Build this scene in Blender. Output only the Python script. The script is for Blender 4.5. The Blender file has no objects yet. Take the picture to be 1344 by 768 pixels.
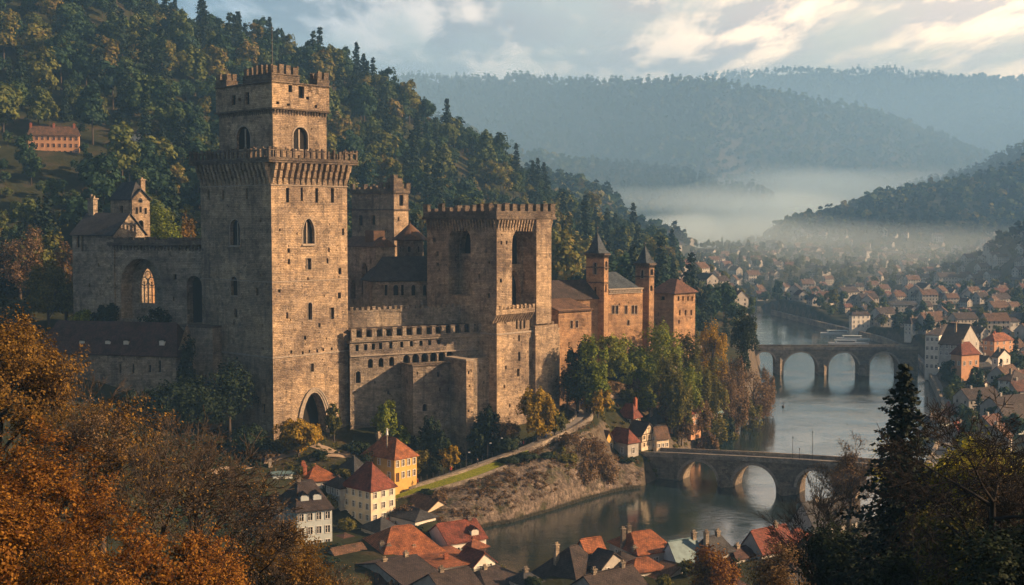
import bpy, math, random
import numpy as np
from mathutils import Vector
from mathutils.geometry import tessellate_polygon

# ------------------------------------------------------------------ camera, light, sky
SC = bpy.context.scene
F_PX, CX, CY, HOR, CAMZ = 1622.0, 672.0, 384.0, 290.0, 68.0
PITCH = math.atan((CY - HOR) / F_PX)
cam_d = bpy.data.cameras.new('camera')
cam_d.sensor_width = 36.0
cam_d.lens = 36.0 * F_PX / 1344.0
cam_d.clip_start, cam_d.clip_end = 0.5, 20000.0
cam = bpy.data.objects.new('camera', cam_d)
SC.collection.objects.link(cam)
cam.location = (0, 0, CAMZ)
cam.rotation_euler = (math.pi / 2 - PITCH, 0, 0)
SC.camera = cam

SUN_EL, SUN_AZ = math.radians(25), math.radians(92)      # azimuth clockwise from the view direction (+Y)
sd = bpy.data.lights.new('sun', 'SUN')
sd.energy = 5.0
sd.angle = math.radians(0.5)
sd.color = (1.0, 0.64, 0.35)
sun = bpy.data.objects.new('sun', sd)
SC.collection.objects.link(sun)
to_sun = Vector((math.sin(SUN_AZ) * math.cos(SUN_EL), math.cos(SUN_AZ) * math.cos(SUN_EL), math.sin(SUN_EL)))
sun.rotation_euler = to_sun.to_track_quat('Z', 'Y').to_euler()
sun.location = (300, 100, 300)

def nd(nt, kind, **kw):
    n = nt.nodes.new(kind)
    for k, v in kw.items():
        if k.startswith('i_'):
            n.inputs[k[2:].replace('_', ' ')].default_value = v
        else:
            setattr(n, k, v)
    return n

def ramp(nt, stops, interp='LINEAR'):
    r = nt.nodes.new('ShaderNodeValToRGB')
    r.color_ramp.interpolation = interp
    els = r.color_ramp.elements
    while len(els) < len(stops):
        els.new(0.5)
    for e, (p, c) in zip(els, stops):
        e.position = p
        e.color = (c[0], c[1], c[2], 1) if len(c) == 3 else c
    return r

def mixc(nt, fac, a, b, mode='MIX'):
    m = nt.nodes.new('ShaderNodeMix')
    m.data_type = 'RGBA'
    m.blend_type = mode
    for sock, v in ((m.inputs[0], fac), (m.inputs[6], a), (m.inputs[7], b)):
        if isinstance(v, bpy.types.NodeSocket):
            nt.links.new(v, sock)
        elif isinstance(v, (tuple, list)):
            sock.default_value = (v[0], v[1], v[2], 1)
        else:
            sock.default_value = v
    return m.outputs[2]

def mathn(nt, op, a, b=0.0, c=0.0, clamp=False):
    m = nt.nodes.new('ShaderNodeMath')
    m.operation = op
    m.use_clamp = clamp
    for i, v in enumerate((a, b, c)):
        if isinstance(v, bpy.types.NodeSocket):
            nt.links.new(v, m.inputs[i])
        else:
            m.inputs[i].default_value = v
    return m.outputs[0]

world = bpy.data.worlds.new('World')
SC.world = world
world.use_nodes = True
wn = world.node_tree
wn.nodes.clear()
w_out = wn.nodes.new('ShaderNodeOutputWorld')
w_bg = nd(wn, 'ShaderNodeBackground', i_Strength=0.06)
sky = wn.nodes.new('ShaderNodeTexSky')
sky.sky_type = 'NISHITA'
sky.sun_disc = False
sky.sun_elevation = SUN_EL
sky.sun_rotation = SUN_AZ
sky.air_density = 1.6
sky.dust_density = 0.8
sky.ozone_density = 2.2
# clouds laid over the sky on a slanted dome of noise
tc = wn.nodes.new('ShaderNodeTexCoord')
sep = wn.nodes.new('ShaderNodeSeparateXYZ')
wn.links.new(tc.outputs['Generated'], sep.inputs[0])
zz_ = mathn(wn, 'ADD', mathn(wn, 'MAXIMUM', sep.outputs['Z'], 0.0), 0.06)
cxn = mathn(wn, 'DIVIDE', sep.outputs['X'], zz_)
cyn = mathn(wn, 'DIVIDE', sep.outputs['Y'], zz_)
comb = wn.nodes.new('ShaderNodeCombineXYZ')
wn.links.new(cxn, comb.inputs[0])
wn.links.new(cyn, comb.inputs[1])
def cloud_noise(scale, detail, off, rough=0.55):
    mp = wn.nodes.new('ShaderNodeMapping')
    mp.inputs['Location'].default_value = off
    mp.inputs['Scale'].default_value = (1.0, 0.30, 1.0)
    wn.links.new(comb.outputs[0], mp.inputs[0])
    n = nd(wn, 'ShaderNodeTexNoise', i_Scale=scale, i_Detail=detail, i_Roughness=rough)
    wn.links.new(mp.outputs[0], n.inputs['Vector'])
    return n.outputs['Fac']
c1 = cloud_noise(1.9, 9, (3.1, 1.7, 0.0), 0.58)
c2 = cloud_noise(0.8, 4, (9.3, 5.2, 2.0))
c3 = cloud_noise(3.2, 9, (7.3, 2.2, 5.0), 0.6)
# side of the sky the sun stands on glows through its veil of cloud
dotn = wn.nodes.new('ShaderNodeVectorMath')
dotn.operation = 'DOT_PRODUCT'
dotn.inputs[1].default_value = (math.sin(SUN_AZ), math.cos(SUN_AZ) + 0.26, 0.1)
wn.links.new(tc.outputs['Generated'], dotn.inputs[0])
side = nd(wn, 'ShaderNodeMapRange')
side.inputs['From Min'].default_value = 0.0
side.inputs['From Max'].default_value = 0.58
wn.links.new(dotn.outputs['Value'], side.inputs['Value'])
cover = ramp(wn, [(0.40, (0, 0, 0)), (0.54, (1, 1, 1))])
wn.links.new(mathn(wn, 'ADD', mathn(wn, 'MULTIPLY', c1, 0.72), mathn(wn, 'MULTIPLY', c2, 0.32)), cover.inputs[0])
lit = mixc(wn, side.outputs[0], (4.6, 5.6, 6.8), (27, 18, 10))
dark = mixc(wn, side.outputs[0], (0.7, 1.4, 2.3), (9.5, 7.3, 5.8))
shade = ramp(wn, [(0.47, (0, 0, 0)), (0.58, (1, 1, 1))])
wn.links.new(c3, shade.inputs[0])
cloud = mixc(wn, shade.outputs[0], dark, lit)
skyt = mixc(wn, 0.35, sky.outputs[0], mixc(wn, side.outputs[0], (1.2, 2.7, 4.3), (19, 13.2, 8.0)))
final = mixc(wn, mathn(wn, 'MULTIPLY', cover.outputs[0], 0.85), skyt, cloud)
# the veil is brightest low over the horizon and thins overhead
hi = nd(wn, 'ShaderNodeMapRange', interpolation_type='SMOOTHSTEP')
for k_, v_ in (('From Min', 0.3), ('From Max', 0.75), ('To Min', 1.0), ('To Max', 0.16)):
    hi.inputs[k_].default_value = v_
wn.links.new(sep.outputs['Z'], hi.inputs['Value'])
fs = wn.nodes.new('ShaderNodeVectorMath'); fs.operation = 'SCALE'
wn.links.new(final, fs.inputs[0]); wn.links.new(hi.outputs[0], fs.inputs['Scale'])
final = fs.outputs[0]
wn.links.new(final, w_bg.inputs['Color'])
wn.links.new(w_bg.outputs[0], w_out.inputs[0])

SC.view_settings.view_transform = 'Standard'
SC.view_settings.look = 'None'
SC.view_settings.gamma = 1.0
SC.view_settings.use_curve_mapping = False
SC.view_settings.exposure = 1.2
SC.render.engine = 'CYCLES'
SC.cycles.use_denoising = True
SC.cycles.use_adaptive_sampling = True
SC.cycles.adaptive_threshold = 0.02
SC.cycles.max_bounces = 6
SC.cycles.diffuse_bounces = 2
SC.cycles.glossy_bounces = 3
SC.cycles.transmission_bounces = 3
SC.cycles.transparent_max_bounces = 48
SC.cycles.volume_bounces = 3
SC.cycles.sample_clamp_indirect = 4.0

# ------------------------------------------------------------------ measuring helpers
def px_of(x, y):
    return CX + F_PX * x / (y * math.cos(PITCH) + 0.0) * 1.0
def Wp(px, py, Y):
    """point at ground distance Y in front of the camera seen at photo pixel (px, py)"""
    ry = math.cos(PITCH) + (CY - py) / F_PX * math.sin(PITCH)
    rz = -math.sin(PITCH) + (CY - py) / F_PX * math.cos(PITCH)
    t = Y / ry
    return Vector(((px - CX) / F_PX * t, Y, CAMZ + rz * t))
def zpy(py, Y):
    return Wp(0, py, Y).z
def ground_at(px, py, z=0.0):
    """where the ray through (px,py) meets height z"""
    ry = math.cos(PITCH) + (CY - py) / F_PX * math.sin(PITCH)
    rz = -math.sin(PITCH) + (CY - py) / F_PX * math.cos(PITCH)
    t = (z - CAMZ) / rz
    return Vector(((px - CX) / F_PX * t, ry * t, z))
def ipx(px, py, Y):
    return Wp(px, py, Y).x

# ------------------------------------------------------------------ scene bookkeeping
COL = SC.collection
def tag(o, label=None, cat=None, group=None, kind=None):
    if label: o['label'] = label
    if cat: o['category'] = cat
    if group: o['group'] = group
    if kind: o['kind'] = kind
    return o
def empty(name, loc, label=None, cat=None, group=None, rz=0.0):
    o = bpy.data.objects.new(name, None)
    o.empty_display_size = 0.5
    COL.objects.link(o)
    o.location = loc
    o.rotation_euler = (0, 0, rz)
    return tag(o, label, cat, group)
def copy_tree(o, parent=None):
    c = o.copy()
    COL.objects.link(c)
    if parent is not None:
        c.parent = parent
    for ch in o.children:
        copy_tree(ch, c)
    return c
def world_loc(o):
    p = Vector((0, 0, 0))
    while o is not None:
        p += o.location
        o = o.parent
    return p

class MB:
    """collects polygons; build() links them as one mesh object"""
    def __init__(self):
        self.v, self.f, self.m = [], [], []
    def poly(self, pts, m=0):
        i = len(self.v)
        self.v.extend([(p[0], p[1], p[2]) for p in pts])
        self.f.append(tuple(range(i, i + len(pts))))
        self.m.append(m)
    def box(self, c, u, L, W, z0, z1, m=0, taper=0.0, bottom=True):
        """c: centre (x,y); u: unit direction of L"""
        ux, uy = u
        def cn(a, b, z, k):
            return (c[0] + ux * a * k - uy * b * k, c[1] + uy * a * k + ux * b * k, z)
        k1 = 1 - taper
        lo = [cn(-L/2, -W/2, z0, 1), cn(L/2, -W/2, z0, 1), cn(L/2, W/2, z0, 1), cn(-L/2, W/2, z0, 1)]
        hi = [cn(-L/2, -W/2, z1, k1), cn(L/2, -W/2, z1, k1), cn(L/2, W/2, z1, k1), cn(-L/2, W/2, z1, k1)]
        for i in range(4):
            j = (i + 1) % 4
            self.poly([lo[i], lo[j], hi[j], hi[i]], m)
        self.poly(hi, m)
        if bottom:
            self.poly(lo[::-1], m)
    def tube(self, p0, p1, r0, r1, n=6, m=0, caps=False):
        p0, p1 = Vector(p0), Vector(p1)
        d = (p1 - p0)
        if d.length < 1e-6: return
        d.normalize()
        a = d.orthogonal().normalized()
        b = d.cross(a)
        A = [p0 + (a * math.cos(2*math.pi*i/n) + b * math.sin(2*math.pi*i/n)) * r0 for i in range(n)]
        B = [p1 + (a * math.cos(2*math.pi*i/n) + b * math.sin(2*math.pi*i/n)) * r1 for i in range(n)]
        for i in range(n):
            j = (i + 1) % n
            self.poly([A[i], A[j], B[j], B[i]], m)
        if caps:
            self.poly(A[::-1], m); self.poly(B, m)
    def build(self, name, mats, parent=None, label=None):
        if not isinstance(mats, (list, tuple)): mats = [mats]
        off = world_loc(parent) if parent is not None else Vector((0, 0, 0))
        me = bpy.data.meshes.new(name)
        co = np.array(self.v, dtype=np.float64).reshape(-1, 3)
        wco = co
        co = co - np.array(off)
        me.from_pydata(co.tolist(), [], self.f)
        for mt in mats: me.materials.append(mt)
        me.polygons.foreach_set('material_index', np.array(self.m, dtype=np.int32))
        # box-mapped uv in metres, the same along every face of a wall
        uvl = me.uv_layers.new(name='UVMap')
        uv = np.zeros((len(me.loops), 2))
        li = 0
        for f in self.f:
            P = wco[list(f)]
            n = np.zeros(3)
            for k in range(1, len(f) - 1):
                n += np.cross(P[k] - P[0], P[k + 1] - P[0])
            ln = np.linalg.norm(n)
            n = n / ln if ln > 1e-9 else np.array([0, 0, 1.0])
            if abs(n[2]) > 0.98:
                h = np.array([1.0, 0, 0])
            else:
                h = np.cross([0, 0, 1.0], n); h /= np.linalg.norm(h)
            t = np.cross(n, h)
            uv[li:li + len(f), 0] = P @ h
            uv[li:li + len(f), 1] = P @ t
            li += len(f)
        uvl.data.foreach_set('uv', uv.ravel())
        me.update()
        o = bpy.data.objects.new(name, me)
        COL.objects.link(o)
        if parent is not None: o.parent = parent
        if label: o['label'] = label
        return o

def np_mesh(name, V, Fq, mats, parent=None, mi=None, smooth=False, attrs=None):
    """fast mesh from arrays; Fq (n,k) faces all of the same size"""
    me = bpy.data.meshes.new(name)
    V = np.asarray(V, dtype=np.float32); Fq = np.asarray(Fq, dtype=np.int32)
    k = Fq.shape[1]
    me.vertices.add(len(V)); me.vertices.foreach_set('co', V.ravel())
    me.loops.add(Fq.size); me.loops.foreach_set('vertex_index', Fq.ravel())
    me.polygons.add(len(Fq))
    me.polygons.foreach_set('loop_start', np.arange(0, Fq.size, k, dtype=np.int32))
    me.polygons.foreach_set('loop_total', np.full(len(Fq), k, dtype=np.int32))
    if not isinstance(mats, (list, tuple)): mats = [mats]
    for m in mats: me.materials.append(m)
    if mi is not None: me.polygons.foreach_set('material_index', np.asarray(mi, dtype=np.int32))
    if smooth: me.polygons.foreach_set('use_smooth', np.ones(len(Fq), dtype=bool))
    me.update(calc_edges=True)
    me.validate()
    if name is None: return me
    o = bpy.data.objects.new(name, me)
    COL.objects.link(o)
    if parent is not None: o.parent = parent
    return o

# ------------------------------------------------------------------ noise
def vnoise(x, y, seed=0):
    xi, yi = np.floor(x), np.floor(y)
    xf, yf = x - xi, y - yi
    xf = xf * xf * (3 - 2 * xf); yf = yf * yf * (3 - 2 * yf)
    def h(a, b):
        s = np.sin(a * 127.1 + b * 311.7 + seed * 74.7) * 43758.5453
        return s - np.floor(s)
    return (h(xi, yi) * (1 - xf) + h(xi + 1, yi) * xf) * (1 - yf) + (h(xi, yi + 1) * (1 - xf) + h(xi + 1, yi + 1) * xf) * yf
def fbm(x, y, seed=0, oct=4):
    s, a, t = 0, 0.5, 0
    for k in range(oct):
        s = s + a * vnoise(x * 2**k, y * 2**k, seed + k * 3); t += a; a *= 0.5
    return s / t

# ------------------------------------------------------------------ materials
def mat(name, rough=0.85, spec=0.3):
    m = bpy.data.materials.new(name)
    m.use_nodes = True
    nt = m.node_tree
    b = nt.nodes['Principled BSDF']
    b.inputs['Roughness'].default_value = rough
    b.inputs['Specular IOR Level'].default_value = spec
    return m, nt, b
def setc(nt, b, c):
    if isinstance(c, bpy.types.NodeSocket): nt.links.new(c, b.inputs['Base Color'])
    else: b.inputs['Base Color'].default_value = (c[0], c[1], c[2], 1)
def noise_fac(nt, scale, detail=5, vec=None, rough=0.6, dist=0.0):
    n = nd(nt, 'ShaderNodeTexNoise', i_Scale=scale, i_Detail=detail, i_Roughness=rough, i_Distortion=dist)
    if vec is not None: nt.links.new(vec, n.inputs['Vector'])
    return n.outputs['Fac']
def bump(nt, b, h, dist=0.1, strength=0.6):
    bp = nd(nt, 'ShaderNodeBump', i_Strength=strength, i_Distance=dist)
    nt.links.new(h, bp.inputs['Height'])
    nt.links.new(bp.outputs[0], b.inputs['Normal'])
def wpos(nt):
    return nt.nodes.new('ShaderNodeNewGeometry').outputs['Position']
def plain(name, c, rough=0.8, var=0.25, scale=1.5, spec=0.3):
    m, nt, b = mat(name, rough, spec)
    f = noise_fac(nt, scale, 4, wpos(nt))
    rp = ramp(nt, [(0.3, tuple(x * (1 - var) for x in c)), (0.7, tuple(min(1, x * (1 + var)) for x in c))])
    nt.links.new(f, rp.inputs[0])
    setc(nt, b, rp.outputs[0])
    return m
def stone(name, ca, cb, grime=(0.05, 0.045, 0.04), bw=0.85, bh=0.42, dirt=0.5, joint=0.03):
    m, nt, b = mat(name, 0.92, 0.15)
    uv = nt.nodes.new('ShaderNodeUVMap').outputs[0]
    P = wpos(nt)
    wob = nt.nodes.new('ShaderNodeVectorMath'); wob.operation = 'ADD'
    nz = nd(nt, 'ShaderNodeTexNoise', i_Scale=0.9, i_Detail=4)
    nt.links.new(P, nz.inputs['Vector'])
    sc = nt.nodes.new('ShaderNodeVectorMath'); sc.operation = 'SCALE'; sc.inputs['Scale'].default_value = 0.5
    nt.links.new(nz.outputs['Color'], sc.inputs[0])
    nt.links.new(uv, wob.inputs[0]); nt.links.new(sc.outputs[0], wob.inputs[1])
    br = nt.nodes.new('ShaderNodeTexBrick')
    br.inputs['Scale'].default_value = 1.0
    br.inputs['Brick Width'].default_value = bw
    br.inputs['Row Height'].default_value = bh
    br.inputs['Mortar Size'].default_value = joint
    br.inputs['Mortar Smooth'].default_value = 0.4
    br.inputs['Bias'].default_value = 0.0
    br.inputs['Color1'].default_value = (*ca, 1)
    br.inputs['Color2'].default_value = (*cb, 1)
    br.inputs['Mortar'].default_value = (ca[0]*0.62, ca[1]*0.60, ca[2]*0.58, 1)
    nt.links.new(wob.outputs[0], br.inputs['Vector'])
    big = noise_fac(nt, 0.075, 7, P, 0.68)
    bigr = ramp(nt, [(0.36, (0.52, 0.50, 0.52)), (0.5, (0.98, 0.95, 0.92)), (0.64, (1.35, 1.25, 1.10))])
    nt.links.new(big, bigr.inputs[0])
    c = mixc(nt, 1.0, br.outputs['Color'], bigr.outputs[0], 'MULTIPLY')
    # courses laid at different times run in long level bands
    mc = nt.nodes.new('ShaderNodeMapping'); mc.inputs['Scale'].default_value = (0.05, 0.75, 1)
    nt.links.new(uv, mc.inputs[0])
    cr = ramp(nt, [(0.38, (0.74, 0.73, 0.74)), (0.60, (1.14, 1.12, 1.08))])
    nt.links.new(noise_fac(nt, 1.0, 5, mc.outputs[0], 0.7), cr.inputs[0])
    c = mixc(nt, 0.8, c, cr.outputs[0], 'MULTIPLY')
    # blotches of replaced, darker or paler stones
    vo = nd(nt, 'ShaderNodeTexVoronoi', i_Scale=0.9)
    nt.links.new(wob.outputs[0], vo.inputs['Vector'])
    sp = nt.nodes.new('ShaderNodeSeparateColor'); nt.links.new(vo.outputs['Color'], sp.inputs[0])
    vr = ramp(nt, [(0.0, (0.70, 0.67, 0.65)), (0.3, (0.97, 0.97, 0.97)), (0.8, (1.04, 1.02, 0.99)), (1.0, (1.28, 1.22, 1.12))])
    nt.links.new(sp.outputs[0], vr.inputs[0])
    c = mixc(nt, 0.8, c, vr.outputs[0], 'MULTIPLY')
    # vertical weather streaks
    mp = nt.nodes.new('ShaderNodeMapping'); mp.inputs['Scale'].default_value = (0.7, 0.06, 1)
    nt.links.new(uv, mp.inputs[0])
    st = ramp(nt, [(0.5, (0, 0, 0)), (0.72, (1, 1, 1))])
    nt.links.new(noise_fac(nt, 1.0, 6, mp.outputs[0], 0.7), st.inputs[0])
    pt = ramp(nt, [(0.53, (0, 0, 0)), (0.66, (1, 1, 1))])
    nt.links.new(noise_fac(nt, 0.45, 8, P, 0.75), pt.inputs[0])
    fac = mathn(nt, 'MULTIPLY', mathn(nt, 'MAXIMUM', st.outputs[0], pt.outputs[0]), dirt)
    c = mixc(nt, fac, c, grime)
    # small pits where stones are missing
    pit = ramp(nt, [(0.62, (0, 0, 0)), (0.67, (1, 1, 1))])
    nt.links.new(noise_fac(nt, 1.9, 5, P, 0.6), pit.inputs[0])
    c = mixc(nt, mathn(nt, 'MULTIPLY', pit.outputs[0], 0.65), c, grime)
    setc(nt, b, c)
    h = mathn(nt, 'SUBTRACT', mathn(nt, 'ADD', mathn(nt, 'MULTIPLY', noise_fac(nt, 2.6, 6, P), 0.9),
              mathn(nt, 'MULTIPLY', sp.outputs[1], 0.35)), mathn(nt, 'ADD', br.outputs['Fac'], mathn(nt, 'MULTIPLY', pit.outputs[0], 1.2)))
    bump(nt, b, h, 0.28, 0.85)
    return m
def tiles(name, c, moss=0.25, rowh=0.34):
    m, nt, b = mat(name, 0.8, 0.3)
    uv = nt.nodes.new('ShaderNodeUVMap').outputs[0]
    P = wpos(nt)
    br = nt.nodes.new('ShaderNodeTexBrick')
    br.inputs['Scale'].default_value = 1.0
    br.inputs['Brick Width'].default_value = 0.42
    br.inputs['Row Height'].default_value = rowh
    br.inputs['Mortar Size'].default_value = 0.035
    br.inputs['Color1'].default_value = (*(x * 0.75 for x in c), 1)
    br.inputs['Color2'].default_value = (*(x * 1.25 for x in c), 1)
    br.inputs['Mortar'].default_value = (*(x * 0.35 for x in c), 1)
    nt.links.new(uv, br.inputs['Vector'])
    r = ramp(nt, [(0.35, (0.48, 0.48, 0.52)), (0.5, (0.95, 0.93, 0.92)), (0.66, (1.35, 1.28, 1.2))])
    nt.links.new(noise_fac(nt, 0.5, 7, P, 0.7), r.inputs[0])
    cc = mixc(nt, 1.0, br.outputs['Color'], r.outputs[0], 'MULTIPLY')
    ms = ramp(nt, [(0.55, (0, 0, 0)), (0.68, (1, 1, 1))])
    nt.links.new(noise_fac(nt, 0.9, 6, P, 0.7), ms.inputs[0])
    cc = mixc(nt, mathn(nt, 'MULTIPLY', ms.outputs[0], moss), cc, (0.045, 0.045, 0.03))
    setc(nt, b, cc)
    bump(nt, b, mathn(nt, 'SUBTRACT', noise_fac(nt, 3.0, 4, P), br.outputs['Fac']), 0.12, 0.7)
    return m
def leafmat(name, stops, trans=0.35, bark=False, obj_var=0.7, iv=0.75):
    """colour per leaf cluster island and per tree"""
    m, nt, b = mat(name, 0.75, 0.15)
    g = nt.nodes.new('ShaderNodeNewGeometry')
    oi = nt.nodes.new('ShaderNodeObjectInfo')
    n = noise_fac(nt, 0.35, 3, g.outputs['Position'])
    a = mathn(nt, 'MULTIPLY', oi.outputs['Random'], obj_var)
    t = mathn(nt, 'ADD', a, mathn(nt, 'ADD', mathn(nt, 'MULTIPLY', g.outputs['Random Per Island'], (1 - obj_var) * 0.7),
              mathn(nt, 'MULTIPLY', mathn(nt, 'SUBTRACT', n, 0.5), 0.5)))
    r = ramp(nt, stops)
    nt.links.new(t, r.inputs[0])
    vv = mathn(nt, 'ADD', mathn(nt, 'MULTIPLY', g.outputs['Random Per Island'], iv), 1.0 - iv * 0.53)
    vm = nt.nodes.new('ShaderNodeVectorMath'); vm.operation = 'SCALE'
    nt.links.new(r.outputs[0], vm.inputs[0]); nt.links.new(vv, vm.inputs['Scale'])
    setc(nt, b, vm.outputs[0])
    if trans > 0:
        tr = nt.nodes.new('ShaderNodeBsdfTranslucent')
        nt.links.new(vm.outputs[0], tr.inputs['Color'])
        mx = nt.nodes.new('ShaderNodeMixShader'); mx.inputs[0].default_value = trans
        nt.links.new(b.outputs[0], mx.inputs[1]); nt.links.new(tr.outputs[0], mx.inputs[2])
        nt.links.new(mx.outputs[0], nt.nodes['Material Output'].inputs['Surface'])
    return m

M = {}
M['stone'] = stone('castle_stone', (0.32, 0.255, 0.19), (0.46, 0.37, 0.28), grime=(0.06, 0.052, 0.048), dirt=0.72)
M['stone_grey'] = stone('grey_stone', (0.28, 0.245, 0.205), (0.40, 0.35, 0.295), grime=(0.05, 0.048, 0.045), dirt=0.72)
M['stone_red'] = stone('red_sandstone', (0.40, 0.25, 0.155), (0.46, 0.31, 0.19), dirt=0.35)
M['stone_dark'] = stone('weathered_stone', (0.13, 0.11, 0.10), (0.22, 0.185, 0.15), dirt=0.7)
M['bridge_stone'] = stone('bridge_stone', (0.20, 0.18, 0.155), (0.29, 0.255, 0.215), dirt=0.5)
M['trim'] = plain('cut_stone', (0.30, 0.25, 0.20), 0.85, 0.3, 2.0)
M['dark'] = plain('dark_opening', (0.012, 0.011, 0.010), 0.95, 0.2)  # near-black colour on opening backs stands in for unlit depth behind
M['glass'] = plain('window_glass', (0.02, 0.022, 0.026), 0.15, 0.2, 3.0, 0.6)
M['slate'] = tiles('slate_roof', (0.052, 0.056, 0.066), 0.2, 0.3)
M['tile_plum'] = tiles('plum_tile_roof', (0.085, 0.045, 0.04), 0.4)
M['tile_dim'] = tiles('dim_red_tile_roof', (0.13, 0.062, 0.048), 0.4)
M['slate_blue'] = tiles('blue_slate_roof', (0.055, 0.075, 0.10), 0.15, 0.3)
M['tile_brown'] = tiles('brown_tile_roof', (0.13, 0.075, 0.05), 0.5)
M['tile_orange'] = tiles('orange_tile_roof', (0.31, 0.11, 0.048), 0.45)
M['tile_red'] = tiles('dark_red_tile_roof', (0.19, 0.055, 0.036), 0.45)
M['tile_dark'] = tiles('dark_tile_roof', (0.055, 0.042, 0.042), 0.4)
M['tile_rust'] = tiles('rust_tile_roof', (0.27, 0.10, 0.05), 0.4)
M['roof_teal'] = plain('teal_sheet_roof', (0.12, 0.20, 0.23), 0.5, 0.25, 1.0)
M['plaster_white'] = plain('white_plaster', (0.62, 0.58, 0.51), 0.9, 0.14, 0.7)
M['plaster_far'] = plain('dull_plaster', (0.36, 0.335, 0.30), 0.9, 0.3, 0.3)
M['plaster_cream'] = plain('cream_plaster', (0.60, 0.50, 0.36), 0.9, 0.15, 0.7)
M['plaster_yellow'] = plain('yellow_plaster', (0.55, 0.34, 0.10), 0.9, 0.15, 0.7)
M['plaster_orange'] = plain('orange_plaster', (0.50, 0.27, 0.15), 0.9, 0.15, 0.7)
M['plaster_blue'] = plain('pale_blue_plaster', (0.46, 0.52, 0.53), 0.9, 0.12, 0.7)
M['plaster_grey'] = plain('grey_plaster', (0.36, 0.34, 0.31), 0.9, 0.2, 0.7)
M['timber'] = plain('dark_timber', (0.06, 0.035, 0.02), 0.8, 0.3)
M['wood'] = plain('brown_door', (0.09, 0.045, 0.022), 0.7, 0.3)
M['white'] = plain('white_paint', (0.72, 0.70, 0.66), 0.6, 0.08)
M['metal'] = plain('dark_metal', (0.05, 0.05, 0.052), 0.5, 0.2)
M['brick'] = plain('brick', (0.30, 0.10, 0.055), 0.9, 0.3, 4.0)
M['path'] = plain('pale_path', (0.26, 0.20, 0.15), 0.95, 0.25, 0.8)
M['road'] = plain('paved_road', (0.20, 0.185, 0.175), 0.9, 0.2, 1.3)
M['parapet'] = stone('parapet_stone', (0.30, 0.275, 0.24), (0.42, 0.38, 0.33), dirt=0.4, bw=0.7, bh=0.35)
M['bark'] = plain('bark', (0.062, 0.048, 0.038), 0.95, 0.35, 3.0)
M['bark_dark'] = plain('dark_bark', (0.022, 0.018, 0.016), 0.95, 0.35, 3.0)
# ------------------------------------------------------------------ terrain
river_px = [(605,701),(640,692),(673,686),(720,672),(770,656),(812,645),(858,641),(885,625),(925,595),(960,570),(985,550),
            (998,520),(1003,497),(1000,462),(985,440),(970,425),(950,410),(985,400),(1010,412),(1060,425),(1110,438),(1150,448),(1190,464),
            (1215,500),(1232,540),(1225,590),(1190,650),(1140,672),(1090,690),(1000,706),(900,722),(780,740),(700,752)]
river = [ground_at(*p)[:2] for p in river_px] + [(-2, 225), (-10, 190), (-30, 150), (-70, 130), (-74, 160), (-40, 190), (-25, 215), (-17, 240), (-14, 255)]
river = np.array(river)
def poly_sd(x, y, poly):
    """signed distance to polygon, negative inside (vectorised)"""
    d = np.full(x.shape, 1e9); inside = np.zeros(x.shape, bool)
    n = len(poly)
    for i in range(n):
        ax, ay = poly[i]; bx, by = poly[(i + 1) % n]
        ex, ey = bx - ax, by - ay
        t = np.clip(((x - ax) * ex + (y - ay) * ey) / (ex * ex + ey * ey + 1e-9), 0, 1)
        d = np.minimum(d, np.hypot(x - ax - t * ex, y - ay - t * ey))
        c = ((ay > y) != (by > y)) & (x < (bx - ax) * (y - ay) / (by - ay + 1e-12) + ax)
        inside ^= c
    return np.where(inside, -d, d)
road_px = [(500,655,281),(530,643,283),(590,624,288),(650,603,295),(700,585,303),(745,563,313),(766,550,322),(767,540,333),(752,532,340),(738,526,346)]
road = np.array([tuple(Wp(*p)) for p in road_px])
def smooth_line(P, n):
    P = np.asarray(P, float); L = np.r_[0, np.cumsum(np.linalg.norm(np.diff(P, axis=0), axis=1))]
    t = np.linspace(0, L[-1], n)
    Q = np.stack([np.interp(t, L, P[:, k]) for k in range(P.shape[1])], 1)
    w = max(3, n // 14) | 1
    ker = np.hanning(w + 2)[1:-1]; ker /= ker.sum()
    pad = np.pad(Q, ((w // 2, w // 2), (0, 0)), mode='reflect', reflect_type='odd')
    return np.stack([np.convolve(pad[:, k], ker, 'valid') for k in range(P.shape[1])], 1)
road = smooth_line(road, 60)
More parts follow.
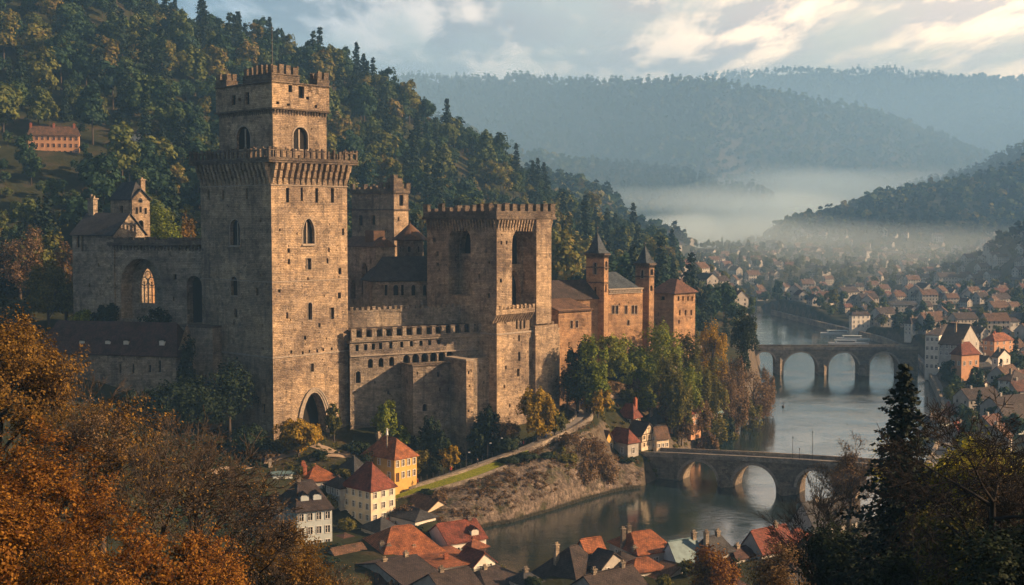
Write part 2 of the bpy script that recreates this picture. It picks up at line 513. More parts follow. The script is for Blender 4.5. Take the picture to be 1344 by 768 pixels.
# (px, py, d): terrain passes through the point seen at that pixel at that distance
cpx = [(358,574,290),(455,562,305),(410,580,292),(455,585,297),(543,588,300),(612,604,305),(655,566,316),(700,560,325),(735,532,342),(268,560,308),(45,507,312),(230,503,312),
  (740,470,350),(800,440,375),(860,425,395),(912,435,415),(900,500,395),(960,522,420),(985,548,427),(870,563,358),(800,545,342),(830,592,326),(780,610,318),(790,600,322),
  (450,702,262),(350,728,250),(500,692,265),(600,640,285),(530,650,282),(440,603,283),(500,620,286),(330,604,284),(300,645,262),(560,690,262),(400,740,235),(600,730,247),
  (150,560,260),(80,620,240),(0,520,300),(-100,480,300),
  (100,430,350),(300,420,360),(20,330,430),(60,212,500),(165,192,530),(0,120,570),(0,-55,690),(-150,-100,690),(100,-45,700),(190,25,710),(240,62,730),
  (330,78,760),(430,84,790),(480,120,820),(540,178,850),(600,210,880),(650,243,900),(720,288,930),(800,328,960),(850,345,1000),
  (500,330,560),(640,330,600),(740,345,600),(780,352,650),(840,368,650),(300,250,520),(450,230,600),(550,260,640),(200,120,600),(350,170,640),(650,300,700),
  (930,400,620),(945,400,760),(930,372,800),(1000,352,1150),(900,330,1400),(1000,318,1900),(1150,320,1900),(1340,320,1900),(600,330,1500),(950,312,2200),
  (1250,562,390),(1345,605,330),(1450,600,330),(1345,502,480),(1345,432,650),(1500,432,650),(1345,392,850),(1200,382,1000),(1100,421,780),(1060,400,960),(1150,427,760),(960,396,1010),(1000,400,980),(1240,470,560),(1290,520,430),(1345,362,1100),(1100,352,1300)]
ctl = [tuple(Wp(*p)) for p in cpx]
# back of the left mountain, the valley side behind the camera, the slope in front of it
ctl += [(-420,850,150),(-300,950,110),(-200,1050,70),(-150,1150,40),(-600,800,190),(-700,500,190),(-600,250,110),(-1200,600,260),(-500,1300,60),(-1200,1400,200),(-1500,200,240),
  (0,-4,66),(0,15,62.5),(0,40,53),(0,70,42),(0,100,32),(0,130,23),(0,160,13),(0,200,3.5),(-15,100,35),(-30,60,46),(30,60,45),(-40,100,37),(-60,150,24),(-70,200,13),(-40,200,8),(-40,225,3),
  (-90,120,42),(-110,200,28),(-130,260,26),(-200,150,60),(-120,60,62),(-60,30,62),(0,-80,90),(-150,-80,110),(150,-80,120),
  (40,100,33),(45,140,20),(60,170,11),(60,210,4),(90,230,3),(110,260,2.5),(130,290,2.5),(25,230,2.2),(10,225,2.0),(60,240,2.2),
  (34,30,62),(85,10,76),(85,60,72),(95,95,66),(105,130,50),(140,150,50),(140,90,84),(150,20,92),(130,190,26),(170,220,22),(260,200,60),(300,300,14),(260,330,7),(500,400,30),(500,600,34),(700,700,50),(900,1000,50),(700,200,110),  # includes the unseen right-hand hill, added to shade the right foreground
  (0,1600,34),(300,1600,35),(-400,1700,40),(900,1800,44),(-2500,900,200),(2500,900,150),(2500,3000,60),(-2500,3000,60),(0,3000,30),(0,6500,60),(4000,6500,60),(-4000,6500,60)]
ctl += [(ipx(115, 415, 322), 322, 39), (ipx(160, 415, 319), 319, 39), (ipx(215, 415, 315), 315, 38)]
ctl = np.array(ctl)
def rbf_fit(c, lam=1.0):
    D = np.hypot(c[:, None, 0] - c[None, :, 0], c[:, None, 1] - c[None, :, 1])
    n = len(c)
    A = np.zeros((n + 3, n + 3)); A[:n, :n] = D - lam * 0 * np.eye(n)
    A[:n, :n][np.diag_indices(n)] = -lam
    A[:n, n] = 1; A[:n, n + 1:] = c[:, :2] / 1000; A[n:, :n] = A[:n, n:].T
    return np.linalg.solve(A, np.r_[c[:, 2], 0, 0, 0])
rw = rbf_fit(ctl)
def rbf(x, y):
    s = np.full(x.shape, rw[-3]) + rw[-2] * x / 1000 + rw[-1] * y / 1000
    for (cx_, cy_, _), w in zip(ctl, rw[:-3]):
        s = s + w * np.hypot(x - cx_, y - cy_)
    return s
# far ridges: skyline pixels, distance, tree height, front width, back width, spur size
RIDGES = [
  ([(560,190),(650,222),(720,222),(800,246),(880,270),(930,298),(960,330)], 1500, 9, 420, 500, 22),
  ([(200,70),(490,98),(540,136),(620,168),(700,196),(760,206),(830,211),(900,222),(950,241),(1000,240),(1055,248),(1100,300)], 2150, 9, 620, 600, 90),
  ([(300,95),(490,98),(560,97),(700,98),(780,103),(850,103),(930,103),(1000,115),(1100,135),(1150,143),(1200,162),(1250,182),(1300,202),(1400,240)], 2750, 9, 700, 700, 120),
  ([(500,140),(850,130),(930,97),(1000,91),(1100,90),(1180,91),(1240,97),(1344,100),(1500,95)], 3500, 8, 700, 900, 90),
  ([(1080,300),(1150,252),(1180,243),(1250,223),(1290,213),(1310,198),(1344,186),(1450,160)], 2300, 9, 600, 600, 40),
  ([(955,330),(1000,296),(1050,280),(1100,270),(1150,252),(1250,232),(1344,206),(1450,170)], 1750, 10, 420, 500, 30),
  ([(1165,368),(1200,360),(1220,352),(1260,333),(1300,313),(1344,290),(1450,250),(1700,180)], 1150, 12, 330, 500, 25),
]
FAR_Z = 37.0
far_river = [(ipx(px_, 315, d_), d_) for px_, d_ in [(855,1380),(905,1380),(945,1500),(985,1750),(1060,2050),(1060,2250),(985,2050),(925,1800),(885,1620)]]
def terrain(x, y, detail=True):
    x = np.asarray(x, float); y = np.asarray(y, float)
    h = rbf(x, y)
    yy = np.maximum(y, 50.0)
    for (sk, D, th, Wf, Wb, sp) in RIDGES:
        pxs = x / yy * F_PX * math.cos(PITCH) + CX
        # the ridge runs a little obliquely so it is not a wall across the view
        Dl = D + 90 * np.sin(pxs / 130.0 + D)
        pa = np.array([p[0] for p in sk]); 
        za = np.array([zpy(p[1], D) - th for p in sk])
        zs = np.interp(pxs, pa, za)
        zs = (zs - CAMZ) * Dl / D + CAMZ
        fade = np.clip((pxs - pa[0] + 260) / 260, 0, 1) * np.clip((pa[-1] + 260 - pxs) / 260, 0, 1)
        zs = zs * fade
        t = (y - Dl)
        k = np.where(t < 0, np.clip(1 + t / Wf, 0, 1), np.clip(1 - t / Wb, 0, 1))
        k = k * k * (3 - 2 * k) * 0.45 + k * 0.55
        k = np.where((t > -Wf) & (t < Wb), k, 0)
        sp_n = np.abs(fbm(x / 260.0, y / 420.0, D, 3) - 0.5) * 2
        hr = zs * k - sp * (1 - sp_n) * 4 * k * (1 - k) * np.where(t < 0, 1.0, 0.5)
        h = np.maximum(h, hr)
    far = np.clip((np.hypot(x, y) - 350) / 400, 0, 1)
    h = h + far * (fbm(x / 90, y / 90, 5, 4) - 0.5) * 14 * np.clip((h - 30) / 60, 0, 1)
    near = (fbm(x / 9, y / 9, 9, 3) - 0.5)
    h = h + near * 1.2
    # road bench
    d = np.full(x.shape, 1e9); zr = np.zeros(x.shape)
    for i in range(len(road) - 1):
        ax, ay, az = road[i]; bx, by, bz = road[i + 1]
        ex, ey = bx - ax, by - ay
        t = np.clip(((x - ax) * ex + (y - ay) * ey) / (ex * ex + ey * ey), 0, 1)
        dd = np.hypot(x - ax - t * ex, y - ay - t * ey)
        m = dd < d
        d = np.where(m, dd, d); zr = np.where(m, az + t * (bz - az), zr)
    k = np.clip((9 - d) / 6, 0, 1); k = k * k * (3 - 2 * k)
    h = h * (1 - k) + (zr - 0.35) * k
    sf = poly_sd(x, y, np.array(far_river))
    kf = np.clip((60 - sf) / 60, 0, 1); kf = kf * kf * (3 - 2 * kf)
    h = h * (1 - kf) + np.minimum(h, 35.0) * kf
    # river bed
    s = poly_sd(x, y, river)
    h = np.where((y < 900) & (y > -100), np.maximum(h, 1.6), h)
    steep = np.where((x < 32) & (y > 255) & (y < 330), 5.0, 7.0)
    k = np.clip(s / steep, 0, 1)
    k = k * k * (3 - 2 * k)
    bed = np.where(s < 0, -3.0, -3.0)
    h = np.where(s < steep, bed * (1 - k) + h * k, h)
    return h
def th(x, y):
    return float(terrain(np.array([float(x)]), np.array([float(y)]))[0])

ys = [-90.0]
while ys[-1] < 7000:
    y = ys[-1]
    ys.append(y + (2.2 if y < 440 else 2.2 + (y - 440) * 0.0135))
ys = np.array(ys)
ss = np.linspace(-1, 1, 420)
SS, YY = np.meshgrid(ss, ys)
XX = SS * (190 + 0.62 * np.maximum(YY, 0) + 0.0)
HH = terrain(XX, YY)
nr, nc = XX.shape
idx = np.arange(nr * nc).reshape(nr, nc)
Fq = np.stack([idx[:-1, :-1], idx[:-1, 1:], idx[1:, 1:], idx[1:, :-1]], -1).reshape(-1, 4)
m, nt, b = mat('ground', 0.95, 0.1)
P = wpos(nt)
geo = nt.nodes.new('ShaderNodeNewGeometry')
sepn = nt.nodes.new('ShaderNodeSeparateXYZ'); nt.links.new(geo.outputs['Normal'], sepn.inputs[0])
gr = ramp(nt, [(0.35, (0.014, 0.018, 0.010)), (0.52, (0.030, 0.034, 0.015)), (0.66, (0.060, 0.046, 0.028))])
nt.links.new(noise_fac(nt, 0.08, 8, P, 0.7), gr.inputs[0])
rk = ramp(nt, [(0.35, (0.05, 0.042, 0.034)), (0.6, (0.13, 0.105, 0.08))])
nt.links.new(noise_fac(nt, 0.5, 8, P, 0.7), rk.inputs[0])
st = ramp(nt, [(0.62, (1, 1, 1)), (0.76, (0, 0, 0))])
nt.links.new(sepn.outputs[2], st.inputs[0])
setc(nt, b, mixc(nt, st.outputs[0], gr.outputs[0], rk.outputs[0]))
bump(nt, b, noise_fac(nt, 0.8, 8, P, 0.7), 0.6, 0.8)
M['ground'] = m
ground = np_mesh('ground', np.stack([XX, YY, HH], -1).reshape(-1, 3), Fq, m, smooth=True)
tag(ground, kind='structure')

# water
m, nt, b = mat('river_water', 0.09, 0.5)
b.inputs['Base Color'].default_value = (0.012, 0.026, 0.030, 1)
b.inputs['IOR'].default_value = 3.0
P = wpos(nt)
mp = nt.nodes.new('ShaderNodeMapping'); mp.inputs['Scale'].default_value = (0.5, 0.75, 1); mp.inputs['Rotation'].default_value = (0, 0, 0.5)
nt.links.new(P, mp.inputs[0])
h1 = noise_fac(nt, 0.9, 5, mp.outputs[0], 0.6)
h2 = noise_fac(nt, 0.05, 3, P)
rr = ramp(nt, [(0.4, (0.15, 0.15, 0.15)), (0.65, (1, 1, 1))])
nt.links.new(h2, rr.inputs[0])
bump(nt, b, mathn(nt, 'MULTIPLY', h1, rr.outputs[0]), 0.16, 0.6)
M['water'] = m
w = MB(); w.poly([(-110, 100, 0), (330, 100, 0), (330, 1100, 0), (-110, 1100, 0)])
tag(w.build('river_water', m), kind='structure')
# the far bend of the river beyond the town
w = MB()
w.poly([(p[0], p[1], FAR_Z) for p in far_river][::1])
tag(w.build('far_water', m), kind='structure')
# ------------------------------------------------------------------ haze and valley mist
def vol_mat(name, color, dens, aniso=0.2):
    m = bpy.data.materials.new(name); m.use_nodes = True
    nt = m.node_tree; nt.nodes.clear()
    o = nt.nodes.new('ShaderNodeOutputMaterial')
    v = nt.nodes.new('ShaderNodeVolumePrincipled')
    v.inputs['Color'].default_value = (*color, 1)
    v.inputs['Density'].default_value = dens
    v.inputs['Anisotropy'].default_value = aniso
    nt.links.new(v.outputs[0], o.inputs['Volume'])
    return m
hz = MB()
hz.box((0, 3400), (1, 0), 9400, 7300, -6, 610)
hazeo = hz.build('haze', vol_mat('haze_air', (0.26, 0.56, 1.0), 0.00019, 0.0))
tag(hazeo, kind='stuff')
_mm = {}
def mist_mat(d):
    if d not in _mm: _mm[d] = vol_mat('mist_air', (0.76, 0.92, 1.0) if d > 0.00016 else (0.45, 0.72, 1.0), d, 0.0)
    return _mm[d]
def mist(name, cx, cy, cz, rx, ry, rz, rot, dens, seed):
    n1, n2 = 28, 14
    V, F = [], []
    for i in range(n2 + 1):
        ph = math.pi * i / n2
        for j in range(n1):
            t = 2 * math.pi * j / n1
            k = 1 + 0.28 * math.sin(3 * t + seed) * math.sin(ph) + 0.15 * math.sin(7 * t + 2 * seed) * math.sin(2 * ph)
            x, y, z = math.cos(t) * math.sin(ph) * rx * k, math.sin(t) * math.sin(ph) * ry * k, math.cos(ph) * rz * k
            V.append((cx + x * math.cos(rot) - y * math.sin(rot), cy + x * math.sin(rot) + y * math.cos(rot), cz + z))
    for i in range(n2):
        for j in range(n1):
            F.append(((i + 1) * n1 + j, (i + 1) * n1 + (j + 1) % n1, i * n1 + (j + 1) % n1, i * n1 + j))
    V = np.array(V)
    c = np.array([cx, cy, cz])
    for q in (1.0, 0.86, 0.72, 0.58, 0.44, 0.3):
        o = np_mesh(name, (V - c) * np.array([q, q, q ** .5]) + c, F, mist_mat(dens * 0.72), smooth=True)
        tag(o, kind='stuff')
def mist_px(px, py, d, rx, ry, rz, rot, dens, seed):
    p = Wp(px, py, d)
    mist('mist', p.x, p.y, p.z, rx, ry, rz, rot, dens, seed)
# cold air filling the valley far off, then the brighter river fog lying on its floor
mist('valley_mist', 500, 3000, 120, 3600, 1750, 400, 0.0, 0.00021, 2)
mist_px(1090, 335, 1250, 430, 330, 34, 0.0, 0.00024, 6)
mist_px(1010, 288, 1960, 170, 260, 44, 0.3, 0.0017, 1)
mist_px(1110, 258, 2300, 330, 240, 54, 0.2, 0.0014, 3)
mist_px(930, 305, 1600, 130, 230, 26, 0.4, 0.0014, 4)
mist_px(880, 262, 1850, 260, 160, 22, 0.0, 0.0006, 5)

# ------------------------------------------------------------------ foliage builders
rs = np.random.RandomState(7)
def leaf_cards(C, N, size, r):
    """quads at centres C facing roughly N"""
    n = len(C)
    N = N + r.normal(0, 0.55, N.shape)
    N /= np.linalg.norm(N, axis=1, keepdims=True) + 1e-9
    A = np.cross(N, r.normal(0, 1, N.shape)); A /= np.linalg.norm(A, axis=1, keepdims=True) + 1e-9
    B = np.cross(N, A)
    s = size * r.uniform(0.6, 1.35, (n, 1))
    a, b2 = A * s, B * s * r.uniform(0.5, 0.95, (n, 1))
    V = np.stack([C - a - b2 * 0.6, C + a * 0.7 - b2, C + a + b2 * 0.7, C - a * 0.6 + b2], 1).reshape(-1, 3)
    F = np.arange(4 * n).reshape(n, 4)
    return V, F
def crown_arrays(seed, H, R, base, nclump, nleaf, size, shape='round', hollow=0.55):
    r = np.random.RandomState(seed)
    cs = []
    tries = 0
    while len(cs) < nclump and tries < 5000:
        tries += 1
        p = r.uniform(-1, 1, 3)
        q = np.linalg.norm(p)
        if q > 1 or q < 0.35: continue
        if shape == 'cone' and math.hypot(p[0], p[1]) > (1 - p[2]) * 0.55: continue
        if shape == 'column' and math.hypot(p[0], p[1]) > 0.75: continue
        cs.append(p)
    cs = np.array(cs)
    rc = r.uniform(0.26, 0.44, len(cs))
    h = H - base
    C, N = [], []
    per = nleaf // len(cs)
    for p, k in zip(cs, rc):
        d = r.normal(0, 1, (per, 3)); d /= np.linalg.norm(d, axis=1, keepdims=True)
        d[:, 2] = np.where(d[:, 2] < -0.3, -d[:, 2], d[:, 2])
        rad = k * r.uniform(hollow, 1.05, (per, 1)) * (1 + 0.25 * np.sin(d[:, :1] * 5 + p[0] * 9))
        q = p * (1 - k * 0.6) + d * rad
        C.append(q); N.append(d * 0.8 + p * 0.5 + np.array([0, 0, 0.25]))
    C = np.concatenate(C); N = np.concatenate(N)
    C = C * np.array([R, R, h / 2]) + np.array([0, 0, base + h / 2])
    V, F = leaf_cards(C, N, size, r)
    return V, F
def tube_arrays(segs, n=5):
    """segs: list of (p0,p1,r0,r1)"""
    if not len(segs): return np.zeros((0, 3)), np.zeros((0, 4), int)
    P0 = np.array([s[0] for s in segs], float); P1 = np.array([s[1] for s in segs], float)
    R0 = np.array([s[2] for s in segs]); R1 = np.array([s[3] for s in segs])
    D = P1 - P0; D /= np.linalg.norm(D, axis=1, keepdims=True) + 1e-9
    ref = np.where(np.abs(D[:, 2:3]) > 0.9, np.array([[1.0, 0, 0]]), np.array([[0, 0, 1.0]]))
    A = np.cross(D, ref); A /= np.linalg.norm(A, axis=1, keepdims=True) + 1e-9
    B = np.cross(D, A)
    ang = np.arange(n) * 2 * math.pi / n
    ca, sa = np.cos(ang)[None, :, None], np.sin(ang)[None, :, None]
    ring = A[:, None] * ca + B[:, None] * sa
    V = np.concatenate([P0[:, None] + ring * R0[:, None, None], P1[:, None] + ring * R1[:, None, None]], 1)
    m = len(segs)
    base = (np.arange(m) * 2 * n)[:, None]
    i = np.arange(n)[None]; j = (np.arange(n)[None] + 1) % n
    F = np.stack([base + i, base + j, base + n + j, base + n + i], -1).reshape(-1, 4)
    return V.reshape(-1, 3), F
def skeleton(seed, H, spread, levels=4, kids=4, r0=None, up=0.35, trunkfrac=0.3, first=7, wobble=0.25):
    r = random.Random(seed)
    segs, tips = [], []
    r0 = r0 or H * 0.022
    def grow(p, d, L, rad, lev):
        nseg = 3 if lev < 2 else 2
        q = Vector(p); dd = Vector(d).normalized()
        pts = [q.copy()]
        for k in range(nseg):
            dd = (dd + Vector((r.gauss(0, wobble * 0.45), r.gauss(0, wobble * 0.45), r.gauss(0, wobble * 0.3) + up * 0.10))).normalized()
            q2 = q + dd * (L / nseg)
            ra, rb = rad * (1 - 0.55 * k / nseg), rad * (1 - 0.55 * (k + 1) / nseg)
            segs.append((tuple(q), tuple(q2), ra, rb))
            q = q2; pts.append(q.copy())
        if lev >= levels:
            tips.append((tuple(q), tuple(dd))); return
        n = kids if lev > 0 else first
        for i in range(n):
            t = r.uniform(0.35, 1.0) if lev > 0 else r.uniform(0.05, 1.0)
            if i == 0: t = 1.0
            f = t * nseg; k = min(nseg - 1, int(f)); fr = f - k
            p2 = pts[k].lerp(pts[k + 1], fr)
            ang = r.uniform(0, 2 * math.pi)
            tilt = r.uniform(0.35, 0.95) * (0.4 if i == 0 else 1.0) * spread
            a = dd.orthogonal().normalized(); b = dd.cross(a)
            nd_ = (dd * math.cos(tilt) + (a * math.cos(ang) + b * math.sin(ang)) * math.sin(tilt)).normalized()
            grow(p2, nd_, L * r.uniform(0.5, 0.74), max(rad * (1 - 0.5 * t) * 0.62, 0.006), lev + 1)
    tr = H * trunkfrac
    segs.append(((0, 0, -1.0), (0, 0, tr * 0.5), r0 * 1.35, r0 * 1.05))
    segs.append(((0, 0, tr * 0.5), (0, 0, tr), r0 * 1.05, r0 * 0.95))
    grow((0, 0, tr), (r.gauss(0, .08), r.gauss(0, .08), 1), H * 0.34, r0 * 0.92, 0)
    zmax = max(s[1][2] for s in segs)
    return segs, tips, zmax
def conifer_arrays(seed, H, R, tiers, per, card, base=0.08, droop=0.35, cards=10):
    r = np.random.RandomState(seed)
    segs = [((0, 0, -1), (0, 0, H * 0.98), H * 0.014, 0.02)]
    C, N, S = [], [], []
    for t in range(tiers):
        f = (t + r.uniform(-0.3, 0.3)) / tiers
        f = min(max(f, 0), 0.985)
        z = H * (base + (1 - base) * f)
        L = R * (1 - f) ** 0.85 * r.uniform(0.75, 1.12) + 0.12
        n = max(3, int(per * (0.5 + 0.5 * (1 - f))))
        a0 = r.uniform(0, 6.28)
        for k in range(n):
            a = a0 + k * 2 * math.pi / n + r.uniform(-0.3, 0.3)
            l = L * r.uniform(0.55, 1.22)
            d = np.array([math.cos(a), math.sin(a), 0])
            m_ = max(3, int(cards * (0.35 + 0.65 * l / R)))
            prev = np.array([0, 0, z])
            for q in range(1, m_ + 1):
                u = q / m_
                p = np.array([0, 0, z]) + d * l * u + np.array([0, 0, -droop * l * (u ** 1.3) + 0.16 * l * u * u * u * 1.4])
                if q % 3 == 0 or q == m_:
                    segs.append((tuple(prev), tuple(p), 0.035 * H / 20 * (1 - u * 0.8) + 0.006, 0.03 * H / 20 * (1 - u * 0.9) + 0.004)); prev = p
                w = (1 - u * 0.55) * l * 0.26
                side = np.array([-d[1], d[0], 0])
                for sgn in (-1, 1):
                    C.append(p + side * sgn * w * r.uniform(0.1, 1.0) + r.normal(0, card * 0.5, 3) - np.array([0, 0, card * 0.5]))
                    N.append(np.array([0, 0, 1.0]) + d * 0.5 + side * sgn * 0.5)
    C, N = np.array(C), np.array(N)
    V, F = leaf_cards(C, N, card, r)
    return V, F, segs
def merge(parts):
    """[(V,F,mi)] -> V,F,mi"""
    Vs, Fs, Ms, o = [], [], [], 0
    for V, F, mi in parts:
        if len(V) == 0: continue
        Vs.append(V); Fs.append(np.asarray(F) + o); Ms.append(np.full(len(F), mi)); o += len(V)
    return np.concatenate(Vs), np.concatenate(Fs), np.concatenate(Ms)

# autumn palette: forest of dark greens with olive, ochre and grey-brown trees
G = [(0.0, (0.018, 0.042, 0.028)), (0.34, (0.026, 0.060, 0.028)), (0.52, (0.055, 0.085, 0.025)), (0.74, (0.12, 0.13, 0.028)), (0.90, (0.16, 0.12, 0.030)), (1.0, (0.13, 0.10, 0.07))]
M['leaf_forest'] = leafmat('forest_foliage', G, 0.2, obj_var=0.8, iv=0.35)
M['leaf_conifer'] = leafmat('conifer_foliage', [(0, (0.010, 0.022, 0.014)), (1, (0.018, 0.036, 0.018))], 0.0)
M['leaf_green'] = leafmat('green_foliage', [(0, (0.06, 0.10, 0.012)), (0.5, (0.15, 0.18, 0.02)), (1, (0.25, 0.23, 0.025))], 0.3, obj_var=0.4)
M['leaf_yellow'] = leafmat('yellow_foliage', [(0, (0.16, 0.13, 0.015)), (0.5, (0.30, 0.20, 0.02)), (1, (0.36, 0.19, 0.02))], 0.35, obj_var=0.3)
M['leaf_orange'] = leafmat('orange_foliage', [(0, (0.11, 0.035, 0.010)), (0.35, (0.18, 0.075, 0.014)), (0.7, (0.29, 0.145, 0.022)), (1, (0.28, 0.18, 0.03))], 0.4, obj_var=0.1)
M['leaf_gold'] = leafmat('golden_foliage', [(0, (0.10, 0.055, 0.015)), (0.5, (0.19, 0.11, 0.022)), (1, (0.30, 0.19, 0.03))], 0.4, obj_var=0.1)
M['leaf_brown'] = leafmat('brown_foliage', [(0, (0.10, 0.065, 0.035)), (0.5, (0.16, 0.10, 0.05)), (1, (0.20, 0.14, 0.06))], 0.3, obj_var=0.4)
M['leaf_olive'] = leafmat('olive_foliage', [(0, (0.06, 0.07, 0.015)), (0.5, (0.12, 0.11, 0.02)), (1, (0.20, 0.15, 0.03))], 0.3, obj_var=0.5)
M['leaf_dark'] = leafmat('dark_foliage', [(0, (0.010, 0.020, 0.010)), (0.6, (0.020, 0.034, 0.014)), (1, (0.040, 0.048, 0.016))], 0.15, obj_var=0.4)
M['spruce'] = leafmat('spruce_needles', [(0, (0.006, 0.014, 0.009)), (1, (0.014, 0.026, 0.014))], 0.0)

# ------------------------------------------------------------------ where trees may stand
def castle_clear(x, y):
    """True where buildings, road and river leave room for forest trees"""
    px = x / y * F_PX + CX
    lim = np.where(px < 330, 372, 450)
    return ~((px > -40) & (px < 930) & (y < lim) & (y > 225))

# ---- mid distance forest on the left mountain: six tree shapes, each a mesh of crown and trunk
protos = []
def proto_broad(seed, H, R, leaf, nleaf=1700, size=0.44, shape='round', base=0.22, ncl=16):
    V, F = crown_arrays(seed, H, R, H * base, ncl, nleaf, size, shape)
    tv, tf = tube_arrays([((0, 0, -2), (0, 0, H * 0.55), H * 0.02, H * 0.010)], 5)
    VV, FF, MM = merge([(V, F, 0), (tv, tf, 1)])
    o = np_mesh('broadleaf_tree', VV, FF, [leaf, M['bark']], mi=MM)
    return o
def proto_conif(seed, H, R, leaf):
    V, F, segs = conifer_arrays(seed, H, R, 18, 9, 0.45, 0.1, 0.35, 6)
    tv, tf = tube_arrays(segs[:1], 5)
    VV, FF, MM = merge([(V, F, 0), (tv, tf, 1)])
    return np_mesh('conifer_tree', VV, FF, [leaf, M['bark']], mi=MM)
pb = [proto_broad(11, 13, 5.0, M['leaf_forest']), proto_broad(12, 11, 5.4, M['leaf_forest']), proto_broad(13, 15, 4.6, M['leaf_forest'], shape='column'),
      proto_broad(14, 12, 4.7, M['leaf_forest'], 1000, 0.5), proto_conif(15, 16, 3.0, M['leaf_conifer']), proto_conif(16, 19, 3.4, M['leaf_conifer'])]
def scatter(n, xr, yr, seed, keep, mind):
    r = np.random.RandomState(seed)
    y = r.uniform(yr[0], yr[1], n)
    s = r.uniform(xr[0], xr[1], n)
    x = s * y                                          # s = tangent of the bearing
    ok = keep(x, y)
    x, y = x[ok], y[ok]
    # thin to the wanted spacing with a hash grid
    key = {}
    out = []
    for i in range(len(x)):
        k = (int(x[i] // mind), int(y[i] // mind))
        bad = False
        for a in (-1, 0, 1):
            for b_ in (-1, 0, 1):
                for j in key.get((k[0] + a, k[1] + b_), ()):
                    if (x[i] - x[j]) ** 2 + (y[i] - y[j]) ** 2 < mind * mind: bad = True; break
                if bad: break
            if bad: break
        if not bad:
            key.setdefault(k, []).append(i); out.append(i)
    return x[out], y[out]
def left_mountain(x, y):
    h = terrain(x, y)
    px = x / y * F_PX + CX
    return (h > 20) & castle_clear(x, y) & (poly_sd(x, y, river) > 8) & ~((px > 885) & (y > 560))
fx, fy = scatter(26000, (-0.62, 0.18), (225, 1120), 3, left_mountain, 8.2)
fh = terrain(fx, fy)
# the hospital and the small house on the slope keep a clearing
def clear_px(x, y, lst):
    ok = np.ones(len(x), bool)
    for (a, d, r_) in lst:
        X = ipx(a, 250, d)
        ok &= ~((np.abs(x - X) < r_) & (y > d - 20) & (y < d + 14))
    return ok
okc = clear_px(fx, fy, [(63, 505, 13), (166, 535, 8)])
fx, fy, fh = fx[okc], fy[okc], fh[okc]
# keep trees that can show: those whose top clears the ground in front is too slow to ask; keep all
rk = np.random.RandomState(5)
kind_n = fbm(fx / 60, fy / 60, 21, 3)
pick = np.where(rk.rand(len(fx)) < np.where((kind_n > 0.56) | (fh > 150), 0.55, 0.08), rk.randint(4, 6, len(fx)), rk.randint(0, 4, len(fx)))
scl = 0.75 + 1.15 * rk.rand(len(fx)) ** 1.4
for (a_, d_, r_) in [(63, 505, 17), (166, 535, 9)]:     # young growth below the two houses on the slope
    young = (np.abs(fx - ipx(a_, 250, d_)) < r_) & (fy > d_ - 85) & (fy < d_)
    scl[young] *= 0.55
    pick[young] = pick[young] % 4
rot = rk.uniform(0, 6.28, len(fx))
def in_view(x, y, z, mx=0.02):
    px = x / y * F_PX + CX
    py = HOR - (z - CAMZ) / y * F_PX
    return (px > -20) & (px < 1364) & (py > -20) & (py < 790)
order = np.argsort(fy - 0.0)
indiv = [i for i in order if in_view(fx[i], fy[i], fh[i] + 8) and fx[i] / fy[i] < -0.13][:120]
crest = [i for i in np.argsort(-(fh + fx * 0.0)) if in_view(fx[i], fy[i], fh[i] + 8) and fh[i] > 95]
# the trees that cut the skyline: nothing of the slope behind rises above them
sky_i = []
pxa = (fx / fy * F_PX + CX); pya = HOR - (fh + 10 - CAMZ) / fy * F_PX
for c0 in range(180, 900, 5):
    m_ = np.where((pxa >= c0) & (pxa < c0 + 5))[0]
    if len(m_): sky_i.append(m_[np.argmin(pya[m_])])
indiv = list(dict.fromkeys(sky_i + indiv))[:290]
iset = set(indiv)
def place(o, i, first):
    c = o if first else o.copy()
    if not first: COL.objects.link(c)
    c.location = (fx[i], fy[i], fh[i] - 0.4)
    c.rotation_euler = (0, 0, rot[i]); c.scale = (scl[i] * 1.0,) * 3
    return c
used = set()
for i in indiv:
    k = int(pick[i]); o = pb[k]
    c = place(o, i, k not in used); used.add(k)
    sk_ = i in sky_i
    if k >= 4:
        tag(c, 'dark conifer on the skyline of the wooded left mountain' if sk_ else 'dark conifer among the trees low on the left mountain', 'tree', 'conifers on the left skyline' if sk_ else 'conifers low on the left mountain')
    else:
        tag(c, 'broadleaf tree in autumn colour on the skyline of the left mountain' if sk_ else 'broadleaf tree in autumn colour low on the wooded left mountain', 'tree', 'broadleaf trees on the left skyline' if sk_ else 'broadleaf trees low on the left mountain')
for k in range(6):
    if k not in used:
        pass

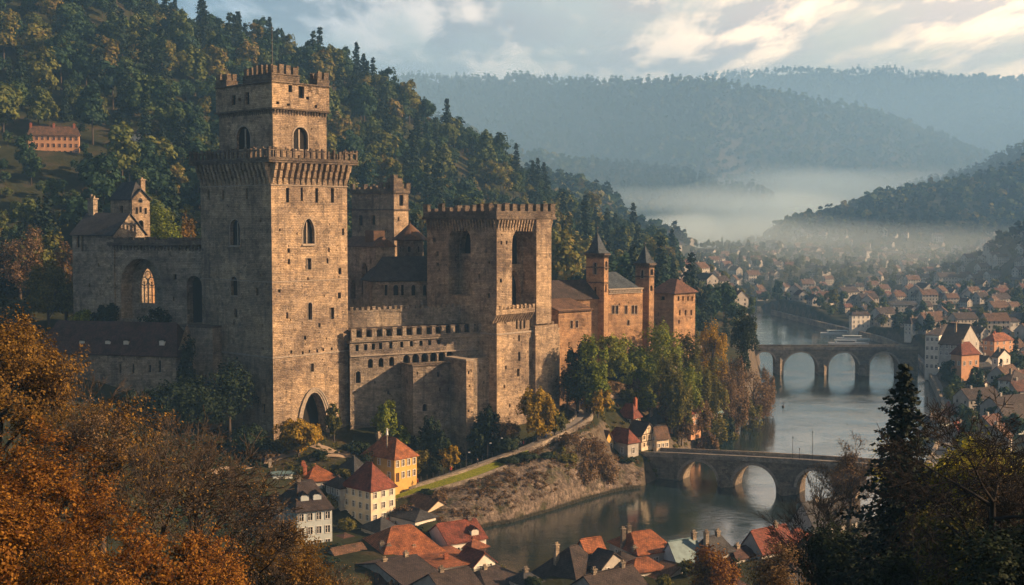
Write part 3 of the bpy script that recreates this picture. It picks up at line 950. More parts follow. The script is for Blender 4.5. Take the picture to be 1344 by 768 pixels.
def instancer(name, X, Y, Z, S, R, K, sources, label=None):
    """one object of points; geometry nodes put a tree on each point"""
    me = bpy.data.meshes.new(name)
    n = len(X)
    me.vertices.add(n)
    me.vertices.foreach_set('co', np.stack([X, Y, Z], 1).astype(np.float32).ravel())
    for an, arr, ty in (('sc', S, 'FLOAT'), ('rz', R, 'FLOAT'), ('kind', K, 'INT')):
        a = me.attributes.new(an, ty, 'POINT')
        a.data.foreach_set('value', arr.astype(np.float32 if ty == 'FLOAT' else np.int32))
    o = bpy.data.objects.new(name, me); COL.objects.link(o)
    ng = bpy.data.node_groups.new(name, 'GeometryNodeTree')
    ng.interface.new_socket('Geometry', in_out='INPUT', socket_type='NodeSocketGeometry')
    ng.interface.new_socket('Geometry', in_out='OUTPUT', socket_type='NodeSocketGeometry')
    gi = ng.nodes.new('NodeGroupInput'); go = ng.nodes.new('NodeGroupOutput')
    join = ng.nodes.new('GeometryNodeJoinGeometry')
    def attr(nm, ty):
        a = ng.nodes.new('GeometryNodeInputNamedAttribute'); a.data_type = ty
        a.inputs['Name'].default_value = nm
        return a.outputs['Attribute']
    for k, src in enumerate(sources):
        oi = ng.nodes.new('GeometryNodeObjectInfo'); oi.transform_space = 'ORIGINAL'
        oi.inputs['Object'].default_value = src
        oi.inputs['As Instance'].default_value = False
        iop = ng.nodes.new('GeometryNodeInstanceOnPoints')
        eq = ng.nodes.new('FunctionNodeCompare'); eq.data_type = 'INT'; eq.operation = 'EQUAL'
        ng.links.new(attr('kind', 'INT'), eq.inputs[2]); eq.inputs[3].default_value = k
        ng.links.new(gi.outputs[0], iop.inputs['Points'])
        ng.links.new(eq.outputs[0], iop.inputs['Selection'])
        ng.links.new(oi.outputs['Geometry'], iop.inputs['Instance'])
        cx_ = ng.nodes.new('ShaderNodeCombineXYZ'); ng.links.new(attr('rz', 'FLOAT'), cx_.inputs[2])
        ng.links.new(cx_.outputs[0], iop.inputs['Rotation'])
        cs = ng.nodes.new('ShaderNodeCombineXYZ')
        for q in range(3): ng.links.new(attr('sc', 'FLOAT'), cs.inputs[q])
        ng.links.new(cs.outputs[0], iop.inputs['Scale'])
        ng.links.new(iop.outputs[0], join.inputs[0])
    ng.links.new(join.outputs[0], go.inputs[0])
    md = o.modifiers.new('trees', 'NODES'); md.node_group = ng
    return o
rest = np.array([i for i in range(len(fx)) if i not in iset])
fo = instancer('forest', fx[rest], fy[rest], fh[rest] - 0.4, scl[rest], rot[rest], pick[rest], pb)
tag(fo, 'dense autumn forest covering the left mountain', 'forest', kind='stuff')

# ---- far woods on the ridges: small coarse trees, one object per ridge side
def lowtree(seed, H, R, n, size, leaf, cone):
    V, F = crown_arrays(seed, H, R, 0, 7, n, size, 'cone' if cone else 'round', 0.8)
    return np_mesh('far_tree', V, F, [leaf])
far_src = [lowtree(31, 13, 6.5, 60, 2.3, M['leaf_forest'], False), lowtree(32, 11, 7, 56, 2.5, M['leaf_forest'], False), lowtree(33, 17, 4.5, 50, 1.9, M['leaf_conifer'], True)]
def far_keep(x, y):
    h = terrain(x, y)
    px = x / y * F_PX + CX
    return (h > 44 + np.clip((y - 1100) * 0.004, 0, 8)) & (poly_sd(x, y, np.array(far_river)) > 30)
X, Y = scatter(90000, (-0.32, 0.47), (900, 3700), 8, far_keep, 9.5)
ok = ~((X / Y < 0.18) & (Y < 1120))
X, Y = X[ok], Y[ok]
Z = terrain(X, Y)
r_ = np.random.RandomState(4)
Kd = np.where(fbm(X / 220, Y / 220, 3, 3) + r_.uniform(-0.12, 0.12, len(X)) > 0.53, 2, r_.randint(0, 2, len(X)))
fo = instancer('far_woods', X, Y, Z - 1, r_.uniform(0.75, 1.25, len(X)) * np.where(Y > 2400, 1.2, 1.1), r_.uniform(0, 6.28, len(X)), Kd, far_src)
tag(fo, 'hazy woods covering the far ridges beyond the valley', 'woods', kind='stuff')
for k, s_ in enumerate(far_src):                       # the three source trees stand among the others
    s_.location = (X[k], Y[k], Z[k] - 1)
    tag(s_, 'distant tree in the hazy woods of the far ridges', 'tree', 'single trees in the far woods')
# ------------------------------------------------------------------ walls with openings
def outline(s, z, w, h, k):
    """opening outline, counter-clockwise seen from outside; z is the sill"""
    a = w / 2
    if k == 'rect':
        return [(s - a, z), (s + a, z), (s + a, z + h), (s - a, z + h)]
    pts = [(s - a, z), (s + a, z)]
    if k == 'round':
        hs = max(h - a, 0.05)
        for i in range(0, 9):
            t = math.pi * i / 8
            pts.append((s + a * math.cos(t), z + hs + a * math.sin(t)))
    else:                                                # pointed
        R = w * 0.95
        rise = math.sqrt(R * R - (R - a) ** 2)
        rise = min(rise, h * 0.8); hs = h - rise
        for i in range(0, 6):
            t = i / 5
            x = a * (1 - t ** 1.35)
            pts.append((s + x, z + hs + rise * math.sin(math.pi / 2 * min(1, t)) ))
        for i in range(4, -1, -1):
            t = i / 5
            x = a * (1 - t ** 1.35)
            pts.append((s - x, z + hs + rise * math.sin(math.pi / 2 * t)))
    return pts
def shrink(pts, k, cx_, cz_):
    return [(cx_ + (p[0] - cx_) * k[0], cz_ + (p[1] - cz_) * k[1]) for p in pts]

class Face:
    """a vertical wall plane from p0 to p1 (ground plan); outside is on the right hand of p0->p1"""
    def __init__(self, p0, p1):
        self.p0, self.p1 = Vector((p0[0], p0[1])), Vector((p1[0], p1[1]))
        d = self.p1 - self.p0
        self.L = d.length
        self.d = d / self.L
        self.n = Vector((self.d.y, -self.d.x))
    def P(self, s, z, o=0.0):
        q = self.p0 + self.d * s + self.n * o
        return (q.x, q.y, z)
    def s_of(self, px):
        k = (px - CX) / F_PX / math.cos(PITCH)             # close enough: x = k*y along the horizon row
        # exact: iterate with the depth-dependent pixel formula at eye level
        kx = (px - CX) / F_PX
        # x = kx * t, y = t*cos(p) approx for rows near the horizon
        kk = kx / (math.cos(PITCH) + (CY - 450) / F_PX * math.sin(PITCH))
        return (kk * self.p0.y - self.p0.x) / (self.d.x - kk * self.d.y)
    def z_of(self, s, py):
        y = self.p0.y + self.d.y * s
        return zpy(py, y)
    def op(self, x0, x1, y0, y1, k='rect', dep=0.6, win=True, fr=0.0, mull=0, **kw):
        """opening given by its photo pixels"""
        s0, s1 = self.s_of(x0), self.s_of(x1)
        s = (s0 + s1) / 2
        zt, zb = self.z_of(s, y0), self.z_of(s, y1)
        return dict(s=s, z=zb, w=abs(s1 - s0), h=zt - zb, k=k, dep=dep, win=win, fr=fr, mull=mull, **kw)

def hit(a, b, g=0.15):
    return not (a['s'] + a['w']/2 + g < b['s'] - b['w']/2 or b['s'] + b['w']/2 + g < a['s'] - a['w']/2 or
                a['z'] + a['h'] + g < b['z'] or b['z'] + b['h'] + g < a['z'])
rw_ = random.Random(99)
def wall(mb, F, z0, z1, ops=(), root=None, mi=0, top=None, putlogs=0, dark=1, wmats=None, wname='window', thick=None):
    """wall face with real holes, reveals and recessed backs. z1 may be a list of (s,z) top points from left to right"""
    L = F.L
    ops = [o for o in ops if o['s'] - o['w']/2 > 0.08 and o['s'] + o['w']/2 < L - 0.08]
    tops = top if top else [(0, z1), (L, z1)]
    zmin = min(t[1] for t in tops)
    res = []
    for o in ops:
        if all(not hit(o, r) for r in res) and o['z'] > z0 + 0.05: res.append(o)
    for _ in range(putlogs):
        w_ = rw_.choice([0.22, 0.28, 0.35]); h_ = rw_.choice([0.25, 0.35, 0.5])
        o = dict(s=rw_.uniform(0.6, max(0.7, L - 0.6)), z=rw_.uniform(z0 + 3, zmin - 1), w=w_, h=h_, k='rect', dep=0.5, win=False, fr=0, mull=0)
        if o['s'] + w_ < L - 0.1 and o['z'] + h_ < zmin - 0.1 and all(not hit(o, r, 0.3) for r in res): res.append(o)
    outer = [(0, z0), (L, z0)] + [(t[0], t[1]) for t in reversed(tops)]
    loops = [outer] + [outline(o['s'], o['z'], o['w'], o['h'], o['k']) for o in res]
    vs = [[Vector((p[0], p[1], 0)) for p in lp] for lp in loops]
    flat = [p for lp in loops for p in lp]
    if len(loops) == 1 and len(outer) == 4:
        mb.poly([F.P(*p) for p in outer], mi)
    else:
        for t in tessellate_polygon(vs):
            a, b_, c = (flat[i] for i in t)
            ar = (b_[0] - a[0]) * (c[1] - a[1]) - (b_[1] - a[1]) * (c[0] - a[0])
            if abs(ar) < 1e-7: continue
            if ar < 0: a, c = c, a
            mb.poly([F.P(*a), F.P(*b_), F.P(*c)], mi)
    for o, lp in zip(res, loops[1:]):
        n = len(lp)
        for i in range(n):
            j = (i + 1) % n
            mb.poly([F.P(*lp[j]), F.P(*lp[i]), F.P(*lp[i], -o['dep']), F.P(*lp[j], -o['dep'])], o.get('rmi', mi))
        if o.get('open'):
            continue
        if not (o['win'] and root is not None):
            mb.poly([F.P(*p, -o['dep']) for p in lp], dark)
        else:
            window_part(F, o, lp, root, wmats, wname)
    return res
def window_part(F, o, lp, root, wmats=None, name='window'):
    wm = wmats or (M['dark'], M['trim'])
    mb = MB()
    d = o['dep']
    mb.poly([F.P(*p, -d) for p in lp], 0)
    s, z, w, h = o['s'], o['z'], o['w'], o['h']
    fd = -d + 0.16
    def bar(a0, a1, z0, z1, t=0.1):
        mb.poly([F.P(a0, z0, fd), F.P(a1, z0, fd), F.P(a1, z1, fd), F.P(a0, z1, fd)], 1)
        mb.poly([F.P(a0, z0, -d), F.P(a0, z0, fd), F.P(a0, z1, fd), F.P(a0, z1, -d)], 1)
        mb.poly([F.P(a1, z0, fd), F.P(a1, z0, -d), F.P(a1, z1, -d), F.P(a1, z1, fd)], 1)
    for k in range(o['mull']):
        x = s - w/2 + w * (k + 1) / (o['mull'] + 1)
        t = max(0.05, w * 0.045)
        bar(x - t, x + t, z + 0.01, z + h * (0.97 if o['k'] == 'rect' else 0.9))
    if o.get('tr'):
        zc = z + h * o['tr']
        t = max(0.035, h * 0.02)
        bar(s - w/2 + 0.01, s + w/2 - 0.01, zc - t, zc + t)
    fr = o['fr']
    if fr > 0:
        cz = z + h / 2
        big = shrink(lp, ((w + 2*fr) / w, (h + 2*fr) / h), s, cz)
        n = len(lp); pr = 0.10
        for i in range(n):
            j = (i + 1) % n
            a, b_, A, B = lp[i], lp[j], big[i], big[j]
            mb.poly([F.P(*A, pr), F.P(*B, pr), F.P(*b_, pr), F.P(*a, pr)], 1)
            mb.poly([F.P(*A, 0), F.P(*B, 0), F.P(*B, pr), F.P(*A, pr)], 1)
            mb.poly([F.P(*a, pr), F.P(*b_, pr), F.P(*b_, -0.02), F.P(*a, -0.02)], 1)
        if o.get('sill'):
            c = F.p0 + F.d * s + F.n * 0.2
            mb.box((c.x, c.y), F.d, w + 2*fr + 0.3, 0.5, z - fr - 0.2, z - fr + 0.02, 1)
    wo = mb.build(name, list(wm), root)
    return wo

class Fr:
    """a building's plan: near corner at pixel px, distance d; u runs right-back at angle th, v runs left-back"""
    def __init__(self, px, d, th_deg, py=450):
        p = Wp(px, py, d)
        self.o = Vector((p.x, p.y))
        t = math.radians(th_deg)
        self.u = Vector((math.cos(t), math.sin(t)))
        self.v = Vector((-math.sin(t), math.cos(t)))
    def at(self, a, b):
        q = self.o + self.u * a + self.v * b
        return (q.x, q.y)
    def _k(self, px, py=450):
        return ((px - CX) / F_PX) / (math.cos(PITCH) + (CY - py) / F_PX * math.sin(PITCH))
    def a_px(self, px, b=0.0):
        k = self._k(px); q = self.o + self.v * b
        return (k * q.y - q.x) / (self.u.x - k * self.u.y)
    def b_px(self, px, a=0.0):
        k = self._k(px); q = self.o + self.u * a
        return (k * q.y - q.x) / (self.v.x - k * self.v.y)
    def z(self, py, a=0.0, b=0.0):
        return zpy(py, self.at(a, b)[1])
    def faces(self, a0, a1, b0, b1):
        """R (right-front), L (left-front), BR, BL"""
        R = Face(self.at(a0, b0), self.at(a1, b0))
        L = Face(self.at(a0, b1), self.at(a0, b0))
        BR = Face(self.at(a1, b0), self.at(a1, b1))
        BL = Face(self.at(a1, b1), self.at(a0, b1))
        return R, L, BR, BL
def slab(mb, fr, a0, a1, b0, b1, z0, z1, m=0):
    c = fr.at((a0 + a1) / 2, (b0 + b1) / 2)
    mb.box(c, fr.u, a1 - a0, b1 - b0, z0, z1, m)
def erode(mb, amt, seed=0, z=True):
    """small push on vertices shared by position, so that worn edges are not ruler straight"""
    r = random.Random(seed); tab = {}
    for i, p in enumerate(mb.v):
        k = (round(p[0], 2), round(p[1], 2), round(p[2], 2))
        if k not in tab: tab[k] = (r.gauss(0, amt), r.gauss(0, amt), r.gauss(0, amt) if z else 0)
        d = tab[k]; mb.v[i] = (p[0] + d[0], p[1] + d[1], p[2] + d[2])
def merlons(mb, F, z, w=1.3, gap=1.0, h=1.5, t=0.7, o=0.0, par=0.7, seed=1, broken=0.12, m=0, skip=()):
    """parapet strip with worn merlons along face F, at outward offset o"""
    r = random.Random(seed)
    c = F.p0 + F.d * (F.L / 2) + F.n * (o - t / 2)
    mb.box((c.x, c.y), F.d, F.L + 2 * o, t, z, z + par, m)
    s = -o
    end = F.L + o
    n = max(1, int((end - s + gap) // (w + gap)))
    step = (end - s - w) / max(1, n - 1) if n > 1 else 0
    for i in range(n):
        if i in skip: continue
        hh = h * r.uniform(0.88, 1.08)
        if r.random() < broken: hh *= r.uniform(0.3, 0.7)
        ww = w * r.uniform(0.86, 1.05)
        sc = s + w / 2 + i * step
        q = F.p0 + F.d * sc + F.n * (o - t / 2 + 0.003)
        mb.box((q.x, q.y), F.d, ww, t * 0.98, z + par - 0.02, z + par + hh, m, taper=r.uniform(0, 0.10))
        if hh > h * 0.8 and r.random() < 0.7:
            mb.box((q.x, q.y), F.d, ww * 1.14, t * 1.2, z + par + hh * 0.99, z + par + hh + 0.16, m)
def corbels(mb, F, z0, z1, w, gap, out, m=0, o=0.0, ext=0.0):
    """tapering brackets from the wall out to the ledge"""
    n = max(2, int((F.L + 2 * ext) // (w + gap)))
    for i in range(n):
        s = -ext + (F.L + 2 * ext) * (i + 0.5) / n
        a, b_ = s - w / 2, s + w / 2
        P = F.P
        steps = 3
        for k in range(steps):
            za, zb = z0 + (z1 - z0) * k / steps, z0 + (z1 - z0) * (k + 1) / steps
            oa = o + out * ((k + 0.35) / steps) ** 1.1
            ob = o + out * ((k + 1.0) / steps) ** 1.1
            mb.poly([P(a, za, oa), P(b_, za, oa), P(b_, zb, ob), P(a, zb, ob)], m)
            mb.poly([P(a, za, o - 0.05), P(a, za, oa), P(a, zb, ob), P(a, zb, o - 0.05)], m)
            mb.poly([P(b_, za, oa), P(b_, za, o - 0.05), P(b_, zb, o - 0.05), P(b_, zb, ob)], m)
            mb.poly([P(a, za, o - 0.05), P(b_, za, o - 0.05), P(b_, za, oa), P(a, za, oa)], m)
def hip(mb, fr, a0, a1, b0, b1, z0, z1, ov=0.5, m=0, along='u', hipk=1.0, th=0.18):
    """hip roof; hipk 0 = gable, 1 = full hip"""
    a0 -= ov; a1 += ov; b0 -= ov; b1 += ov
    la, lb = a1 - a0, b1 - b0
    if along == 'u':
        k = min(lb / 2 * hipk, la / 2 - 0.02) if hipk > 0 else 0
        r0, r1 = (a0 + k, (b0 + b1) / 2), (a1 - k, (b0 + b1) / 2)
    else:
        k = min(la / 2 * hipk, lb / 2 - 0.02) if hipk > 0 else 0
        r0, r1 = ((a0 + a1) / 2, b0 + k), ((a0 + a1) / 2, b1 - k)
    def P(a, b, z): 
        q = fr.at(a, b); return (q[0], q[1], z)
    c = [P(a0, b0, z0), P(a1, b0, z0), P(a1, b1, z0), P(a0, b1, z0)]
    R0, R1 = P(*r0, z1), P(*r1, z1)
    if along == 'u':
        mb.poly([c[0], c[1], R1, R0], m); mb.poly([c[2], c[3], R0, R1], m)
        mb.poly([c[1], c[2], R1], m); mb.poly([c[3], c[0], R0], m)
    else:
        mb.poly([c[3], c[0], R0, R1], m); mb.poly([c[1], c[2], R1, R0], m)
        mb.poly([c[0], c[1], R0], m); mb.poly([c[2], c[3], R1], m)
    lo = [P(a0, b0, z0 - th), P(a1, b0, z0 - th), P(a1, b1, z0 - th), P(a0, b1, z0 - th)]
    for i in range(4):
        j = (i + 1) % 4
        mb.poly([lo[i], lo[j], c[j], c[i]], m)
    mb.poly(lo[::-1], m)
    return (r0, r1)
def gable_roof(mb, fr, a0, a1, b0, b1, z0, z1, ov=0.45, m=0, along='u', th=0.22, end=0.3):
    """two sloping slabs, open at the gables"""
    def P(a, b, z): 
        q = fr.at(a, b); return (q[0], q[1], z)
    if along == 'u':
        bm_ = (b0 + b1) / 2; sl = (z1 - z0) / (bm_ - b0)
        A0, A1 = a0 - end, a1 + end
        for s_, be in ((1, b0 - ov), (-1, b1 + ov)):
            ze = z0 - ov * sl
            q = [P(A0, be, ze), P(A1, be, ze), P(A1, bm_, z1), P(A0, bm_, z1)]
            lo = [(x, y, z - th) for x, y, z in q]
            if s_ < 0: q = q[::-1]; lo = lo[::-1]
            mb.poly(q, m); mb.poly(lo[::-1], m)
            for i in range(4):
                j = (i + 1) % 4
                mb.poly([lo[i], lo[j], q[j], q[i]], m)
    else:
        am = (a0 + a1) / 2; sl = (z1 - z0) / (am - a0)
        B0, B1 = b0 - end, b1 + end
        for s_, ae in ((-1, a0 - ov), (1, a1 + ov)):
            ze = z0 - ov * sl
            q = [P(ae, B0, ze), P(am, B0, z1), P(am, B1, z1), P(ae, B1, ze)]
            lo = [(x, y, z - th) for x, y, z in q]
            if s_ < 0: q = q[::-1]; lo = lo[::-1]
            mb.poly(q[::-1], m); mb.poly(lo, m)
            for i in range(4):
                j = (i + 1) % 4
                mb.poly([lo[i], lo[j], q[j], q[i]], m)

# ------------------------------------------------------------------ the castle
ST = [M['stone'], M['dark'], M['trim']]
SG = [M['stone_grey'], M['dark'], M['trim']]
SR = [M['stone_red'], M['dark'], M['trim']]
def croot(name, fr, z, label, cat):
    return empty(name, (*fr.at(0, 0), z), label, cat, 'buildings of the castle')

# ---- great tower
A = Fr(358, 290, 47.5)
ga, gb = A.a_px(457), A.b_px(266)
T = croot('great_tower', A, 17, 'tallest square stone tower of the castle with stepped battlements and pointed gate arch', 'tower')
zl = A.z(213); zb = 10.0
R, L, BR, BL = A.faces(0, ga, 0, gb)
mb = MB()
o_ = R.op
ops = [o_(399,414,287,320,'pointed',0.9,fr=0.28,mull=1,sill=1), o_(377.5,381.5,247,266,win=False), o_(396.5,399.5,246,264,win=False), o_(415.5,419.5,247,266,win=False), o_(436,440,247,266,win=False),
  o_(378.5,382,326,332,'round',win=False), o_(379,382,340,347), o_(431.5,434,325,331,win=False), o_(429.5,432,339,346), o_(403,409.5,339,354,dep=.6,mull=1,fr=.12), o_(404,406,364,368,win=False),
  o_(404.5,410,397,420,'round',.8,fr=.15), o_(433,439,404,419,dep=.6,mull=1), o_(376,379,410,418,win=False), o_(418,421,424,430,win=False), o_(399,402,441,446,win=False),
  o_(407.5,411.5,477,488,dep=.7,fr=.1), o_(381,383.5,460,464,win=False), o_(396,398.5,461,466,win=False), o_(405,407,459,463,win=False), o_(415,417.5,459,463,win=False), o_(423,425.5,457,461,win=False), o_(434,436.5,456,460,win=False),
  o_(396,427,515,590,'pointed',3.0,win=False), o_(450,453,300,309,win=False), o_(368,370,300,304,win=False), o_(445,449,352,360,win=False), o_(366,369,380,384,win=False), o_(444,448,384,392,win=False)]
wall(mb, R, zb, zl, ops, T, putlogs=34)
q_ = L.op
ops = [q_(304,317,288,322,'round',.9,fr=.22,mull=1,sill=1), q_(304,313,363,388,'round',.8,fr=.18), q_(308,312,406,417), q_(306,309,419,427), q_(344,346,425,430,win=False), q_(275,278,250,262,win=False),
  q_(294,297,250,262,win=False), q_(325,328,247,262,win=False), q_(343,345,286,291,win=False), q_(337,340,378,388,win=False), q_(343,346,456,460,win=False), q_(345,348,505,515,win=False), q_(343,347,530,543,win=False)]
wall(mb, L, zb, zl, ops, T, putlogs=30)
wall(mb, BR, zb, zl, (), T, putlogs=8); wall(mb, BL, zb, zl, (), T, putlogs=8)
mb.build('wall', ST, T)
# gate: moulded arch of three orders
mb = MB()
go_ = R.op(396,427,515,590,'pointed',3.0)
lp = outline(go_['s'], go_['z'], go_['w'], go_['h'], 'pointed')
for k, (e0, e1, pr) in enumerate(((0.0, 0.45, 0.12), (0.45, 0.95, 0.28), (0.95, 1.25, 0.42))):
    a_ = [(go_['s'] + (p[0]-go_['s'])*(1+2*e0/go_['w']), go_['z'] + (p[1]-go_['z'])*(1+e0/go_['h'])) for p in lp]
    b_ = [(go_['s'] + (p[0]-go_['s'])*(1+2*e1/go_['w']), go_['z'] + (p[1]-go_['z'])*(1+e1/go_['h'])) for p in lp]
    n = len(lp)
    for i in range(1, n):
        j = (i + 1) % n
        mb.poly([R.P(*b_[i], pr), R.P(*b_[j], pr), R.P(*a_[j], pr), R.P(*a_[i], pr)])
        mb.poly([R.P(*b_[i], 0), R.P(*b_[j], 0), R.P(*b_[j], pr), R.P(*b_[i], pr)])
        mb.poly([R.P(*a_[i], pr), R.P(*a_[j], pr), R.P(*a_[j], 0), R.P(*a_[i], 0)])
mb.build('gate_arch', [M['trim']], T)
for zc in (A.z(471), A.z(371), A.z(243)):
    mb = MB()
    for F_ in (R, L, BR, BL):
        c = F_.p0 + F_.d * (F_.L/2) + F_.n * 0.08
        mb.box((c.x, c.y), F_.d, F_.L + 0.32, 0.22, zc, zc + (0.34 if zc < A.z(400) else 0.18))
    mb.build('string_course', [M['trim']], T)
mb = MB()
for F_, e in ((R, 0.2), (L, 0.2), (BR, 0.2), (BL, 0.2)):
    corbels(mb, F_, A.z(242), zl, 0.8, 0.8, 1.75, ext=e)
erode(mb, 0.05, 3)
mb.build('corbels', [M['stone']], T)
mb = MB()
e = 1.9
slab(mb, A, -e, ga + e, -e, gb + e, zl, zl + 0.5)
slab(mb, A, -e - .22, ga + e + .22, -e - .22, gb + e + .22, zl + 0.5, zl + 0.78)
mb.build('gallery_floor', [M['stone_dark']], T)
# gallery parapet: tall posts with openings between
mb = MB()
R2, L2, BR2, BL2 = A.faces(-e, ga + e, -e, gb + e)
for k, F_ in enumerate((R2, L2, BR2, BL2)):
    merlons(mb, F_, zl + 0.78, 0.62, 1.12, 2.0, 0.55, 0, 0.42, seed=20 + k, broken=0.10)
    c = F_.p0 + F_.d * (F_.L/2) - F_.n * 0.3
    r_1 = random.Random(k)
    s = 0.0
    while s < F_.L - 1.5:                                  # coping survives in runs
        l_ = r_1.uniform(2.5, 6.5); l_ = min(l_, F_.L - s)
        if r_1.random() < 0.8:
            q = F_.p0 + F_.d * (s + l_/2) - F_.n * 0.28
            mb.box((q.x, q.y), F_.d, l_, 0.62, zl + 2.75, zl + 3.0)
        s += l_ + r_1.uniform(0.2, 1.4)
    for s_ in np.arange(1.5, F_.L, 3.6):
        q = F_.p0 + F_.d * s_ - F_.n * 0.28
        mb.box((q.x, q.y), F_.d, 0.5, 0.5, zl + 2.9, zl + 3.7, 0, taper=0.5)
erode(mb, 0.04, 4)
mb.build('parapet', [M['stone_dark']], T)
# upper turret, set back
u0, v0 = 1.9, 1.6
ua = A.a_px(431, v0); ub = A.b_px(291.5, u0)
zs0 = zl + 0.5; zm = A.z(143, u0, v0)
UR, UL, UBR, UBL = A.faces(u0, ua, v0, ub)
mb = MB()
ops = [UR.op(387.5,406.5,167,196,'round',.7,fr=.3,mull=1,sill=0)]
wall(mb, UR, zs0, zm, ops, T, putlogs=6)
wall(mb, UL, zs0, zm, [UL.op(314,332,166,196,'round',.7,fr=.3,mull=1)], T, putlogs=6)
wall(mb, UBR, zs0, zm, (), T); wall(mb, UBL, zs0, zm, (), T)
mb.build('upper_wall', ST, T)
mb = MB()
for F_ in (UR, UL, UBR, UBL):
    corbels(mb, F_, zm - 1.1, zm, 0.4, 0.42, 0.55)
slab(mb, A, u0 - .75, ua + .75, v0 - .75, ub + .75, zm, zm + 0.4)
erode(mb, 0.04, 6)
mb.build('cornice', [M['stone_dark']], T)
e2 = 0.5; zt2 = A.z(108, u0, v0)
TR, TL, TBR, TBL = A.faces(u0 - e2, ua + e2, v0 - e2, ub + e2)
mb = MB()
ops = [TR.op(382,387,110.5,121,win=False), TR.op(395,402.5,112,129,dep=.8,win=False), TR.op(408,412,112,121,win=False), TR.op(417,421,113,124,win=False), TR.op(405,409,127,131,win=False), TR.op(366,370,133,137,win=False), TR.op(380,384,136,139,win=False), TR.op(416,419,138,142,win=False)]
wall(mb, TR, zm + 0.4, zt2, ops, T)
ops = [TL.op(308,313,125,138,win=False), TL.op(326,331,121,137,dep=.7,win=False), TL.op(317,320,128,133,win=False), TL.op(298,302,112,119,win=False), TL.op(335,339,110,118,win=False)]
wall(mb, TL, zm + 0.4, zt2, ops, T)
wall(mb, TBR, zm + 0.4, zt2); wall(mb, TBL, zm + 0.4, zt2)
slab(mb, A, u0 - e2, ua + e2, v0 - e2, ub + e2, zt2 - 0.3, zt2 - 0.004)
slab(mb, A, u0 - e2 - .25, ua + e2 + .25, v0 - e2 - .25, ub + e2 + .25, zt2, zt2 + 0.35, 2)
mb.build('crown_wall', [M['stone'], M['dark'], M['stone_dark']], T)
# raised corner pieces of the crown
mb = MB()
def corner_block(fr, a0, a1, b0, b1, z0, h, seed):
    r = random.Random(seed)
    slab(mb, fr, a0, a1, b0, b1, z0, z0 + h * 0.40)
    slab(mb, fr, a0 - .15, a1 + .15, b0 - .15, b1 + .15, z0 + h * 0.40, z0 + h * 0.46)
    for (x0, x1, y0, y1) in ((a0, a1, b0, b0 + .5), (a0, a0 + .5, b0, b1), (a1 - .5, a1, b0, b1), (a0, a1, b1 - .5, b1)):
        L_ = max(x1 - x0, y1 - y0); n = max(2, int(L_ / 1.7))
        for i in range(n):
            t0, t1 = (i + 0.12) / n, (i + 0.78) / n
            hh = h * r.uniform(0.9, 1.05)
            if x1 - x0 > y1 - y0: slab(mb, fr, x0 + L_*t0, x0 + L_*t1, y0, y1, z0 + h*.455, z0 + hh)
            else: slab(mb, fr, x0, x1, y0 + L_*t0, y0 + L_*t1, z0 + h*.455, z0 + hh)
hz2 = zt2 + 0.35
ha = A.z(84, u0, v0) - hz2
A0, A1, B0, B1 = u0 - e2, ua + e2, v0 - e2, ub + e2
corner_block(A, A0, A0 + (A1-A0)*0.47, B0, B0 + (B1-B0)*0.50, hz2, ha, 1)
corner_block(A, A1 - 3.6, A1, B0, B0 + 3.2, hz2, ha*0.80, 2)
corner_block(A, A0, A0 + 3.2, B1 - 4.6, B1, hz2, ha*0.80, 3)
corner_block(A, A1 - 3.6, A1, B1 - 4.6, B1, hz2, ha*0.8, 4)
erode(mb, 0.05, 8)
mb.build('battlements', [M['stone_dark']], T)
mb = MB()
pc = A.at(u0 + 3.0, v0 + 4.0)
mb.tube((*pc, hz2), (*pc, hz2 + ha + 9.5), 0.17, 0.10, 6)
mb.tube((pc[0]-.8, pc[1], hz2 + ha + 8.2), (pc[0]+.8, pc[1], hz2 + ha + 8.2), 0.10, 0.10, 4)
mb.tube((pc[0]-.5, pc[1], hz2 + ha + 7.4), (pc[0]+.5, pc[1], hz2 + ha + 7.4), 0.05, 0.05, 4)
mb.build('mast', [M['metal']], T)

# ---- gatehouse: the second big tower with the tall arched recess
B = Fr(652, 318, 47.5)
ba, bb = B.a_px(723.5), B.b_px(561)
T = croot('gatehouse', B, 15, 'broad square tower with tall double arch recess above a balcony, right of the curtain wall', 'tower')
zl = B.z(288)
R, L, BR, BL = B.faces(0, ba, 0, bb)
zmid = B.z(440)
mb = MB()
nr_ = R.op(672,703,296,402,'round',4.5,win=False,open=True)
ops = [nr_, R.op(657,659,316,321,win=False), R.op(664,666,316,321,win=False), R.op(656,659,366,371,win=False), R.op(714,716,313,318,win=False), R.op(713,715,346,351,win=False), R.op(709,711,375,380,win=False), R.op(716,718,398,404,win=False),
   R.op(677,679.5,419,432), R.op(682,684.5,419,432), R.op(687,689.5,418,431), R.op(695,697.5,417,430), R.op(662,664,420,425,win=False)]
wall(mb, R, zmid, zl, ops, T, putlogs=12)
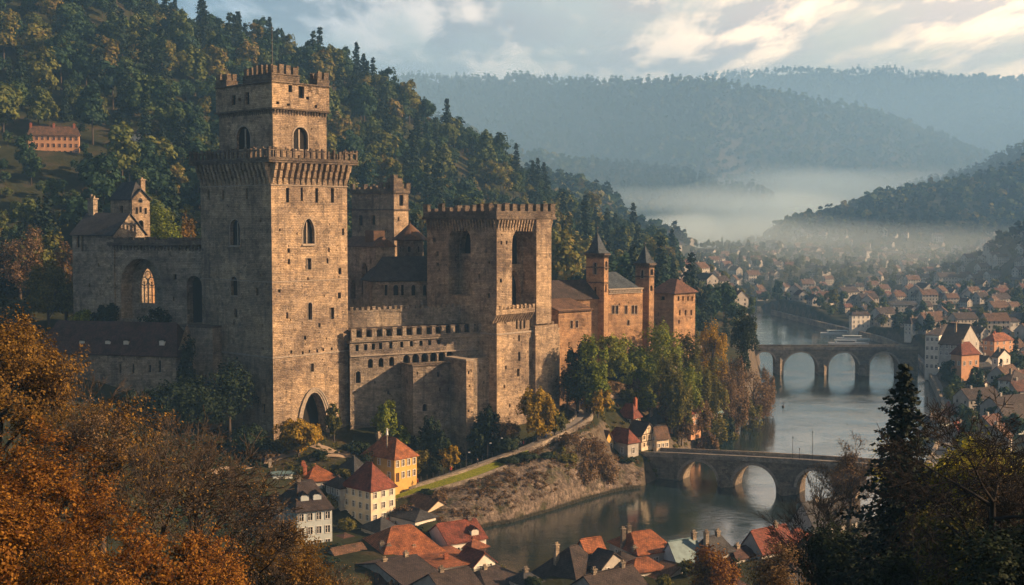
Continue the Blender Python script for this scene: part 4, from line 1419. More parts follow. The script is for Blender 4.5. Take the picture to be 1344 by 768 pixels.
# back of the recess with its two stacked arches
s0, s1 = nr_['s'] - nr_['w']/2, nr_['s'] + nr_['w']/2
q0, q1 = R.P(s0 - .01, 0, -4.5), R.P(s1 + .01, 0, -4.5)
NB = Face(q0[:2], q1[:2])
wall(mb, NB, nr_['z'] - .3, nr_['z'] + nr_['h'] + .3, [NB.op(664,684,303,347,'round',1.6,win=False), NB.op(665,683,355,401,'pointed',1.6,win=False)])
nl_ = L.op(589,618,296,388,'round',4.0,win=False,open=True)
ops = [nl_, L.op(573,576,330,336,win=False), L.op(569,572,312,318,win=False), L.op(637,639,328,332,win=False), L.op(641,643,342,346,win=False), L.op(573,576,345,349,win=False), L.op(628,630,360,366,win=False), L.op(640,643,385,391,win=False)]
wall(mb, L, zmid, zl, ops, T, putlogs=14)
s0, s1 = nl_['s'] - nl_['w']/2, nl_['s'] + nl_['w']/2
q0, q1 = L.P(s0 - .01, 0, -4.0), L.P(s1 + .01, 0, -4.0)
NB2 = Face(q0[:2], q1[:2])
wall(mb, NB2, nl_['z'] - .3, nl_['z'] + nl_['h'] + .3, [NB2.op(604,622,300,333,'pointed',2.0,win=False), NB2.op(603,625,343,388,'round',2.5,win=False)], T)
wall(mb, BR, zmid, zl, [], T, putlogs=6); wall(mb, BL, zmid, zl, [], T, putlogs=6)
# lower storey, a little broader, running down to the ditch
bx = 0.35; bxa = B.a_px(733.5, -bx)
R3, L3, BR3, BL3 = B.faces(-bx, bxa, -bx, bb + bx)
ops = [R3.op(680,682.5,440,448,win=False), R3.op(680,683,462,474), R3.op(678.5,682,484,494,dep=.7), R3.op(663,665,480,485,win=False), R3.op(717,719,427,434), R3.op(724,727,422,438,dep=.7), R3.op(716,718,478,484,win=False), R3.op(724,728,504,511,win=False), R3.op(661,663,505,510,win=False), R3.op(668,670,530,535,win=False)]
wall(mb, R3, 6, zmid, ops, T, putlogs=22)
wall(mb, L3, 6, zmid, (), T, putlogs=12)
wall(mb, BR3, 6, zmid, (), T); wall(mb, BL3, 6, zmid, (), T)
slab(mb, B, -bx - .15, bxa + .15, -bx - .15, bb + bx + .15, zmid - 0.004, zmid + 0.4, 2)
mb.build('wall', ST, T)
# pilaster strip right of the arches and the buttress below it
mb = MB()
pa0, pa1 = B.a_px(704, -1.0), B.a_px(723.5, -1.0)
slab(mb, B, pa0, pa1, -1.0, -0.004, B.z(430), zl - .004)
pa0, pa1 = B.a_px(703, -1.7), B.a_px(736, -1.7)
slab(mb, B, pa0, pa1 - .4, -1.7, -bx - .004, 6, B.z(445))
slab(mb, B, pa0 + .3, pa1 - .7, -1.3, -bx - .006, B.z(445), B.z(432))
mb.build('buttress', [M['stone']], T)
mb = MB()
for F_ in (R, L, BR, BL): corbels(mb, F_, B.z(304), zl, 0.45, 0.6, 0.75, ext=.1)
erode(mb, 0.04, 11)
mb.build('corbels', [M['stone']], T)
mb = MB()
e = 1.0
slab(mb, B, -e, ba + e, -e, bb + e, zl, zl + 0.55)
slab(mb, B, -e + .2, ba + e - .2, -e + .2, bb + e - .2, zl + .55, zl + 1.0)
mb.build('ledge', [M['stone_dark']], T)
mb = MB()
R2, L2, BR2, BL2 = B.faces(-e + .3, ba + e - .3, -e + .3, bb + e - .3)
for k, F_ in enumerate((R2, L2, BR2, BL2)):
    merlons(mb, F_, zl + 0.95, 1.75, 0.95, 1.8, 1.1, 0, 1.2, seed=43 + k, broken=0.28)
erode(mb, 0.05, 12)
mb.build('battlements', [M['stone_dark']], T)
# balcony under the recess
mb = MB()
b0_, b1_ = B.a_px(651, -1.6), B.a_px(702, -1.6)
slab(mb, B, b0_, b1_, -1.6, -0.004, B.z(413), B.z(410))
BF = Face(B.at(b0_, -1.6), B.at(b1_, -1.6))
corbels(mb, Face(B.at(b0_, 0), B.at(b1_, 0)), B.z(424), B.z(413), 0.4, 0.5, 1.55)
merlons(mb, BF, B.z(410) - .003, 0.8, 0.7, 0.9, 0.4, 0, 0.7, seed=9, broken=0.05)
erode(mb, 0.03, 13)
mb.build('balcony', [M['stone']], T)

# ---- curtain wall between the two towers
C = Fr(459, 304.5, 29)
ca = C.a_px(650)
T = croot('curtain_wall', C, 15, 'long battlemented curtain wall with rows of arches between the two big towers', 'wall')
R, L, BR, BL = C.faces(0, ca, 0, 5)
def cz(py0, py1, x0, x1, px):                              # height of a line known at two pixels
    py = py0 + (py1 - py0) * (px - x0) / (x1 - x0)
    a = C.a_px(px); return C.z(py, a)
ztop = C.z(449, C.a_px(463))
mb = MB()
ops = []
for i, x in enumerate((468.6,480,490,499.6,513,527.4,540,552.6,564,576,586,606)):
    yc = 457 - (x - 465) * 0.085
    ops.append(R.op(x - 2.1, x + 2.1, yc - 4, yc + 4.5, dep=.6))
for i, x in enumerate((486,500,514)):
    yc = 480 - (x - 465) * 0.09
    ops.append(R.op(x - 3.2, x + 3.2, yc - 7, yc + 5, 'round', dep=.7, win=False))
for x in (533.5,545.5,557.5,569,580,590.5):
    yc = 480 - (x - 465) * 0.09
    ops.append(R.op(x - 4.5, x + 4.5, yc - 8, yc + 5, 'round', dep=1.2, win=False))
ops += [R.op(466.5,473,487,503,'round',dep=.7,fr=.12), R.op(508,511,513,518,win=False), R.op(514,517,524,529,win=False), R.op(491,493,500,504,win=False), R.op(628,631,484,489,win=False), R.op(606,608,446,450,win=False)]
wall(mb, R, 6, ztop, ops, T, putlogs=34)
wall(mb, BL, 6, ztop)
slab(mb, C, 0, ca, 0, 5, ztop - .5, ztop - .003)
mb.build('wall', SG, T)
for k_, (yl, hh) in enumerate(((468.5, .3), (449.5, .45))):
    mb = MB()
    zc = C.z(yl, C.a_px(463)); c = R.p0 + R.d * (R.L/2) + R.n * .14
    mb.box((c.x, c.y), R.d, R.L - .1, .36, zc, zc + hh)
    mb.build('string_course', [M['trim']], T)
mb = MB()
CF = Face(C.at(0.3, -.45), C.at(ca - 1.0, -.45))
merlons(mb, CF, ztop + .2, 1.25, 1.45, 2.2, 0.9, 0, 0.75, seed=61, broken=0.06)
erode(mb, 0.05, 14)
mb.build('battlements', [M['stone_grey']], T)
mb = MB()                                                 # wall-walk roof boards behind the merlons
slab(mb, C, 0.2, ca - .5, 1.5, 6.8, ztop + 2.6, ztop + 2.9)
for s_ in np.arange(1.2, ca - 1, 2.7):
    slab(mb, C, s_, s_ + .3, 1.6, 1.9, ztop - .01, ztop + 2.6)
mb.build('wall_walk', [M['tile_dark']], T)
# upper terrace wall behind
zt = C.z(411, C.a_px(456, 7), 7)
T2_ = croot('terrace_wall', C, 30, 'upper terrace wall with a low crenel row behind the long curtain wall', 'wall')
mb = MB()
a_t = C.a_px(617, 7)
UF = Face(C.at(-1.5, 7), C.at(a_t, 7))
wall(mb, UF, ztop - 6, zt, [], T2_, putlogs=14)
slab(mb, C, -1.5, a_t, 7.004, 9, ztop - 6, zt - .004)
mb.build('wall', SG, T2_)
mb = MB()
merlons(mb, UF, zt, 0.8, 0.7, 0.7, 0.7, 0.12, 0.55, seed=62, broken=0.05)
mb.build('battlements', [M['stone_grey']], T2_)

# ---- bastion in front of the curtain wall, with its buttress
D = Fr(542, 304.5, 29)
T = croot('bastion', D, 12, 'low flat topped bastion jutting from the foot of the curtain wall', 'bastion')
da = D.a_px(601); zt = D.z(481)
R, L, BR, BL = D.faces(0, da, 0, 7.5)
mb = MB()
ops = [R.op(546.5,548.5,488,492,win=False), R.op(558,560,489,494,win=False), R.op(573.5,576.5,488,495), R.op(576,578,509,514,win=False), R.op(588,590,509,514,win=False), R.op(554,560,530,540,'round',fr=.15), R.op(569,571,540,544,win=False)]
wall(mb, R, 2, zt, ops, T, putlogs=22); wall(mb, L, 2, zt, [L.op(533,535,498,504,win=False)], T, putlogs=8)
slab(mb, D, 0, da, 0, 7.4, zt - .4, zt - .003)
d2 = D.a_px(662, 4)
F5 = Face(D.at(da, 4), D.at(d2, 4))
wall(mb, F5, 2, zt + .6, [F5.op(629,631,484,489,win=False), F5.op(634,636,500,505,win=False)], T, putlogs=5)
slab(mb, D, da, d2, 4.004, 7.4, zt - .4, zt + .597)
mb.build('wall', SG, T)
mb = MB()
slab(mb, D, -.2, da + .2, -.2, .25, zt, zt + .35)
slab(mb, D, -.2, .25, .26, 7.4, zt, zt + .35)
rr_ = random.Random(3)
for i in range(26):                                       # crumbled coping stones
    a_ = rr_.uniform(0, da); slab(mb, D, a_, a_ + rr_.uniform(.3, .9), .3, .9, zt + .0, zt + rr_.uniform(.15, .55))
erode(mb, 0.06, 15)
mb.build('coping', [M['stone_dark']], T)
E = Fr(612, 304, 38)
mb = MB()
ea = E.a_px(621.5); zt2 = E.z(474)
eb = 9.0
R, L, BR, BL = E.faces(0, ea, 0, eb)
eops = [R.op(614,616,487,491,win=False), R.op(615,617,505,508,win=False), R.op(614,616,538,541,win=False)]
wall(mb, R, 2, zt2, eops, T, putlogs=4); wall(mb, L, 2, zt2, (), T, putlogs=5); wall(mb, BR, 2, zt2, (), T); wall(mb, BL, 2, zt2, (), T)
slab(mb, E, -.15, ea + .15, -.15, eb, zt2, zt2 + .4, 2)
mb.build('buttress', ST, T)

# ---- rear tower
Q = Fr(518, 366, 47.5)
T = croot('rear_tower', Q, 30, 'square crenelled tower rising behind the curtain wall, right of the tallest tower', 'tower')
qa, qb = Q.a_px(537), Q.b_px(463)
R, L, BR, BL = Q.faces(0, qa, 0, qb)
zt = Q.z(254)
mb = MB()
wall(mb, R, 20, zt, [R.op(525,530.5,256,270,dep=.7), R.op(523,525,285,290,win=False)], T, putlogs=8)
wall(mb, L, 20, zt, [L.op(472,477,282,296,'round',.6), L.op(488.5,493.5,282,295,'round',.6), L.op(505,507,300,305,win=False)], T, putlogs=12)
wall(mb, BR, 20, zt); wall(mb, BL, 20, zt)
mb.build('wall', ST, T)
zt3 = Q.z(252)
mb = MB()
e = .35
R4, L4, BR4, BL4 = Q.faces(-e, qa + e, -e, qb + e)
for F_ in (R4, L4, BR4, BL4): pass
zc1 = Q.z(276)
slab(mb, Q, -e, qa + e, -e, qb + e, zc1, zc1 + .45)
mb.build('string_course', [M['stone_dark']], T); mb = MB()
slab(mb, Q, -e, qa + e, -e, qb + e, zt, zt + .5)
mb.build('string_course', [M['stone_dark']], T)
mb = MB()
for k, F_ in enumerate((R4, L4, BR4, BL4)):
    merlons(mb, F_, zt + .5, 1.5, 1.1, 1.7, .8, 0, .9, seed=70 + k, broken=.3)
slab(mb, Q, .5, 4.0, .5, 3.5, zt + .5, zt + 4.6)
slab(mb, Q, 1.0, 2.4, 1.0, 2.6, zt + 4.6, zt + 5.6)
erode(mb, .07, 16)
mb.build('battlements', [M['stone_dark']], T)
# ---- round turret with a flat cone roof
K = Fr(539, 352, 30)
T = croot('round_turret', K, 30, 'short round turret with a low conical tiled roof before the rear tower', 'turret')
def ngon_tower(mb, cx_, cy_, r0, r1, z0, z1, n, m=0, off=0.0):
    for i in range(n):
        t0, t1 = off + 2*math.pi*i/n, off + 2*math.pi*(i+1)/n
        mb.poly([(cx_+r0*math.cos(t0), cy_+r0*math.sin(t0), z0), (cx_+r0*math.cos(t1), cy_+r0*math.sin(t1), z0),
                 (cx_+r1*math.cos(t1), cy_+r1*math.sin(t1), z1), (cx_+r1*math.cos(t0), cy_+r1*math.sin(t0), z1)], m)
mb = MB()
kx, ky = K.at(0, 0); ze = K.z(314)
rad = 18 * 352 / F_PX
for i in range(8):
    t0, t1 = math.radians(22.5 + 45*i), math.radians(22.5 + 45*(i+1))
    F_ = Face((kx + rad*math.cos(t0), ky + rad*math.sin(t0)), (kx + rad*math.cos(t1), ky + rad*math.sin(t1)))
    wall(mb, F_, 30, ze, [dict(s=F_.L/2, z=ze - 3.6, w=.8, h=1.6, k='rect', dep=.4, win=True, fr=.1, mull=0)] if i in (4,5,6,7) else [], T)
mb.build('wall', SG, T)
mb = MB()
ngon_tower(mb, kx, ky, rad + 1.3, 0.05, ze - .1, K.z(293), 16)
ngon_tower(mb, kx, ky, rad + 1.3, rad + 1.3, ze - .35, ze - .1, 16)
mb.tube((kx, ky, K.z(294)), (kx, ky, K.z(290)), .15, .05, 6)
mb.build('roof', [M['tile_brown']], T)
# ---- inner range with long dark roof
I = Fr(489, 334, 20)
T = croot('inner_range', I, 40, 'long low inner building with dark roof and arched windows inside the castle', 'building')
ia = I.a_px(640); z0_, ze = I.z(398), I.z(369)
mb = MB()
R, L, BR, BL = I.faces(0, ia, 0, 11)
ops = []
for x, w_, k in ((507,4,'rect'),(520,7,'round'),(528.6,4,'rect'),(543,5.5,'round'),(558,5,'round'),(572.5,4,'round'),(583,4,'rect'),(591,6,'round'),(607,7,'round'),(622,5,'round')):
    ops.append(R.op(x - w_/2, x + w_/2, 374, 388, k, dep=.6, fr=.1))
wall(mb, R, 25, ze, ops, T, putlogs=6); wall(mb, L, 25, ze); wall(mb, BR, 25, ze); wall(mb, BL, 25, ze)
mb.build('wall', SG, T)
mb = MB(); hip(mb, I, 0, ia, 0, 11, ze, I.z(337, 0, 5), .6, 0, 'u', .8)
mb.build('roof', [M['slate']], T)
# ---- west block beside the great tower
J = Fr(494, 340, 35)
T = croot('inner_block', J, 40, 'grey stone block with sagging tiled roof between tallest tower and inner range', 'building')
jb = J.b_px(450)
R, L, BR, BL = J.faces(0, 6, 0, jb)
mb = MB(); ze = J.z(324)
ops = [L.op(475,483,345,388,'round',1.5,win=False), L.op(461,467,368,392,'round',1.2,win=False), L.op(486,488,340,346,win=False)]
wall(mb, L, 25, ze, ops, T, putlogs=8); wall(mb, R, 25, ze, (), T); wall(mb, BR, 25, ze); wall(mb, BL, 25, ze)
mb.build('wall', SG, T)
mb = MB(); hip(mb, J, 0, 6, 0, jb, ze, J.z(311), .5, 0, 'v', .4)
slab(mb, J, 1, 4.5, 3, 8, ze + .8, J.z(303))
mb.build('roof', [M['tile_brown']], T)

# ---- west wing: the shaded wall with the great window niche
p_l, p_r = Wp(146, 450, 324), Wp(272, 450, 311)
WF = Face((p_l.x, p_l.y), (p_r.x, p_r.y))
V = Fr(146, 324, math.degrees(math.atan2(WF.d.y, WF.d.x)))
T = croot('west_wall', V, 30, 'shaded crenelled stone wall with a great arched niche left of the tallest tower', 'wall')
zt = WF.z_of(0, 322)
mb = MB()
niche = WF.op(160,214,339,419,'round',4.2,win=False,open=True)
n2_ = WF.op(246,266,362,430,'round',2.5,win=False)
wall(mb, WF, 15, zt, [niche, n2_, WF.op(229,233,360,367,win=False), WF.op(228,230,390,395,win=False), WF.op(222,224,412,417,win=False)], T, putlogs=10)
s0, s1 = niche['s'] - niche['w']/2, niche['s'] + niche['w']/2
q0, q1 = WF.P(s0 - .01, 0, -4.2), WF.P(s1 + .01, 0, -4.2)
NB = Face(q0[:2], q1[:2])
tw = NB.op(184,204,352,398,'pointed',1.0,win=False,open=True)
wall(mb, NB, niche['z'] - .3, niche['z'] + niche['h'] + .3, [tw, NB.op(166,172,360,366,win=False)])
BW = Face((WF.p1.x + .2, WF.p1.y + 7), (WF.p0.x - .2, WF.p0.y + 7))
mb.build('wall', SG, T)
mb = MB()                                                # tracery in the niche window
s, z, w_, h_ = tw['s'], tw['z'], tw['w'], tw['h']
for k in (-1, 0, 1):
    x = s + k * w_ * .25
    t = .09 if k else .14
    c = NB.p0 + NB.d * x - NB.n * .5
    mb.box((c.x, c.y), NB.d, 2*t, .3, z, z + h_ * (.62 if k else .7))
for (cx0, cz0, r0) in ((s - w_*.25, z + h_*.62, w_*.22), (s + w_*.25, z + h_*.62, w_*.22), (s, z + h_*.80, w_*.2)):
    for i in range(12):
        t0, t1 = 2*math.pi*i/12, 2*math.pi*(i+1)/12
        mb.tube(NB.P(cx0 + r0*math.cos(t0), cz0 + r0*math.sin(t0), -.5), NB.P(cx0 + r0*math.cos(t1), cz0 + r0*math.sin(t1), -.5), .12, .12, 5)
for zc in (.22, .44):
    c = NB.p0 + NB.d * s - NB.n * .5
    mb.box((c.x, c.y), NB.d, w_, .2, z + h_*zc, z + h_*zc + .12)
mb.build('tracery', [M['trim']], T)
mb = MB()
c = WF.p0 + WF.d * (WF.L/2) - WF.n * .4
corbels(mb, WF, zt - 1.2, zt, .5, .6, .6)
mb.box((c.x + WF.n.x*.6, c.y + WF.n.y*.6), WF.d, WF.L, 1.3, zt, zt + .35)
merlons(mb, WF, zt + .35, 1.3, .5, .5, .7, .5, 1.2, seed=81, broken=.2)
erode(mb, .06, 18)
mb.build('battlements', [M['stone_dark']], T)
# ruined inner wall that catches the sun behind the niche window
U = Fr(200, 345, 62)
T = croot('inner_ruin', U, 30, 'sunlit ruined wall seen through the niche window of the shaded wall', 'ruin')
mb = MB(); RU = Face(U.at(-10, 0), U.at(10, 0))
wall(mb, RU, 20, U.z(346), [RU.op(189,193,372,385,'round',.6,win=False)], T, putlogs=10)
slab(mb, U, -10, 10, .004, 2, 20, U.z(346) - .004)
mb.build('wall', [M['stone_red'], M['dark']], T)

# ---- west block with the slate gable
X_ = Fr(150, 323, math.degrees(math.atan2(WF.d.y, WF.d.x)))
T = croot('west_block', X_, 30, 'tall plain stone block with slate gable roof at the far left of the castle', 'building')
xa0 = X_.a_px(97.5)
mb = MB(); ze = X_.z(306); zr = X_.z(279)
G1 = Face(X_.at(xa0, 0), X_.at(0.4, 0)); G2 = Face(X_.at(.4, 0), X_.at(.4, 12)); G3 = Face(X_.at(.4, 12), X_.at(xa0, 12)); G4 = Face(X_.at(xa0, 12), X_.at(xa0, 0))
wall(mb, G1, 18, ze, [G1.op(103,107,308,325,dep=.6), G1.op(109,112,308,330,dep=.6), G1.op(130,132,345,350,win=False), G1.op(118,120,372,377,win=False)], T, putlogs=8)
wall(mb, G2, 18, ze, top=[(0, ze), (6, zr), (12, ze)]); wall(mb, G3, 18, ze); wall(mb, G4, 18, ze, top=[(0, ze), (6, zr), (12, ze)])
mb.build('wall', SG, T)
mb = MB(); gable_roof(mb, X_, xa0, .4, 0, 12, ze, zr, .6, 0, 'u', end=.5)
ro = mb.build('roof', [M['slate']], T)
mb = MB(); cc_ = X_.at(X_.a_px(125, 6), 6)
mb.box(cc_, X_.u, 2.0, 1.6, zr - 1.5, X_.z(261)); mb.box(cc_, X_.u, 2.5, 2.0, X_.z(261), X_.z(259))
mb.box((cc_[0] - .3, cc_[1]), X_.u, .5, .5, X_.z(259), X_.z(254)); mb.box((cc_[0] + .4, cc_[1]), X_.u, .5, .5, X_.z(259), X_.z(256))
mb.build('chimney', [M['stone_grey']], ro)
# ---- bell house behind
Y_ = Fr(176.5, 338, 47.5)
T = croot('bell_house', Y_, 40, 'small sunlit gabled house with hipped slate roof and chimney above the shaded wall', 'house')
ya, yb = Y_.a_px(199.5), Y_.b_px(148.5)
mb = MB(); ze = Y_.z(262); zr = Y_.z(238)
R, L, BR, BL = Y_.faces(0, ya, 0, yb)
zg = Y_.z(249)
wall(mb, R, 30, ze, [R.op(184,191,289,312,'round',.6,fr=.2), R.op(181,184,272,281,fr=.08), R.op(186,189,271,279,fr=.08), R.op(192.5,195.5,273,281,fr=.08), R.op(184.5,190,260,266,'round',.4,fr=.08)], T,
     top=[(0, ze), (ya*.5, zg), (ya, ze)], putlogs=6)
wall(mb, L, 30, ze, [L.op(160,165,270,282,fr=.08)], T, putlogs=6); wall(mb, BR, 30, ze); wall(mb, BL, 30, ze)
mb.build('wall', ST, T)
mb = MB()
hip(mb, Y_, 0, ya, 0.5, yb, ze + .02, zr, .5, 0, 'v', .75)
def rake(fr, a0, a1, b0, zA, zB, th=.35):
    am = (a0 + a1) / 2
    for (x0, z0, x1, z1) in ((a0 - .4, zA, am, zB), (am, zB, a1 + .4, zA)):
        P = lambda a, b, z: (*fr.at(a, b), z)
        for b_ in ((b0 - .5, b0 + 5),):
            q = [P(x0, b_[0], z0), P(x1, b_[0], z1), P(x1, b_[1], z1), P(x0, b_[1], z0)]
            up = [(p[0], p[1], p[2] + th) for p in q]
            mb.poly(up); mb.poly(q[::-1])
            for i in range(4):
                j = (i + 1) % 4; mb.poly([q[i], q[j], up[j], up[i]])
rake(Y_, 0, ya, 0, ze - .2, zg)
ro = mb.build('roof', [M['slate']], T)
mb = MB(); cc_ = Y_.at(ya - .8, 2.5); mb.box(cc_, Y_.u, 1.3, 1.3, ze - 1, Y_.z(236)); mb.box(cc_, Y_.u, 1.7, 1.7, Y_.z(236), Y_.z(234.5)); mb.box(cc_, Y_.u, .5, .5, Y_.z(234.5), Y_.z(232))
mb.build('chimney', [M['stone']], ro)
mb = MB(); q = Y_.at(ya*.5, yb*.5); mb.tube((*q, zr), (*q, Y_.z(227)), .09, .04, 5); mb.build('finial', [M['metal']], ro)

# ---- low annex with the long roof, and the buttress block right of it
p_l, p_r = Wp(47, 480, 306), Wp(231, 480, 297)
N_ = Fr(47, 306, math.degrees(math.atan2(p_r.y - p_l.y, p_r.x - p_l.x)))
T = croot('annex', N_, 27, 'low shaded annex with very long dark plum brown roof and four small dormers', 'building')
na = N_.a_px(231)
mb = MB(); ze = N_.z(462.5); zr = N_.z(421, 10, 5.5)
R, L, BR, BL = N_.faces(0, na, 0, 11)
wall(mb, R, 10, ze, [R.op(155.5,158.5,478,490), R.op(172.5,175.5,478,490), R.op(194,198,479,489,fr=.1), R.op(207,211,473,489,fr=.1), R.op(100,103,480,490)], T, putlogs=12)
wall(mb, L, 10, ze); wall(mb, BR, 10, ze, top=[(0, ze), (5.5, zr), (11, ze)]); wall(mb, BL, 10, ze)
mb.build('wall', SG, T)
mb = MB(); hip(mb, N_, 0, na, 0, 11, ze, zr, .6, 0, 'u', .55)
ro = mb.build('roof', [M['tile_plum']], T)
for px_ in (107, 141, 165, 212):
    mb = MB(); a_ = N_.a_px(px_, 1.2)
    zb_ = N_.z(457.5, a_, 1.3)
    DF = Face(N_.at(a_ - .7, 1.3), N_.at(a_ + .7, 1.3))
    wall(mb, DF, zb_ - .3, zb_ + 1.9, [dict(s=.7, z=zb_ + .1, w=.7, h=1.45, k='rect', dep=.12, win=False, fr=0, mull=0)], mi=0)
    slab(mb, N_, a_ - .7, a_ + .7, 1.304, 3.6, zb_ - .3, zb_ + 1.88, 0)
    gable_roof(mb, N_, a_ - .7, a_ + .7, 1.3, 4.0, zb_ + 1.9, zb_ + 2.4, .12, 2, 'v', .08, .12)
    mb.build('dormer', [M['plaster_white'], M['dark'], M['tile_dark']], ro)
O_ = Fr(279, 301, math.degrees(math.atan2(WF.d.y, WF.d.x)))
T = croot('buttress_block', O_, 20, 'squat grey buttress block between the annex roof and the tallest tower', 'buttress')
oa = O_.a_px(229)
mb = MB(); zt = O_.z(431)
F1 = Face(O_.at(oa, 0), O_.at(0, 0)); F2 = Face(O_.at(0, 0), O_.at(0, 9)); F3 = Face(O_.at(oa, 9), O_.at(oa, 0))
wall(mb, F1, 8, zt, [], T, putlogs=8); wall(mb, F2, 8, zt); wall(mb, F3, 8, zt)
slab(mb, O_, oa - .2, .2, -.2, 9, zt, zt + .45, 2)
mb.build('wall', [M['stone_grey'], M['dark'], M['stone_dark']], T)

# ---- palace on the right
def spire(mb, cx_, cy_, half, z0, z1, u, m=0, n=4, flare=.16):
    t0 = math.atan2(u[1], u[0])
    rr = half * math.sqrt(2)
    z_a = z0 + (z1 - z0) * .16
    off = t0 + math.pi/4
    ngon_tower(mb, cx_, cy_, rr * (1 + flare), rr * .80, z0, z_a, n, m, off)
    ngon_tower(mb, cx_, cy_, rr * .80, 0.03, z_a, z1, n, m, off)
    pts = [(cx_ + rr*(1+flare)*math.cos(off + 2*math.pi*i/n), cy_ + rr*(1+flare)*math.sin(off + 2*math.pi*i/n), z0) for i in range(n)]
    mb.poly(pts[::-1], m)
P1 = Fr(733, 338, 40)
T = croot('palace_lodge', P1, 30, 'low lodge with brown lean roof against the right side of the gatehouse', 'building')
pa = P1.a_px(776); mb = MB(); ze = P1.z(407)
R, L, BR, BL = P1.faces(0, pa, 0, 9)
wall(mb, R, 15, ze, [R.op(748.5,751.5,421,431,fr=.1), R.op(755.5,758.5,421,430,fr=.1), R.op(732.5,734.5,424,431)], T, putlogs=5)
wall(mb, L, 15, ze); wall(mb, BR, 15, ze, top=[(0, ze), (9, P1.z(393, pa, 9))])
mb.build('wall', SR, T)
mb = MB(); zh = P1.z(394, 0, 6)
P = lambda a, b, z: (*P1.at(a, b), z)
for dz, fl in ((0, 1), (-.25, -1)):
    q = [P(-.3, -.7, ze - .3 + dz), P(pa + .3, -.7, ze - .3 + dz), P(pa + .3, 9, zh + dz), P(-.3, 9, zh + dz)]
    mb.poly(q if fl > 0 else q[::-1])
mb.poly([P(-.3, -.7, ze - .55), P(pa + .3, -.7, ze - .55), P(pa + .3, -.7, ze - .3), P(-.3, -.7, ze - .3)])
mb.build('roof', [M['tile_brown']], T)
P2 = Fr(731, 352, 28)
T = croot('palace_hall', P2, 35, 'dark roofed hall standing behind the brown roofed lodge of the palace', 'building')
mb = MB(); ze = P2.z(391); pa2 = P2.a_px(792)
for F_ in P2.faces(-6, pa2, 0, 9): wall(mb, F_, 20, ze)
mb.build('wall', SR, T)
mb = MB(); gable_roof(mb, P2, -6, pa2, 0, 9, ze, P2.z(368, 0, 5), .5, 0, 'u'); mb.build('roof', [M['tile_dark']], T)
# slim turret with tall spire
def slim(name, px, d, pxl, pxr, py_b, py_e, py_t, py_f, label, belt):
    f = Fr(px, d, 47.5)
    T = croot(name, f, 30, label, 'turret')
    a, b_ = f.a_px(pxr), f.b_px(pxl)
    w_ = (a + b_) / 2
    mb = MB(); ze = f.z(py_e)
    R, L, BR, BL = f.faces(0, a, 0, b_)
    h = (py_b - py_e)
    wall(mb, R, 15, ze, [R.op(px + 1.5, pxr - 1.5, py_e + h*.10, py_e + h*.22, 'round', .5, fr=.06), R.op(px + 1.5, pxr - 2, py_e + h*.42, py_e + h*.52, 'rect', .4)], T, putlogs=3)
    mid = (px + pxl) / 2
    wall(mb, L, 15, ze, [L.op(mid - 2.4, mid + 2.4, py_e + h*.12, py_e + h*.28, 'round', .6, fr=.12, mull=1), L.op(mid - 1.5, mid + 1.5, py_e + h*.45, py_e + h*.56)], T, putlogs=5)
    wall(mb, BR, 15, ze); wall(mb, BL, 15, ze)
    mb.build('wall', SR, T)
    mb = MB()
    for zz in belt:
        slab(mb, f, -.22, a + .22, -.22, b_ + .22, f.z(zz), f.z(zz) + .3); mb.build('string_course', [M['stone_dark']], T); mb = MB()
    slab(mb, f, -.5, a + .5, -.5, b_ + .5, ze - .5, ze + .1)
    for F_ in (R, L, BR, BL): corbels(mb, F_, ze - 1.5, ze - .5, .25, .3, .45)
    mb.build('cornice', [M['stone_dark']], T)
    mb = MB(); c = f.at(a/2, b_/2)
    spire(mb, c[0], c[1], (a + b_) / 4 + .15, ze + .1, f.z(py_t), f.u)
    ro = mb.build('spire', [M['slate_blue']], T)
    mb = MB(); mb.tube((*c, f.z(py_t) - .4), (*c, f.z(py_f)), .10, .03, 5)
    zb_ = f.z((py_t * .6 + py_f * .4)); mb.box(c, f.u, .45, .45, zb_ - .2, zb_ + .2); mb.build('finial', [M['metal']], ro)
slim('slim_turret', 792.5, 357, 769, 798, 430, 333, 305, 290, 'taller left turret of the palace with thin blue slate spire and finial', (352, 372))
slim('slim_turret', 851.5, 377, 833.5, 858, 415, 346, 322, 316, 'shorter right turret of the palace with dark pyramid spire', (364,))
P3 = Fr(798, 362, 36)
T = croot('palace_wing', P3, 35, 'orange lit palace wing with carved frieze between its two slim turrets', 'building')
pa = P3.a_px(843); mb = MB(); ze = P3.z(381)
R, L, BR, BL = P3.faces(0, pa, 0, 11)
ops = [R.op(x - 1.6, x + 1.6, 401, 412, fr=.12, mull=1) for x in (804.5, 809.5, 821.5, 830.5, 834.5)]
ops += [R.op(812, 813.6, 398, 401, win=False), R.op(823, 826, 420, 427, 'round', fr=.1)]
wall(mb, R, 15, ze, ops, T, putlogs=6); wall(mb, L, 15, ze); wall(mb, BR, 15, ze); wall(mb, BL, 15, ze)
mb.build('wall', SR, T)
mb = MB(); slab(mb, P3, -.05, pa, -.3, -.004, P3.z(386), P3.z(385)); slab(mb, P3, -.1, pa + .1, -.45, 11, ze, ze + .35)
for i in range(22):
    a_ = .4 + i * (pa - .8) / 22; slab(mb, P3, a_, a_ + .34, -.26, -.005, P3.z(384.6), ze - .06)
mb.build('frieze', [M['trim']], T)
mb = MB(); hip(mb, P3, 0.4, pa - .5, 1.5, 11, ze + .35, P3.z(357, 5, 6), .3, 0, 'u', 1.0); mb.build('roof', [M['slate_blue']], T)
P4 = Fr(884, 392, 47.5)
T = croot('palace_end', P4, 35, 'square end house of the palace with red brown hip roof above the trees', 'building')
pa, pb_ = P4.a_px(912), P4.b_px(855)
mb = MB(); ze = P4.z(385)
